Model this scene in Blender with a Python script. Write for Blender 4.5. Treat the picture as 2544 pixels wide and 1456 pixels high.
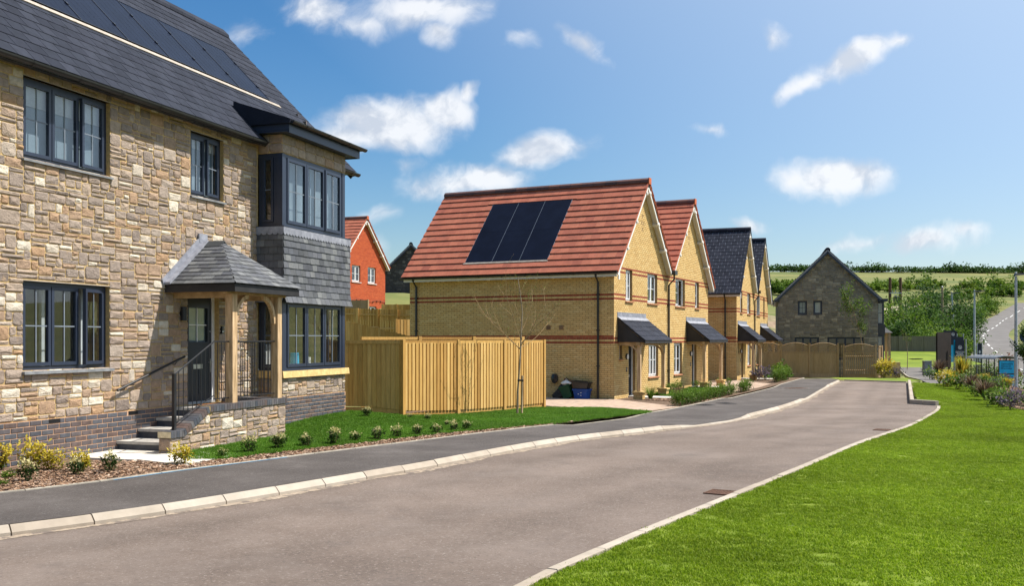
import bpy, bmesh, math, random
import numpy as np
from mathutils import Vector, Matrix
random.seed(7); np.random.seed(7)
S = bpy.context.scene
COL = S.collection
rad = math.radians
for o in list(bpy.data.objects): bpy.data.objects.remove(o)

# ------------------------------------------------------------------ camera, sky, sun, exposure
CZ = 2.1
cam = bpy.data.cameras.new('camera'); camo = bpy.data.objects.new('camera', cam); COL.objects.link(camo)
camo.location = (0, 0, CZ); camo.rotation_euler = (rad(90), 0, 0)
cam.sensor_fit = 'HORIZONTAL'; cam.sensor_width = 36.0; cam.lens = 36.0*2470/2544
cam.shift_y = (843-728)/2544.0
cam.clip_start = 0.1; cam.clip_end = 6000
S.camera = camo
S.render.engine = 'CYCLES'
S.view_settings.view_transform = 'Standard'; S.view_settings.look = 'None'
S.view_settings.gamma = 1.0; S.view_settings.use_curve_mapping = False
S.view_settings.exposure = 0.62
S.cycles.max_bounces = 8; S.cycles.transparent_max_bounces = 16
S.cycles.caustics_reflective = False; S.cycles.caustics_refractive = False

SUN_AZ, SUN_EL = 79.5, 55.0          # azimuth clockwise from +Y
sunv = Vector((math.sin(rad(SUN_AZ))*math.cos(rad(SUN_EL)), math.cos(rad(SUN_AZ))*math.cos(rad(SUN_EL)), math.sin(rad(SUN_EL))))
sl = bpy.data.lights.new('sun', 'SUN'); sl.energy = 5.0; sl.angle = rad(0.53); sl.color = (1.0, 0.94, 0.85)
so = bpy.data.objects.new('sun', sl); COL.objects.link(so); so.location = (40, 30, 60)
so.rotation_euler = (-sunv).to_track_quat('-Z', 'Y').to_euler()

def world():
    w = bpy.data.worlds.new('World'); S.world = w; w.use_nodes = True
    nt = w.node_tree; nt.nodes.clear()
    N = lambda t, **k: _n(nt, t, **k)
    L = nt.links.new
    out = N('ShaderNodeOutputWorld'); bg = N('ShaderNodeBackground'); L(bg.outputs[0], out.inputs[0])
    bg.inputs['Strength'].default_value = 0.085
    sky = N('ShaderNodeTexSky'); sky.sky_type = 'NISHITA'; sky.sun_disc = False
    sky.sun_elevation = rad(SUN_EL); sky.sun_rotation = rad(SUN_AZ)
    sky.altitude = 50; sky.air_density = 1.0; sky.dust_density = 0.9; sky.ozone_density = 2.2
    hs = N('ShaderNodeHueSaturation'); hs.inputs['Saturation'].default_value = 1.38
    hs.inputs['Value'].default_value = 1.0
    L(sky.outputs[0], hs.inputs['Color'])
    tc = N('ShaderNodeTexCoord')
    # sky-dome coordinates (x/y, z/y) ahead; further clouds repeat round the rest of the dome
    sep = N('ShaderNodeSeparateXYZ'); L(tc.outputs['Generated'], sep.inputs[0])
    ym = N('ShaderNodeMath', operation='MAXIMUM'); L(sep.outputs[1], ym.inputs[0]); ym.inputs[1].default_value = 0.08
    u = N('ShaderNodeMath', operation='DIVIDE'); L(sep.outputs[0], u.inputs[0]); L(ym.outputs[0], u.inputs[1])
    v = N('ShaderNodeMath', operation='DIVIDE'); L(sep.outputs[2], v.inputs[0]); L(ym.outputs[0], v.inputs[1])
    uv = N('ShaderNodeCombineXYZ'); L(u.outputs[0], uv.inputs[0]); L(v.outputs[0], uv.inputs[1])
    # domain warp
    wn = N('ShaderNodeTexNoise'); wn.inputs['Scale'].default_value = 8; wn.inputs['Detail'].default_value = 4; wn.inputs['Roughness'].default_value = .62
    L(uv.outputs[0], wn.inputs['Vector'])
    ws = N('ShaderNodeVectorMath', operation='MULTIPLY_ADD'); L(wn.outputs['Color'], ws.inputs[0])
    ws.inputs[1].default_value = (.06, .05, 0); ws.inputs[2].default_value = (-.03, -.025, 0)
    uw = N('ShaderNodeVectorMath', operation='ADD'); L(uv.outputs[0], uw.inputs[0]); L(ws.outputs[0], uw.inputs[1])
    blobs = [(950,312,215,88,0,1.),(1105,275,100,62,-8,.95),(860,345,140,60,0,.8),(1160,238,42,30,-35,.7),
             (1345,372,150,52,-12,.9),(1190,452,190,62,-8,.85),(1060,475,110,50,0,.5),
             (790,20,115,62,0,.75),(1060,15,200,80,0,.85),(1085,80,62,55,30,.65),(930,55,130,45,0,.45),
             (600,72,75,55,0,.5),(1440,100,95,36,35,.62),(1300,95,60,30,0,.3),
             (2110,158,150,52,-18,.85),(2010,205,110,36,-22,.7),(2230,115,70,28,-15,.6),
             (2085,445,175,72,0,1.),(2000,450,90,45,0,.7),
             (2140,600,150,30,-3,.55),(2290,605,150,38,-5,.6),(2400,580,85,35,0,.5),
             (1850,552,75,26,12,.6),(1770,312,70,22,0,.42),(1000,420,60,35,0,.35),(1910,90,40,26,40,.35),(950,540,60,30,0,.4),(940,620,50,40,0,.45)]
    prev = None
    for (px, py, a, b, rot, wgt) in blobs:
        cu, cv = (px-1272)/2470.0, (843-py)/2470.0
        mp = N('ShaderNodeMapping'); mp.vector_type = 'TEXTURE'
        mp.inputs['Location'].default_value = (cu, cv, 0); mp.inputs['Rotation'].default_value = (0, 0, rad(-rot))
        mp.inputs['Scale'].default_value = (a/2470.0, b/2470.0, 1)
        L(uw.outputs[0], mp.inputs['Vector'])
        ln = N('ShaderNodeVectorMath', operation='LENGTH'); L(mp.outputs[0], ln.inputs[0])
        f = N('ShaderNodeMath', operation='MULTIPLY_ADD'); L(ln.outputs['Value'], f.inputs[0]); f.inputs[1].default_value = -wgt; f.inputs[2].default_value = wgt
        if prev is None: prev = f
        else:
            m = N('ShaderNodeMath', operation='SMOOTH_MAX'); m.inputs[2].default_value = .12
            L(prev.outputs[0], m.inputs[0]); L(f.outputs[0], m.inputs[1]); prev = m
    # scattered clouds over the rest of the dome (same kind of sky all round)
    g = N('ShaderNodeTexNoise'); g.inputs['Scale'].default_value = 3.2; g.inputs['Detail'].default_value = 5
    gm = N('ShaderNodeMapping'); gm.inputs['Scale'].default_value = (1, 1, 2.6); L(tc.outputs['Generated'], gm.inputs[0]); L(gm.outputs[0], g.inputs['Vector'])
    gf = N('ShaderNodeMapRange'); L(g.outputs['Fac'], gf.inputs[0]); gf.inputs[1].default_value = .55; gf.inputs[2].default_value = .75; gf.inputs[3].default_value = -1.; gf.inputs[4].default_value = .6
    # where: outside the cone of sky laid out above
    ul = N('ShaderNodeVectorMath', operation='LENGTH'); um = N('ShaderNodeVectorMath', operation='MULTIPLY'); L(uv.outputs[0], um.inputs[0]); um.inputs[1].default_value = (1., 1.3, 0); L(um.outputs[0], ul.inputs[0])
    wm = N('ShaderNodeMapRange'); L(ul.outputs['Value'], wm.inputs[0]); wm.inputs[1].default_value = .6; wm.inputs[2].default_value = .85; wm.inputs[3].default_value = -1.; wm.inputs[4].default_value = 0.
    ga = N('ShaderNodeMath', operation='ADD'); L(gf.outputs[0], ga.inputs[0]); L(wm.outputs[0], ga.inputs[1])
    mx = N('ShaderNodeMath', operation='MAXIMUM'); L(prev.outputs[0], mx.inputs[0]); L(ga.outputs[0], mx.inputs[1])
    # billowing edge, lit from the sun side (right, above)
    def fbm(off):
        av = N('ShaderNodeVectorMath', operation='ADD'); L(uw.outputs[0], av.inputs[0]); av.inputs[1].default_value = off
        f1 = N('ShaderNodeTexNoise'); f1.inputs['Scale'].default_value = 13; f1.inputs['Detail'].default_value = 9; f1.inputs['Roughness'].default_value = .58; f1.inputs['Distortion'].default_value = .25
        L(av.outputs[0], f1.inputs['Vector']); return f1
    fb = fbm((0, 0, 0)); fb2 = fbm((.012, .016, 0))
    fm = N('ShaderNodeMath', operation='MULTIPLY_ADD'); L(fb.outputs['Fac'], fm.inputs[0]); fm.inputs[1].default_value = 1.25; fm.inputs[2].default_value = -.62
    ad = N('ShaderNodeMath', operation='ADD'); L(mx.outputs[0], ad.inputs[0]); L(fm.outputs[0], ad.inputs[1])
    den = N('ShaderNodeMapRange'); den.interpolation_type = 'SMOOTHSTEP'; L(ad.outputs[0], den.inputs[0]); den.inputs[1].default_value = .0; den.inputs[2].default_value = .64
    dm = N('ShaderNodeMath', operation='MULTIPLY'); L(den.outputs[0], dm.inputs[0]); dm.inputs[1].default_value = .88
    em = N('ShaderNodeMath', operation='SUBTRACT'); L(fb.outputs['Fac'], em.inputs[0]); L(fb2.outputs['Fac'], em.inputs[1])
    es = N('ShaderNodeMapRange'); L(em.outputs[0], es.inputs[0]); es.inputs[1].default_value = -.10; es.inputs[2].default_value = .10
    cr = N('ShaderNodeValToRGB'); L(es.outputs[0], cr.inputs[0])
    cr.color_ramp.elements[0].position = .1; cr.color_ramp.elements[0].color = (5.2, 5.6, 6.3, 1)
    cr.color_ramp.elements[1].position = .75; cr.color_ramp.elements[1].color = (7.7, 7.8, 8.0, 1)
    # thin bright haze round the sun side of the sky
    dt = N('ShaderNodeVectorMath', operation='DOT_PRODUCT'); L(tc.outputs['Generated'], dt.inputs[0]); dt.inputs[1].default_value = tuple(sunv)
    hz = N('ShaderNodeMapRange'); L(dt.outputs['Value'], hz.inputs[0]); hz.inputs[1].default_value = .22; hz.inputs[2].default_value = .72; hz.inputs[4].default_value = .80
    hm = N('ShaderNodeMix'); hm.data_type = 'RGBA'; L(hz.outputs[0], hm.inputs[0]); L(hs.outputs[0], hm.inputs[6]); hm.inputs[7].default_value = (5.6, 6.7, 8.1, 1)
    mix = N('ShaderNodeMix'); mix.data_type = 'RGBA'; L(dm.outputs[0], mix.inputs[0]); L(hm.outputs[2], mix.inputs[6]); L(cr.outputs[0], mix.inputs[7])
    L(mix.outputs[2], bg.inputs['Color'])

def _n(nt, t, **k):
    n = nt.nodes.new(t)
    for a, b in k.items(): setattr(n, a, b)
    return n
world()

# ------------------------------------------------------------------ materials
def mat(name, cols, tone=False, nscale=2.5, namt=.2, rough=.8, bump=0., bscale=60., bdist=.01, spec=.3, metal=0., stretch=(1,1,1), detail=5., bumpdet=6., patches=None, coat=0., transl=None, world=False, bands=None):
    m = bpy.data.materials.new(name); m.use_nodes = True
    nt = m.node_tree; N = lambda t, **k: _n(nt, t, **k); L = nt.links.new
    b = nt.nodes['Principled BSDF']
    b.inputs['Roughness'].default_value = rough; b.inputs['Metallic'].default_value = metal
    b.inputs['Specular IOR Level'].default_value = spec; b.inputs['Coat Weight'].default_value = coat
    tc = N('ShaderNodeTexCoord'); mp = N('ShaderNodeMapping'); mp.inputs['Scale'].default_value = stretch
    if world:
        gp = N('ShaderNodeNewGeometry'); L(gp.outputs['Position'], mp.inputs[0])
    else: L(tc.outputs['Object'], mp.inputs[0])
    ns = N('ShaderNodeTexNoise'); ns.inputs['Scale'].default_value = nscale; ns.inputs['Detail'].default_value = detail; ns.inputs['Roughness'].default_value = .65
    L(mp.outputs[0], ns.inputs['Vector'])
    cr = N('ShaderNodeValToRGB'); el = cr.color_ramp.elements
    while len(el) < len(cols): el.new(.5)
    for i, c in enumerate(cols):
        el[i].position = (i/(len(cols)-1.0)) if len(cols) > 1 else 0
        el[i].color = (*c, 1)
    if tone:
        at = N('ShaderNodeAttribute'); at.attribute_name = 'tone'; L(at.outputs['Fac'], cr.inputs[0])
    else:
        st = N('ShaderNodeMapRange'); L(ns.outputs['Fac'], st.inputs[0]); st.inputs[1].default_value = .3; st.inputs[2].default_value = .7
        L(st.outputs[0], cr.inputs[0])
    mr = N('ShaderNodeMapRange'); L(ns.outputs['Fac'], mr.inputs[0]); mr.inputs[1].default_value = .25; mr.inputs[2].default_value = .75
    mr.inputs[3].default_value = 1-namt; mr.inputs[4].default_value = 1+namt
    mu = N('ShaderNodeVectorMath', operation='SCALE'); L(cr.outputs[0], mu.inputs[0]); L(mr.outputs[0], mu.inputs[3])
    res = mu.outputs[0]
    if bands:       # wear along the wheel tracks, from the lateral coordinate stored on the strip
        la = N('ShaderNodeAttribute'); la.attribute_name = 'lateral'
        bn_ = N('ShaderNodeTexNoise'); bn_.inputs['Scale'].default_value = .6; bn_.inputs['Detail'].default_value = 5; L(tc.outputs['Object'], bn_.inputs['Vector'])
        ba = N('ShaderNodeMath', operation='MULTIPLY_ADD'); L(bn_.outputs['Fac'], ba.inputs[0]); ba.inputs[1].default_value = .22; L(la.outputs['Fac'], ba.inputs[2])
        bc = N('ShaderNodeValToRGB'); L(ba.outputs[0], bc.inputs[0]); be = bc.color_ramp.elements
        while len(be) < len(bands): be.new(.5)
        for i, (q, v) in enumerate(bands): be[i].position = q; be[i].color = (v, v, v, 1)
        bm_ = N('ShaderNodeVectorMath', operation='MULTIPLY'); L(res, bm_.inputs[0]); L(bc.outputs[0], bm_.inputs[1]); res = bm_.outputs[0]
    if patches:     # (colour, scale, lo, hi, strength)
        for (pc, ps, lo, hi, pst) in patches:
            pn = N('ShaderNodeTexNoise'); pn.inputs['Scale'].default_value = ps; pn.inputs['Detail'].default_value = 6; pn.inputs['Roughness'].default_value = .7
            L(tc.outputs['Object'], pn.inputs['Vector'])
            pr = N('ShaderNodeMapRange'); L(pn.outputs['Fac'], pr.inputs[0]); pr.inputs[1].default_value = lo; pr.inputs[2].default_value = hi; pr.inputs[4].default_value = pst
            mx = N('ShaderNodeMix'); mx.data_type = 'RGBA'; L(pr.outputs[0], mx.inputs[0]); L(res, mx.inputs[6]); mx.inputs[7].default_value = (*pc, 1)
            res = mx.outputs[2]
    L(res, b.inputs['Base Color'])
    if bump:
        bn = N('ShaderNodeTexNoise'); bn.inputs['Scale'].default_value = bscale; bn.inputs['Detail'].default_value = bumpdet; bn.inputs['Roughness'].default_value = .6
        L(mp.outputs[0], bn.inputs['Vector'])
        bp = N('ShaderNodeBump'); bp.inputs['Strength'].default_value = bump; bp.inputs['Distance'].default_value = bdist
        L(bn.outputs['Fac'], bp.inputs['Height']); L(bp.outputs[0], b.inputs['Normal'])
    if transl:
        out = nt.nodes['Material Output']; tr = N('ShaderNodeBsdfTranslucent'); L(res, tr.inputs['Color'])
        ms = N('ShaderNodeMixShader'); ms.inputs[0].default_value = transl; L(b.outputs[0], ms.inputs[1]); L(tr.outputs[0], ms.inputs[2]); L(ms.outputs[0], out.inputs['Surface'])
    return m

def glass_mat(name, tint=(.93,.95,.96), refl=1.0):
    m = bpy.data.materials.new(name); m.use_nodes = True
    nt = m.node_tree; nt.nodes.clear(); N = lambda t, **k: _n(nt, t, **k); L = nt.links.new
    out = N('ShaderNodeOutputMaterial'); lw = N('ShaderNodeLayerWeight'); lw.inputs[0].default_value = .5; pw = N('ShaderNodeMath', operation='POWER'); L(lw.outputs['Facing'], pw.inputs[0]); pw.inputs[1].default_value = 4.; fr = N('ShaderNodeMath', operation='MULTIPLY_ADD'); L(pw.outputs[0], fr.inputs[0]); fr.inputs[1].default_value = .85; fr.inputs[2].default_value = .06
    tr = N('ShaderNodeBsdfTransparent'); tr.inputs[0].default_value = (*tint, 1)
    gl = N('ShaderNodeBsdfGlossy'); gl.inputs['Roughness'].default_value = .01; gl.inputs[0].default_value = (refl, refl, refl, 1)
    ms = N('ShaderNodeMixShader'); L(fr.outputs[0], ms.inputs[0]); L(tr.outputs[0], ms.inputs[1]); L(gl.outputs[0], ms.inputs[2]); L(ms.outputs[0], out.inputs[0])
    return m

M = {}
M['stone'] = mat('stone', [(.21,.168,.142),(.28,.226,.190),(.325,.26,.215),(.40,.255,.15),(.295,.238,.20),(.40,.31,.235),(.35,.28,.23),(.53,.46,.37),(.67,.60,.49)], tone=True, nscale=14, namt=.28, rough=.92, bump=.9, bscale=42, bdist=.022, patches=[((.50,.33,.17),6,.58,.72,.5),((.20,.17,.16),28,.62,.72,.4)])
M['mortar'] = mat('mortar', [(.46,.32,.14),(.53,.385,.185)], nscale=20, rough=.95, bump=.4, bscale=150)
M['plinth_brick'] = mat('plinth_brick', [(.055,.06,.075),(.085,.09,.105),(.11,.075,.065),(.07,.075,.09),(.13,.12,.12)], tone=True, nscale=9, namt=.35, rough=.5, bump=.15, bscale=90, spec=.5)
M['plinth_mortar'] = mat('plinth_mortar', [(.46,.27,.17),(.55,.35,.23)], nscale=25, rough=.95)
M['frame'] = mat('frame', [(.022,.031,.055),(.026,.036,.062)], rough=.38, spec=.5, namt=.08)
M['white_frame'] = mat('white_frame', [(.78,.79,.80),(.82,.82,.82)], rough=.35, spec=.5, namt=.04)
M['black_metal'] = mat('black_metal', [(.012,.013,.016),(.02,.02,.024)], rough=.35, spec=.5)
M['black_plastic'] = mat('black_plastic', [(.012,.012,.014),(.02,.02,.022)], rough=.3, spec=.5)
M['slate'] = mat('slate', [(.017,.020,.031),(.023,.027,.040),(.029,.033,.048),(.019,.022,.034)], tone=True, nscale=6, namt=.25, rough=.7, bump=.12, bscale=80, spec=.1, patches=[((.30,.31,.34),5,.74,.80,.5)])
M['natural_slate'] = mat('natural_slate', [(.05,.053,.058),(.105,.11,.115),(.08,.085,.10),(.17,.175,.175),(.06,.063,.072),(.13,.135,.15)], tone=True, nscale=9, namt=.25, rough=.6, bump=.35, bscale=40, spec=.4)
M['dark_slate'] = mat('dark_slate', [(.045,.05,.055),(.07,.075,.08),(.055,.06,.068),(.085,.09,.092)], tone=True, nscale=9, namt=.25, rough=.6, bump=.3, bscale=40, spec=.4)
M['solar'] = mat('solar', [(.004,.006,.016),(.006,.009,.022)], nscale=1.2, rough=.3, spec=.07, namt=.15)
M['lead'] = mat('lead', [(.20,.21,.25),(.30,.31,.35)], nscale=7, rough=.6, spec=.4, namt=.2)
M['pale_flash'] = mat('pale_flash', [(.34,.29,.24),(.42,.365,.31)], nscale=9, rough=.8)
M['oak'] = mat('oak', [(.40,.26,.13),(.52,.36,.20),(.60,.43,.26)], nscale=5, namt=.3, rough=.75, bump=.25, bscale=24, stretch=(5,5,.45))
M['beam'] = mat('beam', [(.42,.27,.13),(.54,.37,.20)], nscale=5, namt=.3, rough=.75, bump=.2, bscale=24)
M['door'] = mat('door', [(.008,.011,.020),(.012,.016,.027)], rough=.42, spec=.5)
M['ochre_stone'] = mat('ochre_stone', [(.62,.42,.16),(.70,.50,.22)], nscale=8, rough=.85, bump=.2, bscale=120)
M['grey_stone'] = mat('grey_stone', [(.17,.18,.19),(.25,.26,.27)], nscale=6, rough=.7, bump=.2, bscale=60)
M['concrete'] = mat('concrete', [(.36,.32,.26),(.44,.40,.33)], nscale=5, namt=.16, rough=.9, bump=.25, bscale=140, patches=[((.34,.29,.22),3.2,.56,.74,.55)])
M['kerb'] = mat('kerb', [(.34,.285,.225),(.385,.33,.265),(.42,.365,.30)], tone=True, nscale=4, namt=.16, rough=.9, bump=.3, bscale=120, patches=[((.36,.30,.23),4.5,.56,.74,.6),((.30,.26,.21),26,.66,.76,.5)])
M['slab'] = mat('slab', [(.60,.55,.47),(.68,.63,.55)], nscale=4, rough=.85, bump=.15, bscale=140)
M['step'] = mat('step', [(.36,.34,.31),(.47,.44,.40)], nscale=6, rough=.9, bump=.3, bscale=100)
M['mortar_dark'] = mat('mortar_dark', [(.33,.24,.13),(.40,.31,.18)], nscale=20, rough=.95)
M['cream_mortar'] = mat('cream_mortar', [(.60,.50,.32),(.66,.56,.38)], nscale=20, rough=.95)
M['buff_brick'] = mat('buff_brick', [(.58,.378,.145),(.66,.455,.185),(.63,.422,.163),(.71,.515,.23),(.60,.398,.155)], tone=True, nscale=8, namt=.14, rough=.9, bump=.3, bscale=70)
M['buff_mortar'] = mat('buff_mortar', [(.25,.155,.065),(.31,.20,.09)], nscale=15, rough=.95)
M['red_brick'] = mat('red_brick', [(.27,.05,.022),(.36,.085,.035),(.24,.04,.02)], tone=True, nscale=9, namt=.2, rough=.7, bump=.2, bscale=70, spec=.4)
M['orange_brick'] = mat('orange_brick', [(.42,.075,.022),(.50,.10,.03),(.38,.06,.02)], tone=True, nscale=6, namt=.15, rough=.9)
M['orange_mortar'] = mat('orange_mortar', [(.34,.10,.05),(.38,.12,.06)], rough=.95)
M['tile'] = mat('tile', [(.33,.095,.056),(.40,.125,.072),(.365,.108,.063),(.43,.14,.08),(.30,.085,.052)], tone=True, nscale=3.5, namt=.2, rough=.72, bump=.15, bscale=60, patches=[((.17,.075,.06),4,.57,.72,.6)])
M['ridge_tile'] = mat('ridge_tile', [(.075,.045,.045),(.12,.06,.055),(.16,.07,.05)], tone=True, nscale=6, rough=.7)
M['red_ridge'] = mat('red_ridge', [(.42,.10,.04),(.5,.13,.05)], rough=.75)
M['white_paint'] = mat('white_paint', [(.72,.70,.66),(.78,.76,.72)], rough=.55, namt=.06)
M['dark_board'] = mat('dark_board', [(.022,.021,.022),(.032,.031,.032)], rough=.6)
M['grey_stone_wall'] = mat('grey_stone_wall', [(.15,.138,.112),(.245,.225,.175),(.17,.16,.142),(.28,.255,.195),(.35,.315,.245)], tone=True, nscale=6, namt=.25, rough=.92, bump=.6, bscale=30, bdist=.02)
M['grey_mortar'] = mat('grey_mortar', [(.22,.185,.13),(.27,.225,.16)], rough=.95)
M['dark_stone_wall'] = mat('dark_stone_wall', [(.045,.045,.05),(.06,.06,.065),(.05,.048,.05),(.075,.07,.07),(.16,.155,.15)], tone=True, nscale=5, namt=.2, rough=.9)
M['fence'] = mat('fence', [(.36,.19,.045),(.56,.335,.095),(.47,.26,.065),(.64,.41,.14),(.42,.225,.055)], tone=True, nscale=4, namt=.26, rough=.82, bump=.3, bscale=22, stretch=(7,7,.55), patches=[((.27,.14,.045),9,.70,.76,.6)])
M['old_fence_gap_shade'] = mat('old_fence_gap_shade', [(.31,.205,.105),(.37,.25,.135),(.33,.22,.12),(.41,.285,.165)], tone=True, nscale=4, namt=.25, rough=.85, bump=.3, bscale=22, stretch=(7,7,.55))
M['grey_fence'] = mat('grey_fence', [(.15,.13,.10),(.20,.175,.14),(.17,.15,.12)], tone=True, nscale=4, namt=.2, rough=.9, stretch=(6,6,.5))
RB_ = [(.0,.92),(.2,1.06),(.31,.86),(.42,1.04),(.55,1.1),(.68,.9),(.78,1.05),(.88,.88),(1.,1.0)]
M['road'] = mat('road', [(.140,.106,.086),(.166,.128,.105),(.192,.151,.126)], nscale=.55, namt=.13, rough=.9, bump=.75, bscale=190, bdist=.01, detail=8, patches=[((.34,.29,.25),38,.55,.66,.7),((.05,.042,.038),34,.55,.66,.65),((.22,.18,.155),.35,.5,.68,.6),((.095,.078,.07),.9,.56,.72,.55),((.25,.205,.175),5,.58,.72,.35)], bands=RB_)
M['path'] = mat('path', [(.068,.058,.053),(.087,.075,.069),(.104,.091,.084)], nscale=.8, namt=.14, rough=.9, bump=.75, bscale=190, bdist=.01, detail=8, patches=[((.22,.205,.195),38,.56,.67,.65),((.025,.023,.024),34,.55,.66,.7),((.14,.125,.118),.8,.55,.7,.5)])
M['far_road'] = mat('far_road', [(.125,.115,.107),(.16,.148,.138)], nscale=.3, rough=.9, patches=[((.13,.12,.115),.25,.52,.66,.6)])
M['paving'] = mat('paving', [(.38,.27,.19),(.46,.34,.25),(.42,.31,.24),(.34,.25,.19)], tone=True, nscale=7, namt=.15, rough=.9, bump=.2, bscale=90)
M['paving_joint'] = mat('paving_joint', [(.20,.145,.10),(.25,.185,.13)], rough=.95)
M['soil'] = mat('soil', [(.10,.062,.038),(.16,.105,.07)], nscale=12, namt=.3, rough=.95, bump=.7, bscale=60)
M['bark'] = mat('bark_chip', [(.12,.06,.035),(.24,.135,.075),(.34,.21,.13),(.46,.32,.22),(.20,.11,.07),(.55,.42,.32)], tone=True, nscale=30, rough=.9)
M['turf'] = mat('turf', [(.030,.075,.010),(.05,.11,.013),(.075,.15,.02)], nscale=1.3, namt=.25, rough=.95, bump=.5, bscale=120, bdist=.02)
M['turf_pale'] = mat('turf_pale', [(.11,.165,.010),(.14,.195,.012),(.18,.225,.02)], nscale=.6, namt=.18, rough=.95)
M['field'] = mat('field', [(.095,.13,.028),(.135,.155,.038),(.18,.17,.052),(.12,.145,.034)], nscale=.035, namt=.28, rough=.95, stretch=(.5,1.6,1), detail=9, patches=[((.075,.11,.022),.06,.5,.66,.7),((.26,.21,.09),.25,.55,.7,.5),((.07,.10,.02),.5,.6,.7,.5)])
M['bare_soil'] = mat('bare_soil', [(.22,.155,.10),(.30,.225,.15)], nscale=1.5, namt=.3, rough=.95, patches=[((.11,.15,.04),.6,.5,.62,.8)])
M['pale_track'] = mat('pale_track', [(.42,.34,.24),(.52,.44,.33)], nscale=.2, rough=.95)
M['grit'] = mat('grit', [(.30,.235,.17),(.36,.29,.22)], nscale=30, namt=.25, rough=.95, patches=[((.15,.12,.10),9,.46,.56,.95)])
M['white_line'] = mat('white_line', [(.62,.62,.60),(.72,.72,.70)], nscale=6, rough=.8)
M['wall_inside'] = mat('wall_inside', [(.40,.39,.37),(.44,.43,.41)], rough=.9)
M['glass'] = glass_mat('glass')
M['blind'] = mat('blind', [(.50,.53,.54),(.56,.59,.60)], rough=.9)
M['voile_sky_tint'] = mat('voile_sky_tint', [(.20,.26,.30),(.25,.31,.35)], nscale=1.2, rough=.95)  # net curtain; its blue-grey also paints in sky reflected by upper panes
M['glazing'] = mat('glazing_bar', [(.16,.19,.23),(.20,.23,.27)], rough=.5)
M['steel'] = mat('steel', [(.50,.51,.53),(.58,.59,.60)], rough=.3, metal=.9)
M['galv'] = mat('galvanised', [(.36,.38,.41),(.46,.48,.50)], nscale=5, rough=.5, metal=.3, spec=.4)
M['pole_wood'] = mat('pole_wood', [(.085,.045,.03),(.12,.065,.042)], nscale=5, rough=.9)
M['rust'] = mat('rust', [(.085,.045,.03),(.13,.065,.04)], nscale=30, rough=.9, bump=.4)
M['bark_tree'] = mat('tree_bark', [(.26,.19,.12),(.36,.28,.19)], nscale=12, namt=.3, rough=.9, bump=.4, bscale=40, stretch=(3,3,.6))
M['twig'] = mat('twig', [(.30,.19,.09),(.40,.27,.14)], nscale=12, rough=.85)
def leafm(name, cols, tr=.35, rough=.6, nscale=.9, namt=.2, spec=.15, world=False): return mat(name, cols, tone=True, nscale=nscale, namt=namt, rough=rough, spec=spec, transl=tr, world=world)
M['leaf_dark'] = leafm('leaf_dark', [(.018,.045,.010),(.030,.070,.014),(.045,.095,.02),(.065,.13,.025),(.09,.16,.03)])
M['leaf_mid'] = leafm('leaf_mid', [(.035,.08,.010),(.06,.125,.014),(.095,.17,.018),(.14,.22,.024),(.20,.27,.04)])
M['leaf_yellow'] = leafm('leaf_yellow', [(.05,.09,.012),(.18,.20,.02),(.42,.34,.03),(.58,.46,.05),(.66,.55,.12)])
M['leaf_cream'] = leafm('leaf_cream', [(.022,.05,.010),(.030,.062,.013),(.05,.09,.018),(.33,.32,.10),(.56,.50,.24),(.62,.56,.30)])
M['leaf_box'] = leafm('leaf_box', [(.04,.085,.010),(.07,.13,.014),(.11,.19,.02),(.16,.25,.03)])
M['leaf_red'] = leafm('leaf_red', [(.08,.035,.02),(.16,.055,.025),(.24,.09,.03),(.12,.09,.03)])
M['leaf_bronze'] = leafm('leaf_bronze', [(.05,.03,.022),(.09,.05,.035),(.15,.10,.06),(.22,.17,.10)])
M['leaf_purple'] = leafm('leaf_purple', [(.06,.05,.06),(.14,.10,.16),(.06,.09,.03),(.22,.16,.26)])
M['blade'] = leafm('grass_blade', [(.036,.105,.006),(.052,.145,.008),(.076,.19,.010),(.11,.235,.02),(.18,.29,.045)], tr=.4, nscale=.7, namt=.3, world=True)
M['blade_pale'] = leafm('grass_blade_pale', [(.122,.205,.006),(.158,.25,.008),(.20,.30,.010),(.255,.355,.02),(.37,.43,.06)], tr=.4, nscale=.45, namt=.36, world=True)
M['blue'] = mat('blue_plastic', [(.012,.06,.26),(.015,.07,.29)], rough=.45)
M['green_box'] = mat('green_plastic', [(.012,.06,.025),(.016,.075,.03)], rough=.5)
M['brown_card'] = mat('cardboard', [(.20,.12,.065),(.26,.16,.09)], nscale=6, rough=.9)
M['dark_sack'] = mat('dark_sack', [(.025,.022,.02),(.04,.035,.032)], nscale=8, rough=.7, bump=.6, bscale=14)
M['cyan'] = mat('cyan_panel', [(.012,.36,.60),(.015,.40,.65)], rough=.45)
M['navy'] = mat('navy_panel', [(.010,.014,.028),(.014,.018,.034)], rough=.45)
M['brown_back'] = mat('sign_back', [(.016,.011,.009),(.022,.015,.012)], rough=.8)
M['white_print'] = mat('white_print', [(.75,.75,.75),(.8,.8,.8)], rough=.6)
M['navy_print'] = mat('navy_print', [(.01,.03,.08),(.012,.035,.09)], rough=.6)
M['terracotta'] = mat('terracotta', [(.42,.17,.09),(.5,.22,.12)], nscale=6, rough=.9)
M['brass'] = mat('brass', [(.62,.45,.16),(.7,.52,.2)], rough=.35, metal=.8)
M['coir'] = mat('coir', [(.30,.12,.03),(.42,.18,.05)], nscale=60, rough=.98)
M['blue_line'] = mat('blue_marking', [(.03,.20,.42),(.05,.28,.5)], nscale=9, rough=.8)
M['plant_pot'] = mat('plant_pot', [(.02,.02,.025),(.03,.03,.035)], rough=.6)
M['orange_glass'] = mat('orange_glass', [(.62,.33,.05),(.7,.4,.08)], rough=.4)

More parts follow.
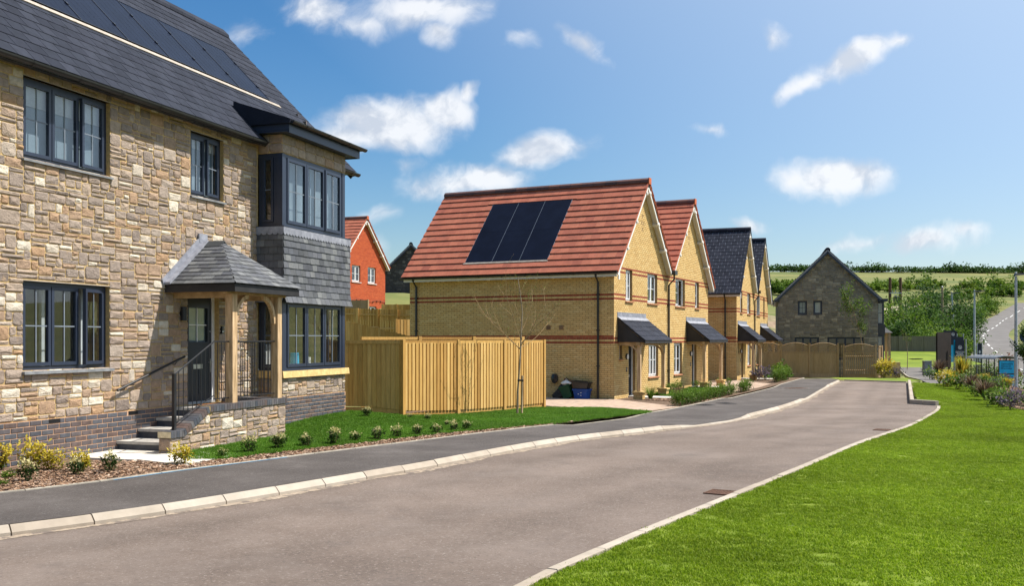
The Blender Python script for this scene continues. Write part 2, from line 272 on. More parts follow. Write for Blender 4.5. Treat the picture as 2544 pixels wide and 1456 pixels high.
# ------------------------------------------------------------------ mesh helpers
class Fr:
    """Local frame: point = o + a*A + b*B + c*C"""
    def __init__(s, o, A, B, C):
        s.o = np.array(o, float); s.R = np.array([A, B, C], float)
        s.flip = np.linalg.det(s.R) < 0
    def pts(s, P): return np.asarray(P, float) @ s.R + s.o
    def __call__(s, a, b, c): return s.o + a*s.R[0] + b*s.R[1] + c*s.R[2]
def yaw_frame(x, y, z, th):
    t = rad(th); return Fr((x, y, z), (math.sin(t), math.cos(t), 0), (math.cos(t), -math.sin(t), 0), (0, 0, 1))
WF = Fr((0, 0, 0), (1, 0, 0), (0, 1, 0), (0, 0, 1))

BOXF = [(0,3,2,1),(4,5,6,7),(0,1,5,4),(1,2,6,5),(2,3,7,6),(3,0,4,7)]
class MB:
    def __init__(s, fr=WF): s.fr = fr; s.V = []; s.F = []; s.T = []; s.n = 0
    def add(s, vs, fs, tone=0.):
        vs = np.asarray(vs, float); k = s.n
        s.V.append(vs); s.n += len(vs)
        for f in fs: s.F.append([i+k for i in f]); s.T.append(tone)
        return s
    def box(s, a0, a1, b0, b1, c0, c1, tone=0.):
        return s.add([(a0,b0,c0),(a1,b0,c0),(a1,b1,c0),(a0,b1,c0),(a0,b0,c1),(a1,b0,c1),(a1,b1,c1),(a0,b1,c1)], BOXF, tone)
    def hexa(s, bot, top, tone=0.):      # two quads (4 pts each)
        return s.add(list(bot)+list(top), BOXF, tone)
    def prism(s, poly, b0, b1, tone=0., axis='b'):   # polygon in (a,c), extruded along b
        n = len(poly)
        vs = [(p[0], b0, p[1]) for p in poly]+[(p[0], b1, p[1]) for p in poly]
        fs = [list(range(n)), list(range(2*n-1, n-1, -1))]+[(i, i+n, (i+1) % n+n, (i+1) % n) for i in range(n)]
        if axis == 'a': vs = [(v[1], v[0], v[2]) for v in vs]; fs = [f[::-1] for f in fs]
        if axis == 'c': vs = [(v[0], v[2], v[1]) for v in vs]; fs = [f[::-1] for f in fs]
        return s.add(vs, fs, tone)
    def tube(s, pts, r, k=8, tone=0., r2=None, caps=True):
        pts = [np.array(p, float) for p in pts]; m = len(pts); rs = [r+( (r2 if r2 is not None else r)-r)*i/max(1, m-1) for i in range(m)]
        vs = []; 
        for i, p in enumerate(pts):
            t = (pts[min(i+1, m-1)]-pts[max(i-1, 0)]); t = t/(np.linalg.norm(t)+1e-9)
            up = np.array([0, 0, 1.]) if abs(t[2]) < .9 else np.array([1., 0, 0])
            x = np.cross(t, up); x /= np.linalg.norm(x); y = np.cross(t, x)
            for j in range(k):
                a = 2*math.pi*(j+.5)/k; vs.append(p+rs[i]*(math.cos(a)*x+math.sin(a)*y))
        fs = []
        for i in range(m-1):
            for j in range(k): fs.append((i*k+j, i*k+(j+1) % k, (i+1)*k+(j+1) % k, (i+1)*k+j))
        if caps: fs += [list(range(k))[::-1], [(m-1)*k+j for j in range(k)]]
        return s.add(vs, fs, tone)
    def world(s):
        P = np.concatenate(s.V) if s.V else np.zeros((0, 3)); return s.fr.pts(P)
    def build(s, name, m, parent=None, kind=None, smooth=False):
        return mk(name, s.world(), s.F, s.T, m, parent, kind, smooth, s.fr.flip)
def wloc(o):
    v = np.zeros(3)
    while o is not None: v = v+np.array(o.location); o = o.parent
    return v
def mk(name, P, F, T, m, parent=None, kind=None, smooth=False, flip=False):
    if parent is not None: P = P-wloc(parent)
    me = bpy.data.meshes.new(name)
    if flip: F = [f[::-1] for f in F]
    me.from_pydata(P.tolist(), [], F)
    if T is not None and len(T) == len(F):
        at = me.attributes.new('tone', 'FLOAT', 'FACE'); at.data.foreach_set('value', np.asarray(T, np.float32))
    if smooth: me.polygons.foreach_set('use_smooth', [True]*len(F))
    me.materials.append(M[m] if isinstance(m, str) else m)
    o = bpy.data.objects.new(name, me); COL.objects.link(o)
    if parent is not None: o.parent = parent
    if kind: o['kind'] = kind
    return o
def tag(o, label, cat, group=None):
    o['label'] = label; o['category'] = cat
    if group: o['group'] = group
    return o
def thing(name, label, cat, loc, group=None):
    o = bpy.data.objects.new(name, None); o.empty_display_size = .2; COL.objects.link(o); o.location = [float(v) for v in loc]
    return tag(o, label, cat, group)
def struct(o): o['kind'] = 'structure'; return o
CAM = np.array([0, 0, CZ])
def pieces(parent, name, items, m, fr=WF, limit=300, stuff=None):
    """items: (verts, faces, tone). The largest in view become objects, the rest one stuff part."""
    W = [(fr.pts(v), f, t) for v, f, t in items]
    def size(w):
        e = w[0].max(0)-w[0].min(0); dd = w[0].mean(0)-CAM; d = np.linalg.norm(dd)
        vis = 1. if (dd[1] > 0 and abs(dd[0]/dd[1]) < .53) else .01
        return -vis*np.linalg.norm(e)/d
    W.sort(key=size)
    for v, f, t in W[:limit]: mk(name, v, f, [t]*len(f), m, parent, None, False, fr.flip)
    rest = W[limit:]
    if rest:
        V = np.concatenate([w[0] for w in rest]); F = []; T = []; k = 0
        for v, f, t in rest:
            for q in f: F.append([i+k for i in q]); T.append(t)
            k += len(v)
        mk(stuff or name+'s', V, F, T, m, parent, 'stuff', False, fr.flip)
    return W

def brick_item(a0, a1, c0, c1, b0, b1, tone, ch=.004):
    vs = [(a0,b0,c0),(a1,b0,c0),(a1,b0,c1),(a0,b0,c1),(a0,b1-ch,c0),(a1,b1-ch,c0),(a1,b1-ch,c1),(a0,b1-ch,c1),
          (a0+ch,b1,c0+ch),(a1-ch,b1,c0+ch),(a1-ch,b1,c1-ch),(a0+ch,b1,c1-ch)]
    fs = [(0,4,5,1),(1,5,6,2),(2,6,7,3),(3,7,4,0),(4,8,9,5),(5,9,10,6),(6,10,11,7),(7,11,8,4),(8,11,10,9)]
    return (vs, [f[::-1] for f in fs], tone)
def stone_item(a0, a1, c0, c1, d, tone, rng):
    w, h = a1-a0, c1-c0; k = min(w, h)*rng.uniform(.08, .2)
    ring = [(a0+k,c0),(a1-k,c0),(a1,c0+k),(a1,c1-k),(a1-k,c1),(a0+k,c1),(a0,c1-k),(a0,c0+k)]
    ring = [(x+rng.uniform(-.005,.005), z+rng.uniform(-.005,.005)) for x, z in ring]
    cx, cz = (a0+a1)/2, (c0+c1)/2; e = .014
    vs = [(x, -.004, z) for x, z in ring]+[(x, d*.55+rng.uniform(-.003,.003), z) for x, z in ring]
    vs += [(x+(cx-x)/abs(cx-x+1e-6)*min(e, abs(cx-x)*.5), d+rng.uniform(-.006,.006), z+(cz-z)/abs(cz-z+1e-6)*min(e, abs(cz-z)*.5)) for x, z in ring]
    vs += [(cx+rng.uniform(-.2,.2)*w, d+rng.uniform(-.004,.014), cz+rng.uniform(-.15,.15)*h)]
    fs = []
    for i in range(8):
        j = (i+1) % 8
        fs += [(i, i+8, j+8, j), (i+8, i+16, j+16, j+8), (i+16, 24, j+16)]
    return (vs, [f[::-1] for f in fs], tone)
def clip_rect(r, opens):
    """trim an (a0,a1,c0,c1) piece so that it does not overlap openings; None if it vanishes"""
    a0, a1, c0, c1 = r
    for (o0, o1, p0, p1) in opens:
        if a1 <= o0 or a0 >= o1 or c1 <= p0 or c0 >= p1: continue
        opts = [(o0-a0, 0), (a1-o1, 1), (p0-c0, 2), (c1-p1, 3)]
        v, k = max(opts, key=lambda q: q[0]*((c1-c0) if q[1] < 2 else (a1-a0)))
        if k == 0: a1 = o0
        elif k == 1: a0 = o1
        elif k == 2: c1 = p0
        else: c0 = p1
        if a1-a0 < .03 or c1-c0 < .02: return None
    return (a0, a1, c0, c1)
def rubble(a0, a1, c0, c1, opens=(), seed=1, u=.066, d=.013, top=None, big=1.0):
    rng = random.Random(seed); na = int(round((a1-a0)/u)); nc = max(1, int(round((c1-c0)/u)))
    ua, uc = (a1-a0)/na, (c1-c0)/nc
    occ = np.zeros((nc, na), bool); out = []
    for j in range(nc):
        for i in range(na):
            x, z = a0+(i+.5)*ua, c0+(j+.5)*uc
            if any(o[0] < x < o[1] and o[2] < z < o[3] for o in opens): occ[j, i] = True
    for j in range(nc):
        for i in range(na):
            if occ[j, i]: continue
            h = rng.choices([1, 2, 3], [.46, .42, .12*big])[0]; h = min(h, nc-j)
            w = {1: rng.choice([2, 3, 4, 4, 5, 6]), 2: rng.choice([2, 3, 4, 4, 5]), 3: rng.choice([3, 4, 5])}[h]
            while w > 1 and (i+w > na or occ[j, i:i+w].any()): w -= 1
            while h > 1 and occ[j:j+h, i:i+w].any(): h -= 1
            if i+w < na and not occ[j, i+w] and (i+w+1 >= na or occ[j, i+w+1]): w += 1 if not occ[j:j+h, i+w].any() else 0
            occ[j:j+h, i:i+w] = True
            g = .0075
            r = clip_rect((a0+i*ua+g, a0+(i+w)*ua-g, c0+j*uc+g, c0+(j+h)*uc-g), opens)
            if r is None: continue
            if top is not None:
                tz = top((r[0]+r[1])/2)
                if r[2] > tz-.03: continue
                if r[3] > tz-.01: r = (r[0], r[1], r[2], tz-.01)
            t = rng.choices([rng.uniform(0, .80), rng.uniform(.84, 1.)], [.87, .13])[0]
            out.append(stone_item(*r, d*rng.uniform(.6, 1.4), t, rng))
    return out
def bricks(a0, a1, c0, c1, opens=(), seed=1, L=.225, H=.075, d=.008, b0=-.004, clip=None, skip=None, off=0., tones=(0, 1)):
    rng = random.Random(seed); out = []; n = int(round((c1-c0)/H)); H = (c1-c0)/n; g = .0068
    for j in range(n):
        z0, z1 = c0+j*H+g, c0+(j+1)*H-g
        lo, hi = (a0, a1) if clip is None else clip((z0+z1)/2)
        if hi-lo < .05: continue
        x = a0-L*(.5 if j % 2 else 0)-off
        while x < hi:
            r = (max(x, lo)+g, min(x+L, hi)-g, z0, z1)
            if r[1]-r[0] > .03:
                r = clip_rect(r, opens)
                if r and r[1]-r[0] > .025:
                    k = skip((r[0]+r[1])/2, (z0+z1)/2) if skip else 0
                    if not k: out.append(brick_item(*r, b0, d+rng.uniform(-.0015,.0015), rng.uniform(*tones)))
            x += L
    return out
def wall_sheet(mb, a0, a1, c0, c1, b0, b1, opens, clip=None):
    """solid wall slab with rectangular openings"""
    xs = sorted(set([a0, a1]+[v for o in opens for v in o[:2] if a0 < v < a1])); zs = sorted(set([c0, c1]+[v for o in opens for v in o[2:4] if c0 < v < c1]))
    ins = lambda x, z: any(o[0] <= x <= o[1] and o[2] <= z <= o[3] for o in opens)
    for i in range(len(xs)-1):
        for j in range(len(zs)-1):
            if not ins((xs[i]+xs[i+1])/2, (zs[j]+zs[j+1])/2): mb.box(xs[i], xs[i+1], b0, b1, zs[j], zs[j+1])
def roof_pieces(L, R, T, gauge, width, thick, lift, rng, holes=(), gap=.003, t0=0.):
    """slates or tiles on a plane (a across, b up the slope, c out); L(t), R(t) bound the row"""
    out = []; n = int(math.ceil((T-t0)/gauge-1e-6))
    for j in range(n):
        b0 = t0+j*gauge; b1 = min(b0+gauge, T)
        lo0, hi0, lo1, hi1 = L(b0), R(b0), L(b1), R(b1)
        lo = min(lo0, lo1); hi = max(hi0, hi1)
        x = math.floor(lo/width)*width-(width/2 if j % 2 else 0)
        while x < hi:
            x0, x1 = x+gap, x+width-gap
            A0, A1 = max(x0, lo0), min(x1, hi0); B0, B1 = max(x0, lo1), min(x1, hi1)
            x += width
            if A1-A0 < .02 and B1-B0 < .02: continue
            A0, A1 = min(A0, hi0), max(A1, lo0); B0, B1 = min(B0, hi1), max(B1, lo1)
            if A1 < A0: A0 = A1 = (A0+A1)/2
            if B1 < B0: B0 = B1 = (B0+B1)/2
            r = (min(A0, B0), max(A1, B1), b0, b1)
            if holes:
                q = clip_rect(r, holes)
                if q is None: continue
                if q != r: A0 = B0 = q[0]; A1 = B1 = q[1]; bb0, bb1 = q[2], q[3]
                else: bb0, bb1 = b0, b1
            else: bb0, bb1 = b0, b1
            j1 = rng.uniform(-.0015, .0015); zt = lift*.12; zb = lift+j1
            e = .02*(1 if bb1 < T-.01 else 0)
            vs = [(A0,bb0,zb-thick),(A1,bb0,zb-thick),(B1,bb1+e,zt-thick),(B0,bb1+e,zt-thick),(A0,bb0,zb),(A1,bb0,zb),(B1,bb1+e,zt),(B0,bb1+e,zt)]
            out.append((vs, BOXF, rng.random()))
    return out
# ------------------------------------------------------------------ levels and lines of the ground
def sm(t): t = np.clip(t, 0, 1); return t*t*(3-2*t)
def zr(Y): return .25*(1-sm((np.asarray(Y, float)-13)/21.))
def crv(pts, dense=24):
    P = np.array(pts, float); out = []
    for i in range(len(P)-1):
        p0 = P[max(i-1, 0)]; p1 = P[i]; p2 = P[i+1]; p3 = P[min(i+2, len(P)-1)]
        for t in np.linspace(0, 1, dense, endpoint=False):
            out.append(.5*((2*p1)+(-p0+p2)*t+(2*p0-5*p1+4*p2-p3)*t*t+(-p0+3*p1-3*p2+p3)*t**3))
    out.append(P[-1]); return np.array(out)
KL = crv([(-13,5.2),(-9.2,6.6),(-6.6,7.8),(-4.77,9.26),(-3.71,10.42),(-2.79,11.71),(-1.92,13.06),(-1.05,14.44),(.94,18.0),(3.95,21.9),(5.99,25.2),(9.56,32.9),(13.3,42.2),(16.4,49.6)])
KR = crv([(-4.,-3.),(-2.2,1.),(-.95,5.),(.04,7.37),(.57,8.34),(1.17,9.38),(2.76,11.99),(4.28,14.52),(6.23,17.92),(8.69,21.94),(10.67,25.63),(12.2,28.6),(13.1,30.6),(13.3,31.2)])
KR2 = np.array([(13.3,31.2),(12.86,32.15),(19.1,48.0)])
PI_ = crv([(-12.5,7.2),(-9.,8.7),(-5.79,11.25),(-4.28,13.35),(-2.93,15.31),(-.81,18.59),(1.12,21.66),(3.65,25.88),(5.08,29.0),(7.6,34.6),(10.24,40.3),(13.6,48.),(15.5,52.4)])
def xof(C):
    return lambda y: np.interp(y, C[:, 1], C[:, 0])
xl, xp = xof(KL), xof(PI_)
KRA = np.concatenate([KR, KR2[1:]]); xr = xof(KRA)
def crest(Y): return np.interp(Y, [0, 23, 28, 32.8, 35.7, 41.8, 46.7, 52, 60], [10, 12.8, 14.2, 15.6, 16.8, 19.1, 20.6, 22, 24])
def kerb_h(Y): return np.interp(Y, [0, 21.2, 22.0, 24.6, 25.6, 33.5, 34.6, 43.0, 44.0, 60], [.1, .1, .03, .03, .1, .1, .03, .03, .08, .08])
TY = [0, 50, 56, 62, 80, 100, 120, 148, 172, 200, 250, 300, 380, 470, 600, 1200, 3000]
TZ = [-1.45, -1.3, -1.3, -1.3, -1.1, -.6, .45, 1.75, 2.75, 4.2, 7.6, 14.5, 23.5, 34.0, 37, 34, 20]
LY = [0, 50, 56, 62, 75, 110, 200, 300, 380, 470, 600, 1200, 3000]
LZ = [0, 0, .0, .25, 2.4, 4.0, 7.5, 14.5, 23.5, 34.0, 37, 34, 20]
def terrain(x, y):
    x = np.asarray(x, float); y = np.asarray(y, float)
    near = zr(y)-.09
    near = near-sm((x-crest(y))/11.)*(1.35+zr(y))
    left = np.interp(y, LY, LZ)+3.2*sm((y-28)/30.)*sm((4-x)/13.)*sm((140-y)/60)
    right = np.interp(y, TY, TZ)
    w = sm((x-15-(y-50)*.12)/12.); far = left*(1-w)+right*w
    f = sm((y-47)/12.); fl = sm((y-34)/12.)*sm((3-x)/5.); f = np.maximum(f, fl)
    return near*(1-f)+far*f
HX0 = -11.3; HTH = math.degrees(math.atan(.3239)); HF = yaw_frame(HX0, 0, 0, HTH)
def hloc(x, y):
    t = rad(HTH); return ((x-HX0)*math.sin(t)+y*math.cos(t), (x-HX0)*math.cos(t)-y*math.sin(t))
def yard(x, y):
    """finished level of front gardens between footpath and houses"""
    s, n = hloc(np.asarray(x, float), np.asarray(y, float))
    return zr(y)+.105+.22*np.exp(-((s-23)/3.)**2)*np.exp(-(np.maximum(n-.5, 0)/1.3)**2)
def at(px, py, Y): return np.array([(px-1272)/2470.*Y, Y, CZ-(py-843)/2470.*Y])
def strip(name, xa, xb, ys, zf, m, nx=1, kind='structure'):
    """sheet between two lines x=xa(y), x=xb(y)"""
    V = []; F = []
    for y in ys:
        a, b = float(xa(y)), float(xb(y))
        for i in range(nx+1):
            x = a+(b-a)*i/nx; V.append((x, y, float(zf(x, y))))
    k = nx+1
    for j in range(len(ys)-1):
        for i in range(nx): F.append((j*k+i, j*k+i+1, (j+1)*k+i+1, (j+1)*k+i))
    o = mk(name, np.array(V), F, None, m)
    if nx > 1: o.data.attributes.new('lateral', 'FLOAT', 'POINT').data.foreach_set('value', np.tile(np.linspace(0, 1, nx+1), len(ys)).astype(np.float32))
    if kind: o['kind'] = kind
    return o
# ------------------------------------------------------------------ ground, road, paths, kerbs, lawns
def convex_sheet(name, poly, zf, m, res=.3, kind='structure'):
    P = np.array(poly, float); x0, y0 = P.min(0); x1, y1 = P.max(0)
    bm = bmesh.new(); nx = max(1, int((x1-x0)/res)+1); ny = max(1, int((y1-y0)/res)+1)
    vs = [[bm.verts.new((x0+(x1-x0)*i/nx, y0+(y1-y0)*j/ny, 0)) for i in range(nx+1)] for j in range(ny+1)]
    for j in range(ny):
        for i in range(nx): bm.faces.new((vs[j][i], vs[j][i+1], vs[j+1][i+1], vs[j+1][i]))
    area = sum(P[i][0]*P[(i+1) % len(P)][1]-P[(i+1) % len(P)][0]*P[i][1] for i in range(len(P)))
    if area < 0: P = P[::-1]
    for i in range(len(P)):
        a, b = P[i], P[(i+1) % len(P)]; d = b-a
        no = (d[1], -d[0], 0)
        bmesh.ops.bisect_plane(bm, geom=bm.verts[:]+bm.edges[:]+bm.faces[:], plane_co=(a[0], a[1], 0), plane_no=no, clear_outer=True)
    for v in bm.verts: v.co.z = float(zf(v.co.x, v.co.y))
    me = bpy.data.meshes.new(name); bm.to_mesh(me); bm.free(); me.materials.append(M[m])
    o = bpy.data.objects.new(name, me); COL.objects.link(o)
    if kind: o['kind'] = kind
    return o

def grow(a, b, n, p=1.6): t = np.linspace(0, 1, n); return a+(b-a)*t**p
gx = np.unique(np.round(np.concatenate([-grow(30, 1800, 26, 2), np.arange(-30, 60, 1.25), np.arange(60, 150, 4.), grow(150, 1800, 24, 2)]), 3))
gy = np.unique(np.round(np.concatenate([-grow(12, 300, 10, 2), np.arange(-12, 80, 1.25), np.arange(80, 320, 4), np.arange(320, 640, 10), grow(640, 3000, 16, 2)]), 3))
GX, GY = np.meshgrid(gx, gy); GZ = terrain(GX, GY)
nx, ny = len(gx), len(gy)
F = [(j*nx+i, j*nx+i+1, (j+1)*nx+i+1, (j+1)*nx+i) for j in range(ny-1) for i in range(nx-1)]
g = struct(mk('ground', np.stack([GX.ravel(), GY.ravel(), GZ.ravel()], 1), F, None, 'field'))

ysr = np.unique(np.concatenate([np.arange(-3, 48, .5), [31.2, 32.15, 48.0]]))
road = strip('road', lambda y: xl(y)-(.04 if y > 5.2 else 6), lambda y: xr(y)+.04, ysr, lambda x, y: zr(y), 'road', nx=8)
strip('road_end', lambda y: xl(y), lambda y: np.interp(y, [48, 50.4], [19.1, 16.75]), np.arange(48, 50.5, .4), lambda x, y: zr(y)+.001, 'road').name = 'road'
strip('footpath', lambda y: xp(y), lambda y: xl(y)-.1, np.arange(7.3, 51, .5), lambda x, y: zr(y)+kerb_h(y)+(.004 if 1 else 0), 'path')

def stones_along(parent, name, C, step, prof, zf, m, hf=None, gap=.007, tone=True):
    """kerb stones along a curve; prof(h) gives (offset left, z) points of the section"""
    d = np.r_[0, np.cumsum(np.linalg.norm(np.diff(C, axis=0), axis=1))]
    n = int(d[-1]/step); rng = random.Random(3)
    for i in range(n):
        s0, s1 = i*step+gap, (i+1)*step-gap
        vs = []; k = None
        dz = rng.uniform(-.003, .003)
        for s in (s0, s1):
            x, y = np.interp(s, d, C[:, 0]), np.interp(s, d, C[:, 1])
            x2, y2 = np.interp(s+.05, d, C[:, 0]), np.interp(s+.05, d, C[:, 1]); x1, y1 = np.interp(s-.05, d, C[:, 0]), np.interp(s-.05, d, C[:, 1])
            t = np.array([x2-x1, y2-y1]); t /= np.linalg.norm(t)+1e-9; nl = np.array([-t[1], t[0]])
            pr = prof(float(hf(y)) if hf else 0); k = len(pr)
            for (o, z) in pr: vs.append((x+nl[0]*o, y+nl[1]*o, float(zf(y))+z+dz))
        fs = [list(range(k)), list(range(2*k-1, k-1, -1))]+[(a, a+k, (a+1) % k+k, (a+1) % k) for a in range(k)]
        mk(name, np.array(vs), fs, [rng.random()]*len(fs), m, parent)
strip('gutter_grit', lambda y: xl(y)+.0, lambda y: xl(y)+.16+.05*math.sin(y*2.3)+.04*math.sin(y*5.1), np.arange(7, 49, .25), lambda x, y: zr(y)+.004, 'grit')
kr = bpy.data.objects.new('kerb', None); COL.objects.link(kr); struct(kr)
stones_along(kr, 'kerb_stone', KL, .78, lambda h: [(-.005, -.15), (-.005, max(h*.35, .012)), (.05, h-.008), (.065, h), (.125, h), (.125, -.15)], zr, 'kerb', kerb_h)
ke = bpy.data.objects.new('road_edging', None); COL.objects.link(ke); struct(ke)
stones_along(ke, 'edging_stone', KR, .9, lambda h: [(.02, -.15), (.02, .028), (.005, .034), (-.075, .034), (-.08, .028), (-.08, -.15)], zr, 'kerb')
kt = bpy.data.objects.new('turning_head_kerb', None); COL.objects.link(kt); struct(kt)
for a, b in ((KR2[0], KR2[1]), (KR2[1], KR2[2])):
    stones_along(kt, 'kerb_stone', np.array([a+(b-a)*t for t in np.linspace(0, 1, 40)]), .79 if a is KR2[1] else .52, lambda h: [(.0, -.15), (.0, .13), (-.02, .15), (-.13, .15), (-.13, -.15)], zr, 'kerb')
stones_along(kt, 'kerb_stone', np.array([(19.1, 48.05), (18, 49.2), (16.7, 50.5)]), .8, lambda h: [(0, -.1), (0, .06), (.1, .06), (.1, -.1)], zr, 'kerb')
pe = bpy.data.objects.new('path_edging', None); COL.objects.link(pe); struct(pe)
stones_along(pe, 'edging_stone', PI_, .91, lambda h: [(-.002, -.15), (-.002, .012), (.048, .012), (.048, -.15)], lambda y: zr(y)+kerb_h(y)+.004, 'concrete')

# front gardens: soil under beds, lawns laid above
strip('planting_bed', lambda y: xp(y)-np.interp(y, [7, 12, 18, 25, 30, 52], [6, 6, 6.5, 8.5, 8, 8]), lambda y: xp(y)-.045, np.arange(7.3, 52, .45), lambda x, y: yard(x, y)-.012, 'soil', nx=18)
def lawnz(x, y): return yard(x, y)+.012
def lawn_left(y):
    if y < 22.45:
        n0 = np.interp(y, [14.4, 15.0, 18.2, 18.8, 22.4], [1.9, 1.26, 1.24, .3, .3]); t = rad(HTH)
        return HX0+(y+n0*math.sin(t))/math.cos(t)*math.sin(t)+n0*math.cos(t)
    return -2.46+(y-22.5)*.5587
def lawn_right(y): return float(xp(y))-.05-np.interp(y, [14, 15, 19, 21.5, 30], [.62, .62, .55, .0, .0])-max(0, y-26.0)*1.05
def lawn_front():
    ys = np.arange(14.35, 28.2, .22)
    return strip('lawn', lawn_left, lambda y: max(lawn_right(y), lawn_left(y)+.02), ys, lawnz, 'turf', nx=14)
LAWN_A = lawn_front()
# right-hand lawn, falling away past its crest
def lz(x, y): return zr(y)+.010+.04*np.sin(x*.31+y*.17)*sm((x-xr(y))/3)-sm((x-crest(y))/11.)*(1.35+zr(y))+.12*0
LAWN_R = strip('lawn', lambda y: xr(y)+.105, lambda y: max(crest(y)+.3, xr(y)+9), np.arange(-3, 30.8, .4), lz, 'turf_pale', nx=24)
def xr2(y): return np.interp(y, [30.6, 31.2, 32.15, 48, 48.6], [13.15, 13.4, 12.99, 19.25, 19.4])
LAWN_R2 = strip('lawn', lambda y: xr2(y)+(0.12), lambda y: crest(y)+.3, np.arange(30.8, 45.6, .4), lambda x, y: lz(x, y)+.1*sm((y-31.4)/.8)*sm((13.6+(y-32)*.39+1.2-x)/1.5), 'turf_pale', nx=8)
BED_R = strip('planting_bed', lambda y: crest(y)+.3, lambda y: crest(y)+4.2, np.arange(22, 52, .6), lambda x, y: lz(x, y)-.01+.10*np.exp(-((x-crest(y)-1.8)/1.5)**2), 'soil', nx=8)
# end of the street: verge strip, walking path, small lawn
def endz(x, y): return terrain(x, y)+.10
convex_sheet('verge', [(16.8, 50.6), (19.15, 48.2), (21.3, 49.6), (21.2, 52.6), (17.0, 53.2)], lambda x, y: max(.05, terrain(x, y)+.12), 'turf_pale', .5)
strip('walking_path', lambda y: np.interp(y, [46, 49, 52, 64], [19.25, 20.2, 20.8, 24.6]), lambda y: np.interp(y, [46, 49, 52, 64], [21.2, 22.3, 23.1, 26.7]), np.arange(46, 64.5, .5), lambda x, y: np.interp(y, [46, 50, 54, 64], [.06, .07, .08, .42]), 'far_road')
for side in (0, 1):
    C = np.array([(np.interp(y, [49.5, 52, 64], [[20.3, 20.8, 24.6], [22.5, 23.1, 26.7]][side]), y) for y in np.arange(49.5, 64, .5)])
    stones_along(pe, 'edging_stone', C, .91, lambda h: [(-.03, -.1), (-.03, .05), (.03, .05), (.03, -.1)], lambda y: np.interp(y, [46, 50, 54, 64], [.06, .07, .08, .42]), 'concrete')
LAWN_F = strip('lawn', lambda y: np.interp(y, [54, 64, 72], [20.9, 24.5, 25.5]), lambda y: np.interp(y, [54, 64, 72], [21.0, 29.0, 30.0]) if y < 63.6 else 30.5, np.arange(61.0, 72.5, .8), lambda x, y: np.interp(y, [61, 64, 72], [.30, .46, 1.25]), 'turf_pale', nx=6)

# driveways in block paving
def paving(poly, seed, lab):
    base = convex_sheet('driveway', poly, lambda x, y: zr(y)+.105, 'paving_joint', .8)
    P = np.array(poly); 
    if sum(P[i][0]*P[(i+1) % len(P)][1]-P[(i+1) % len(P)][0]*P[i][1] for i in range(len(P))) < 0: P = P[::-1]
    fr = yaw_frame(*P[0], 0, 26.2); rng = random.Random(seed)
    def inside(x, y):
        return all((P[(i+1) % len(P)][0]-P[i][0])*(y-P[i][1])-(P[(i+1) % len(P)][1]-P[i][1])*(x-P[i][0]) > 0 for i in range(len(P)))
    items = []
    for j in range(-80, 80):
        for i in range(-60, 60):
            a, b = i*.2+(.1 if j % 2 else 0), j*.1
            c = fr(a+.1, b+.05, 0)
            cs = [fr(a+.003, b+.003, 0), fr(a+.197, b+.003, 0), fr(a+.197, b+.097, 0), fr(a+.003, b+.097, 0)]
            if not inside(c[0], c[1]) or not all(inside(q[0], q[1]) for q in cs): continue
            z = zr(c[1])+.105
            bot = [(q[0], q[1], z-.01) for q in cs]; top = [(q[0], q[1], z+.008+rng.uniform(-.001, .001)) for q in cs]
            items.append((bot+top, BOXF, rng.random()))
    pieces(base, 'paving_block', items, 'paving')
paving([(1.0, 28.9), (1.6, 28.4), (3.5, 26.1), (4.9, 28.85), (3.45, 32.9), (-2.0, 35.6)], 1, 0)
paving([(7.9, 36.4), (10.15, 40.8), (11.6, 44.4), (10.95, 48.3), (8.3, 44.2), (8.1, 43.2)], 2, 0)

# slabs at the front door of the stone house
def slabs():
    o = bpy.data.objects.new('front_path', None); COL.objects.link(o); struct(o)
    b = MB(HF); b.box(15.45, 16.6, .05, 1.12, .1, .32); b.build('slab_base', 'plinth_brick', o)
    for (a0, a1, b0, b1) in [(15.4, 16.03, .03, .60), (16.036, 16.66, .03, .60), (15.4, 16.03, .606, 1.18), (16.036, 16.66, .606, 1.18)]:
        MB(HF).box(a0, a1, b0, b1, .322, .368).build('slab', 'slab', o)
    rng = random.Random(2)
    for i in range(5):
        it = brick_item(15.46+i*.225, 15.46+i*.225+.215, .24, .305, 1.1, 1.13, rng.random()); mk('brick', HF.pts(it[0]), it[1], [it[2]]*9, 'plinth_brick', o, flip=True)
    for it in [((15.42, 1.22), (16.05, 1.22), (15.75, 2.25), (15.1, 2.25)), ((16.06, 1.22), (16.72, 1.22), (16.45, 2.25), (15.76, 2.25))]:
        q = [(a, b, .345) for a, b in it]; t = [(a, b, .372) for a, b in it]
        MB(HF).hexa(q, t).build('slab', 'slab', o)
slabs()

# iron work in the road
def gully(x, y, rot, lab):
    t = thing('drain_gully', lab, 'drain', (x, y, float(zr(y))))
    k = .72; fr = Fr((x, y, zr(y)), (k*math.cos(rot), k*math.sin(rot), 0), (-k*math.sin(rot), k*math.cos(rot), 0), (0, 0, 1))
    MB(fr).box(-.22, .22, -.19, .19, -.02, .006).build('pit', 'black_metal', t)
    f = MB(fr)
    for q in ((-.24, .24, -.21, -.18), (-.24, .24, .18, .21), (-.24, -.21, -.18, .18), (.21, .24, -.18, .18)): f.box(*q, -.02, .014)
    f.build('frame', 'rust', t)
    for i in range(6): MB(fr).box(-.2, .2, -.165+i*.058, -.13+i*.058, -.015, .012).build('grate_bar', 'rust', t)
gully(2.5, 11.95, 1.03, 'rusty drain gully against the flush edging beside the open lawn')
gully(7.85, 21.1, 1.0, 'rusty drain gully where the lawn edging starts to curve away')
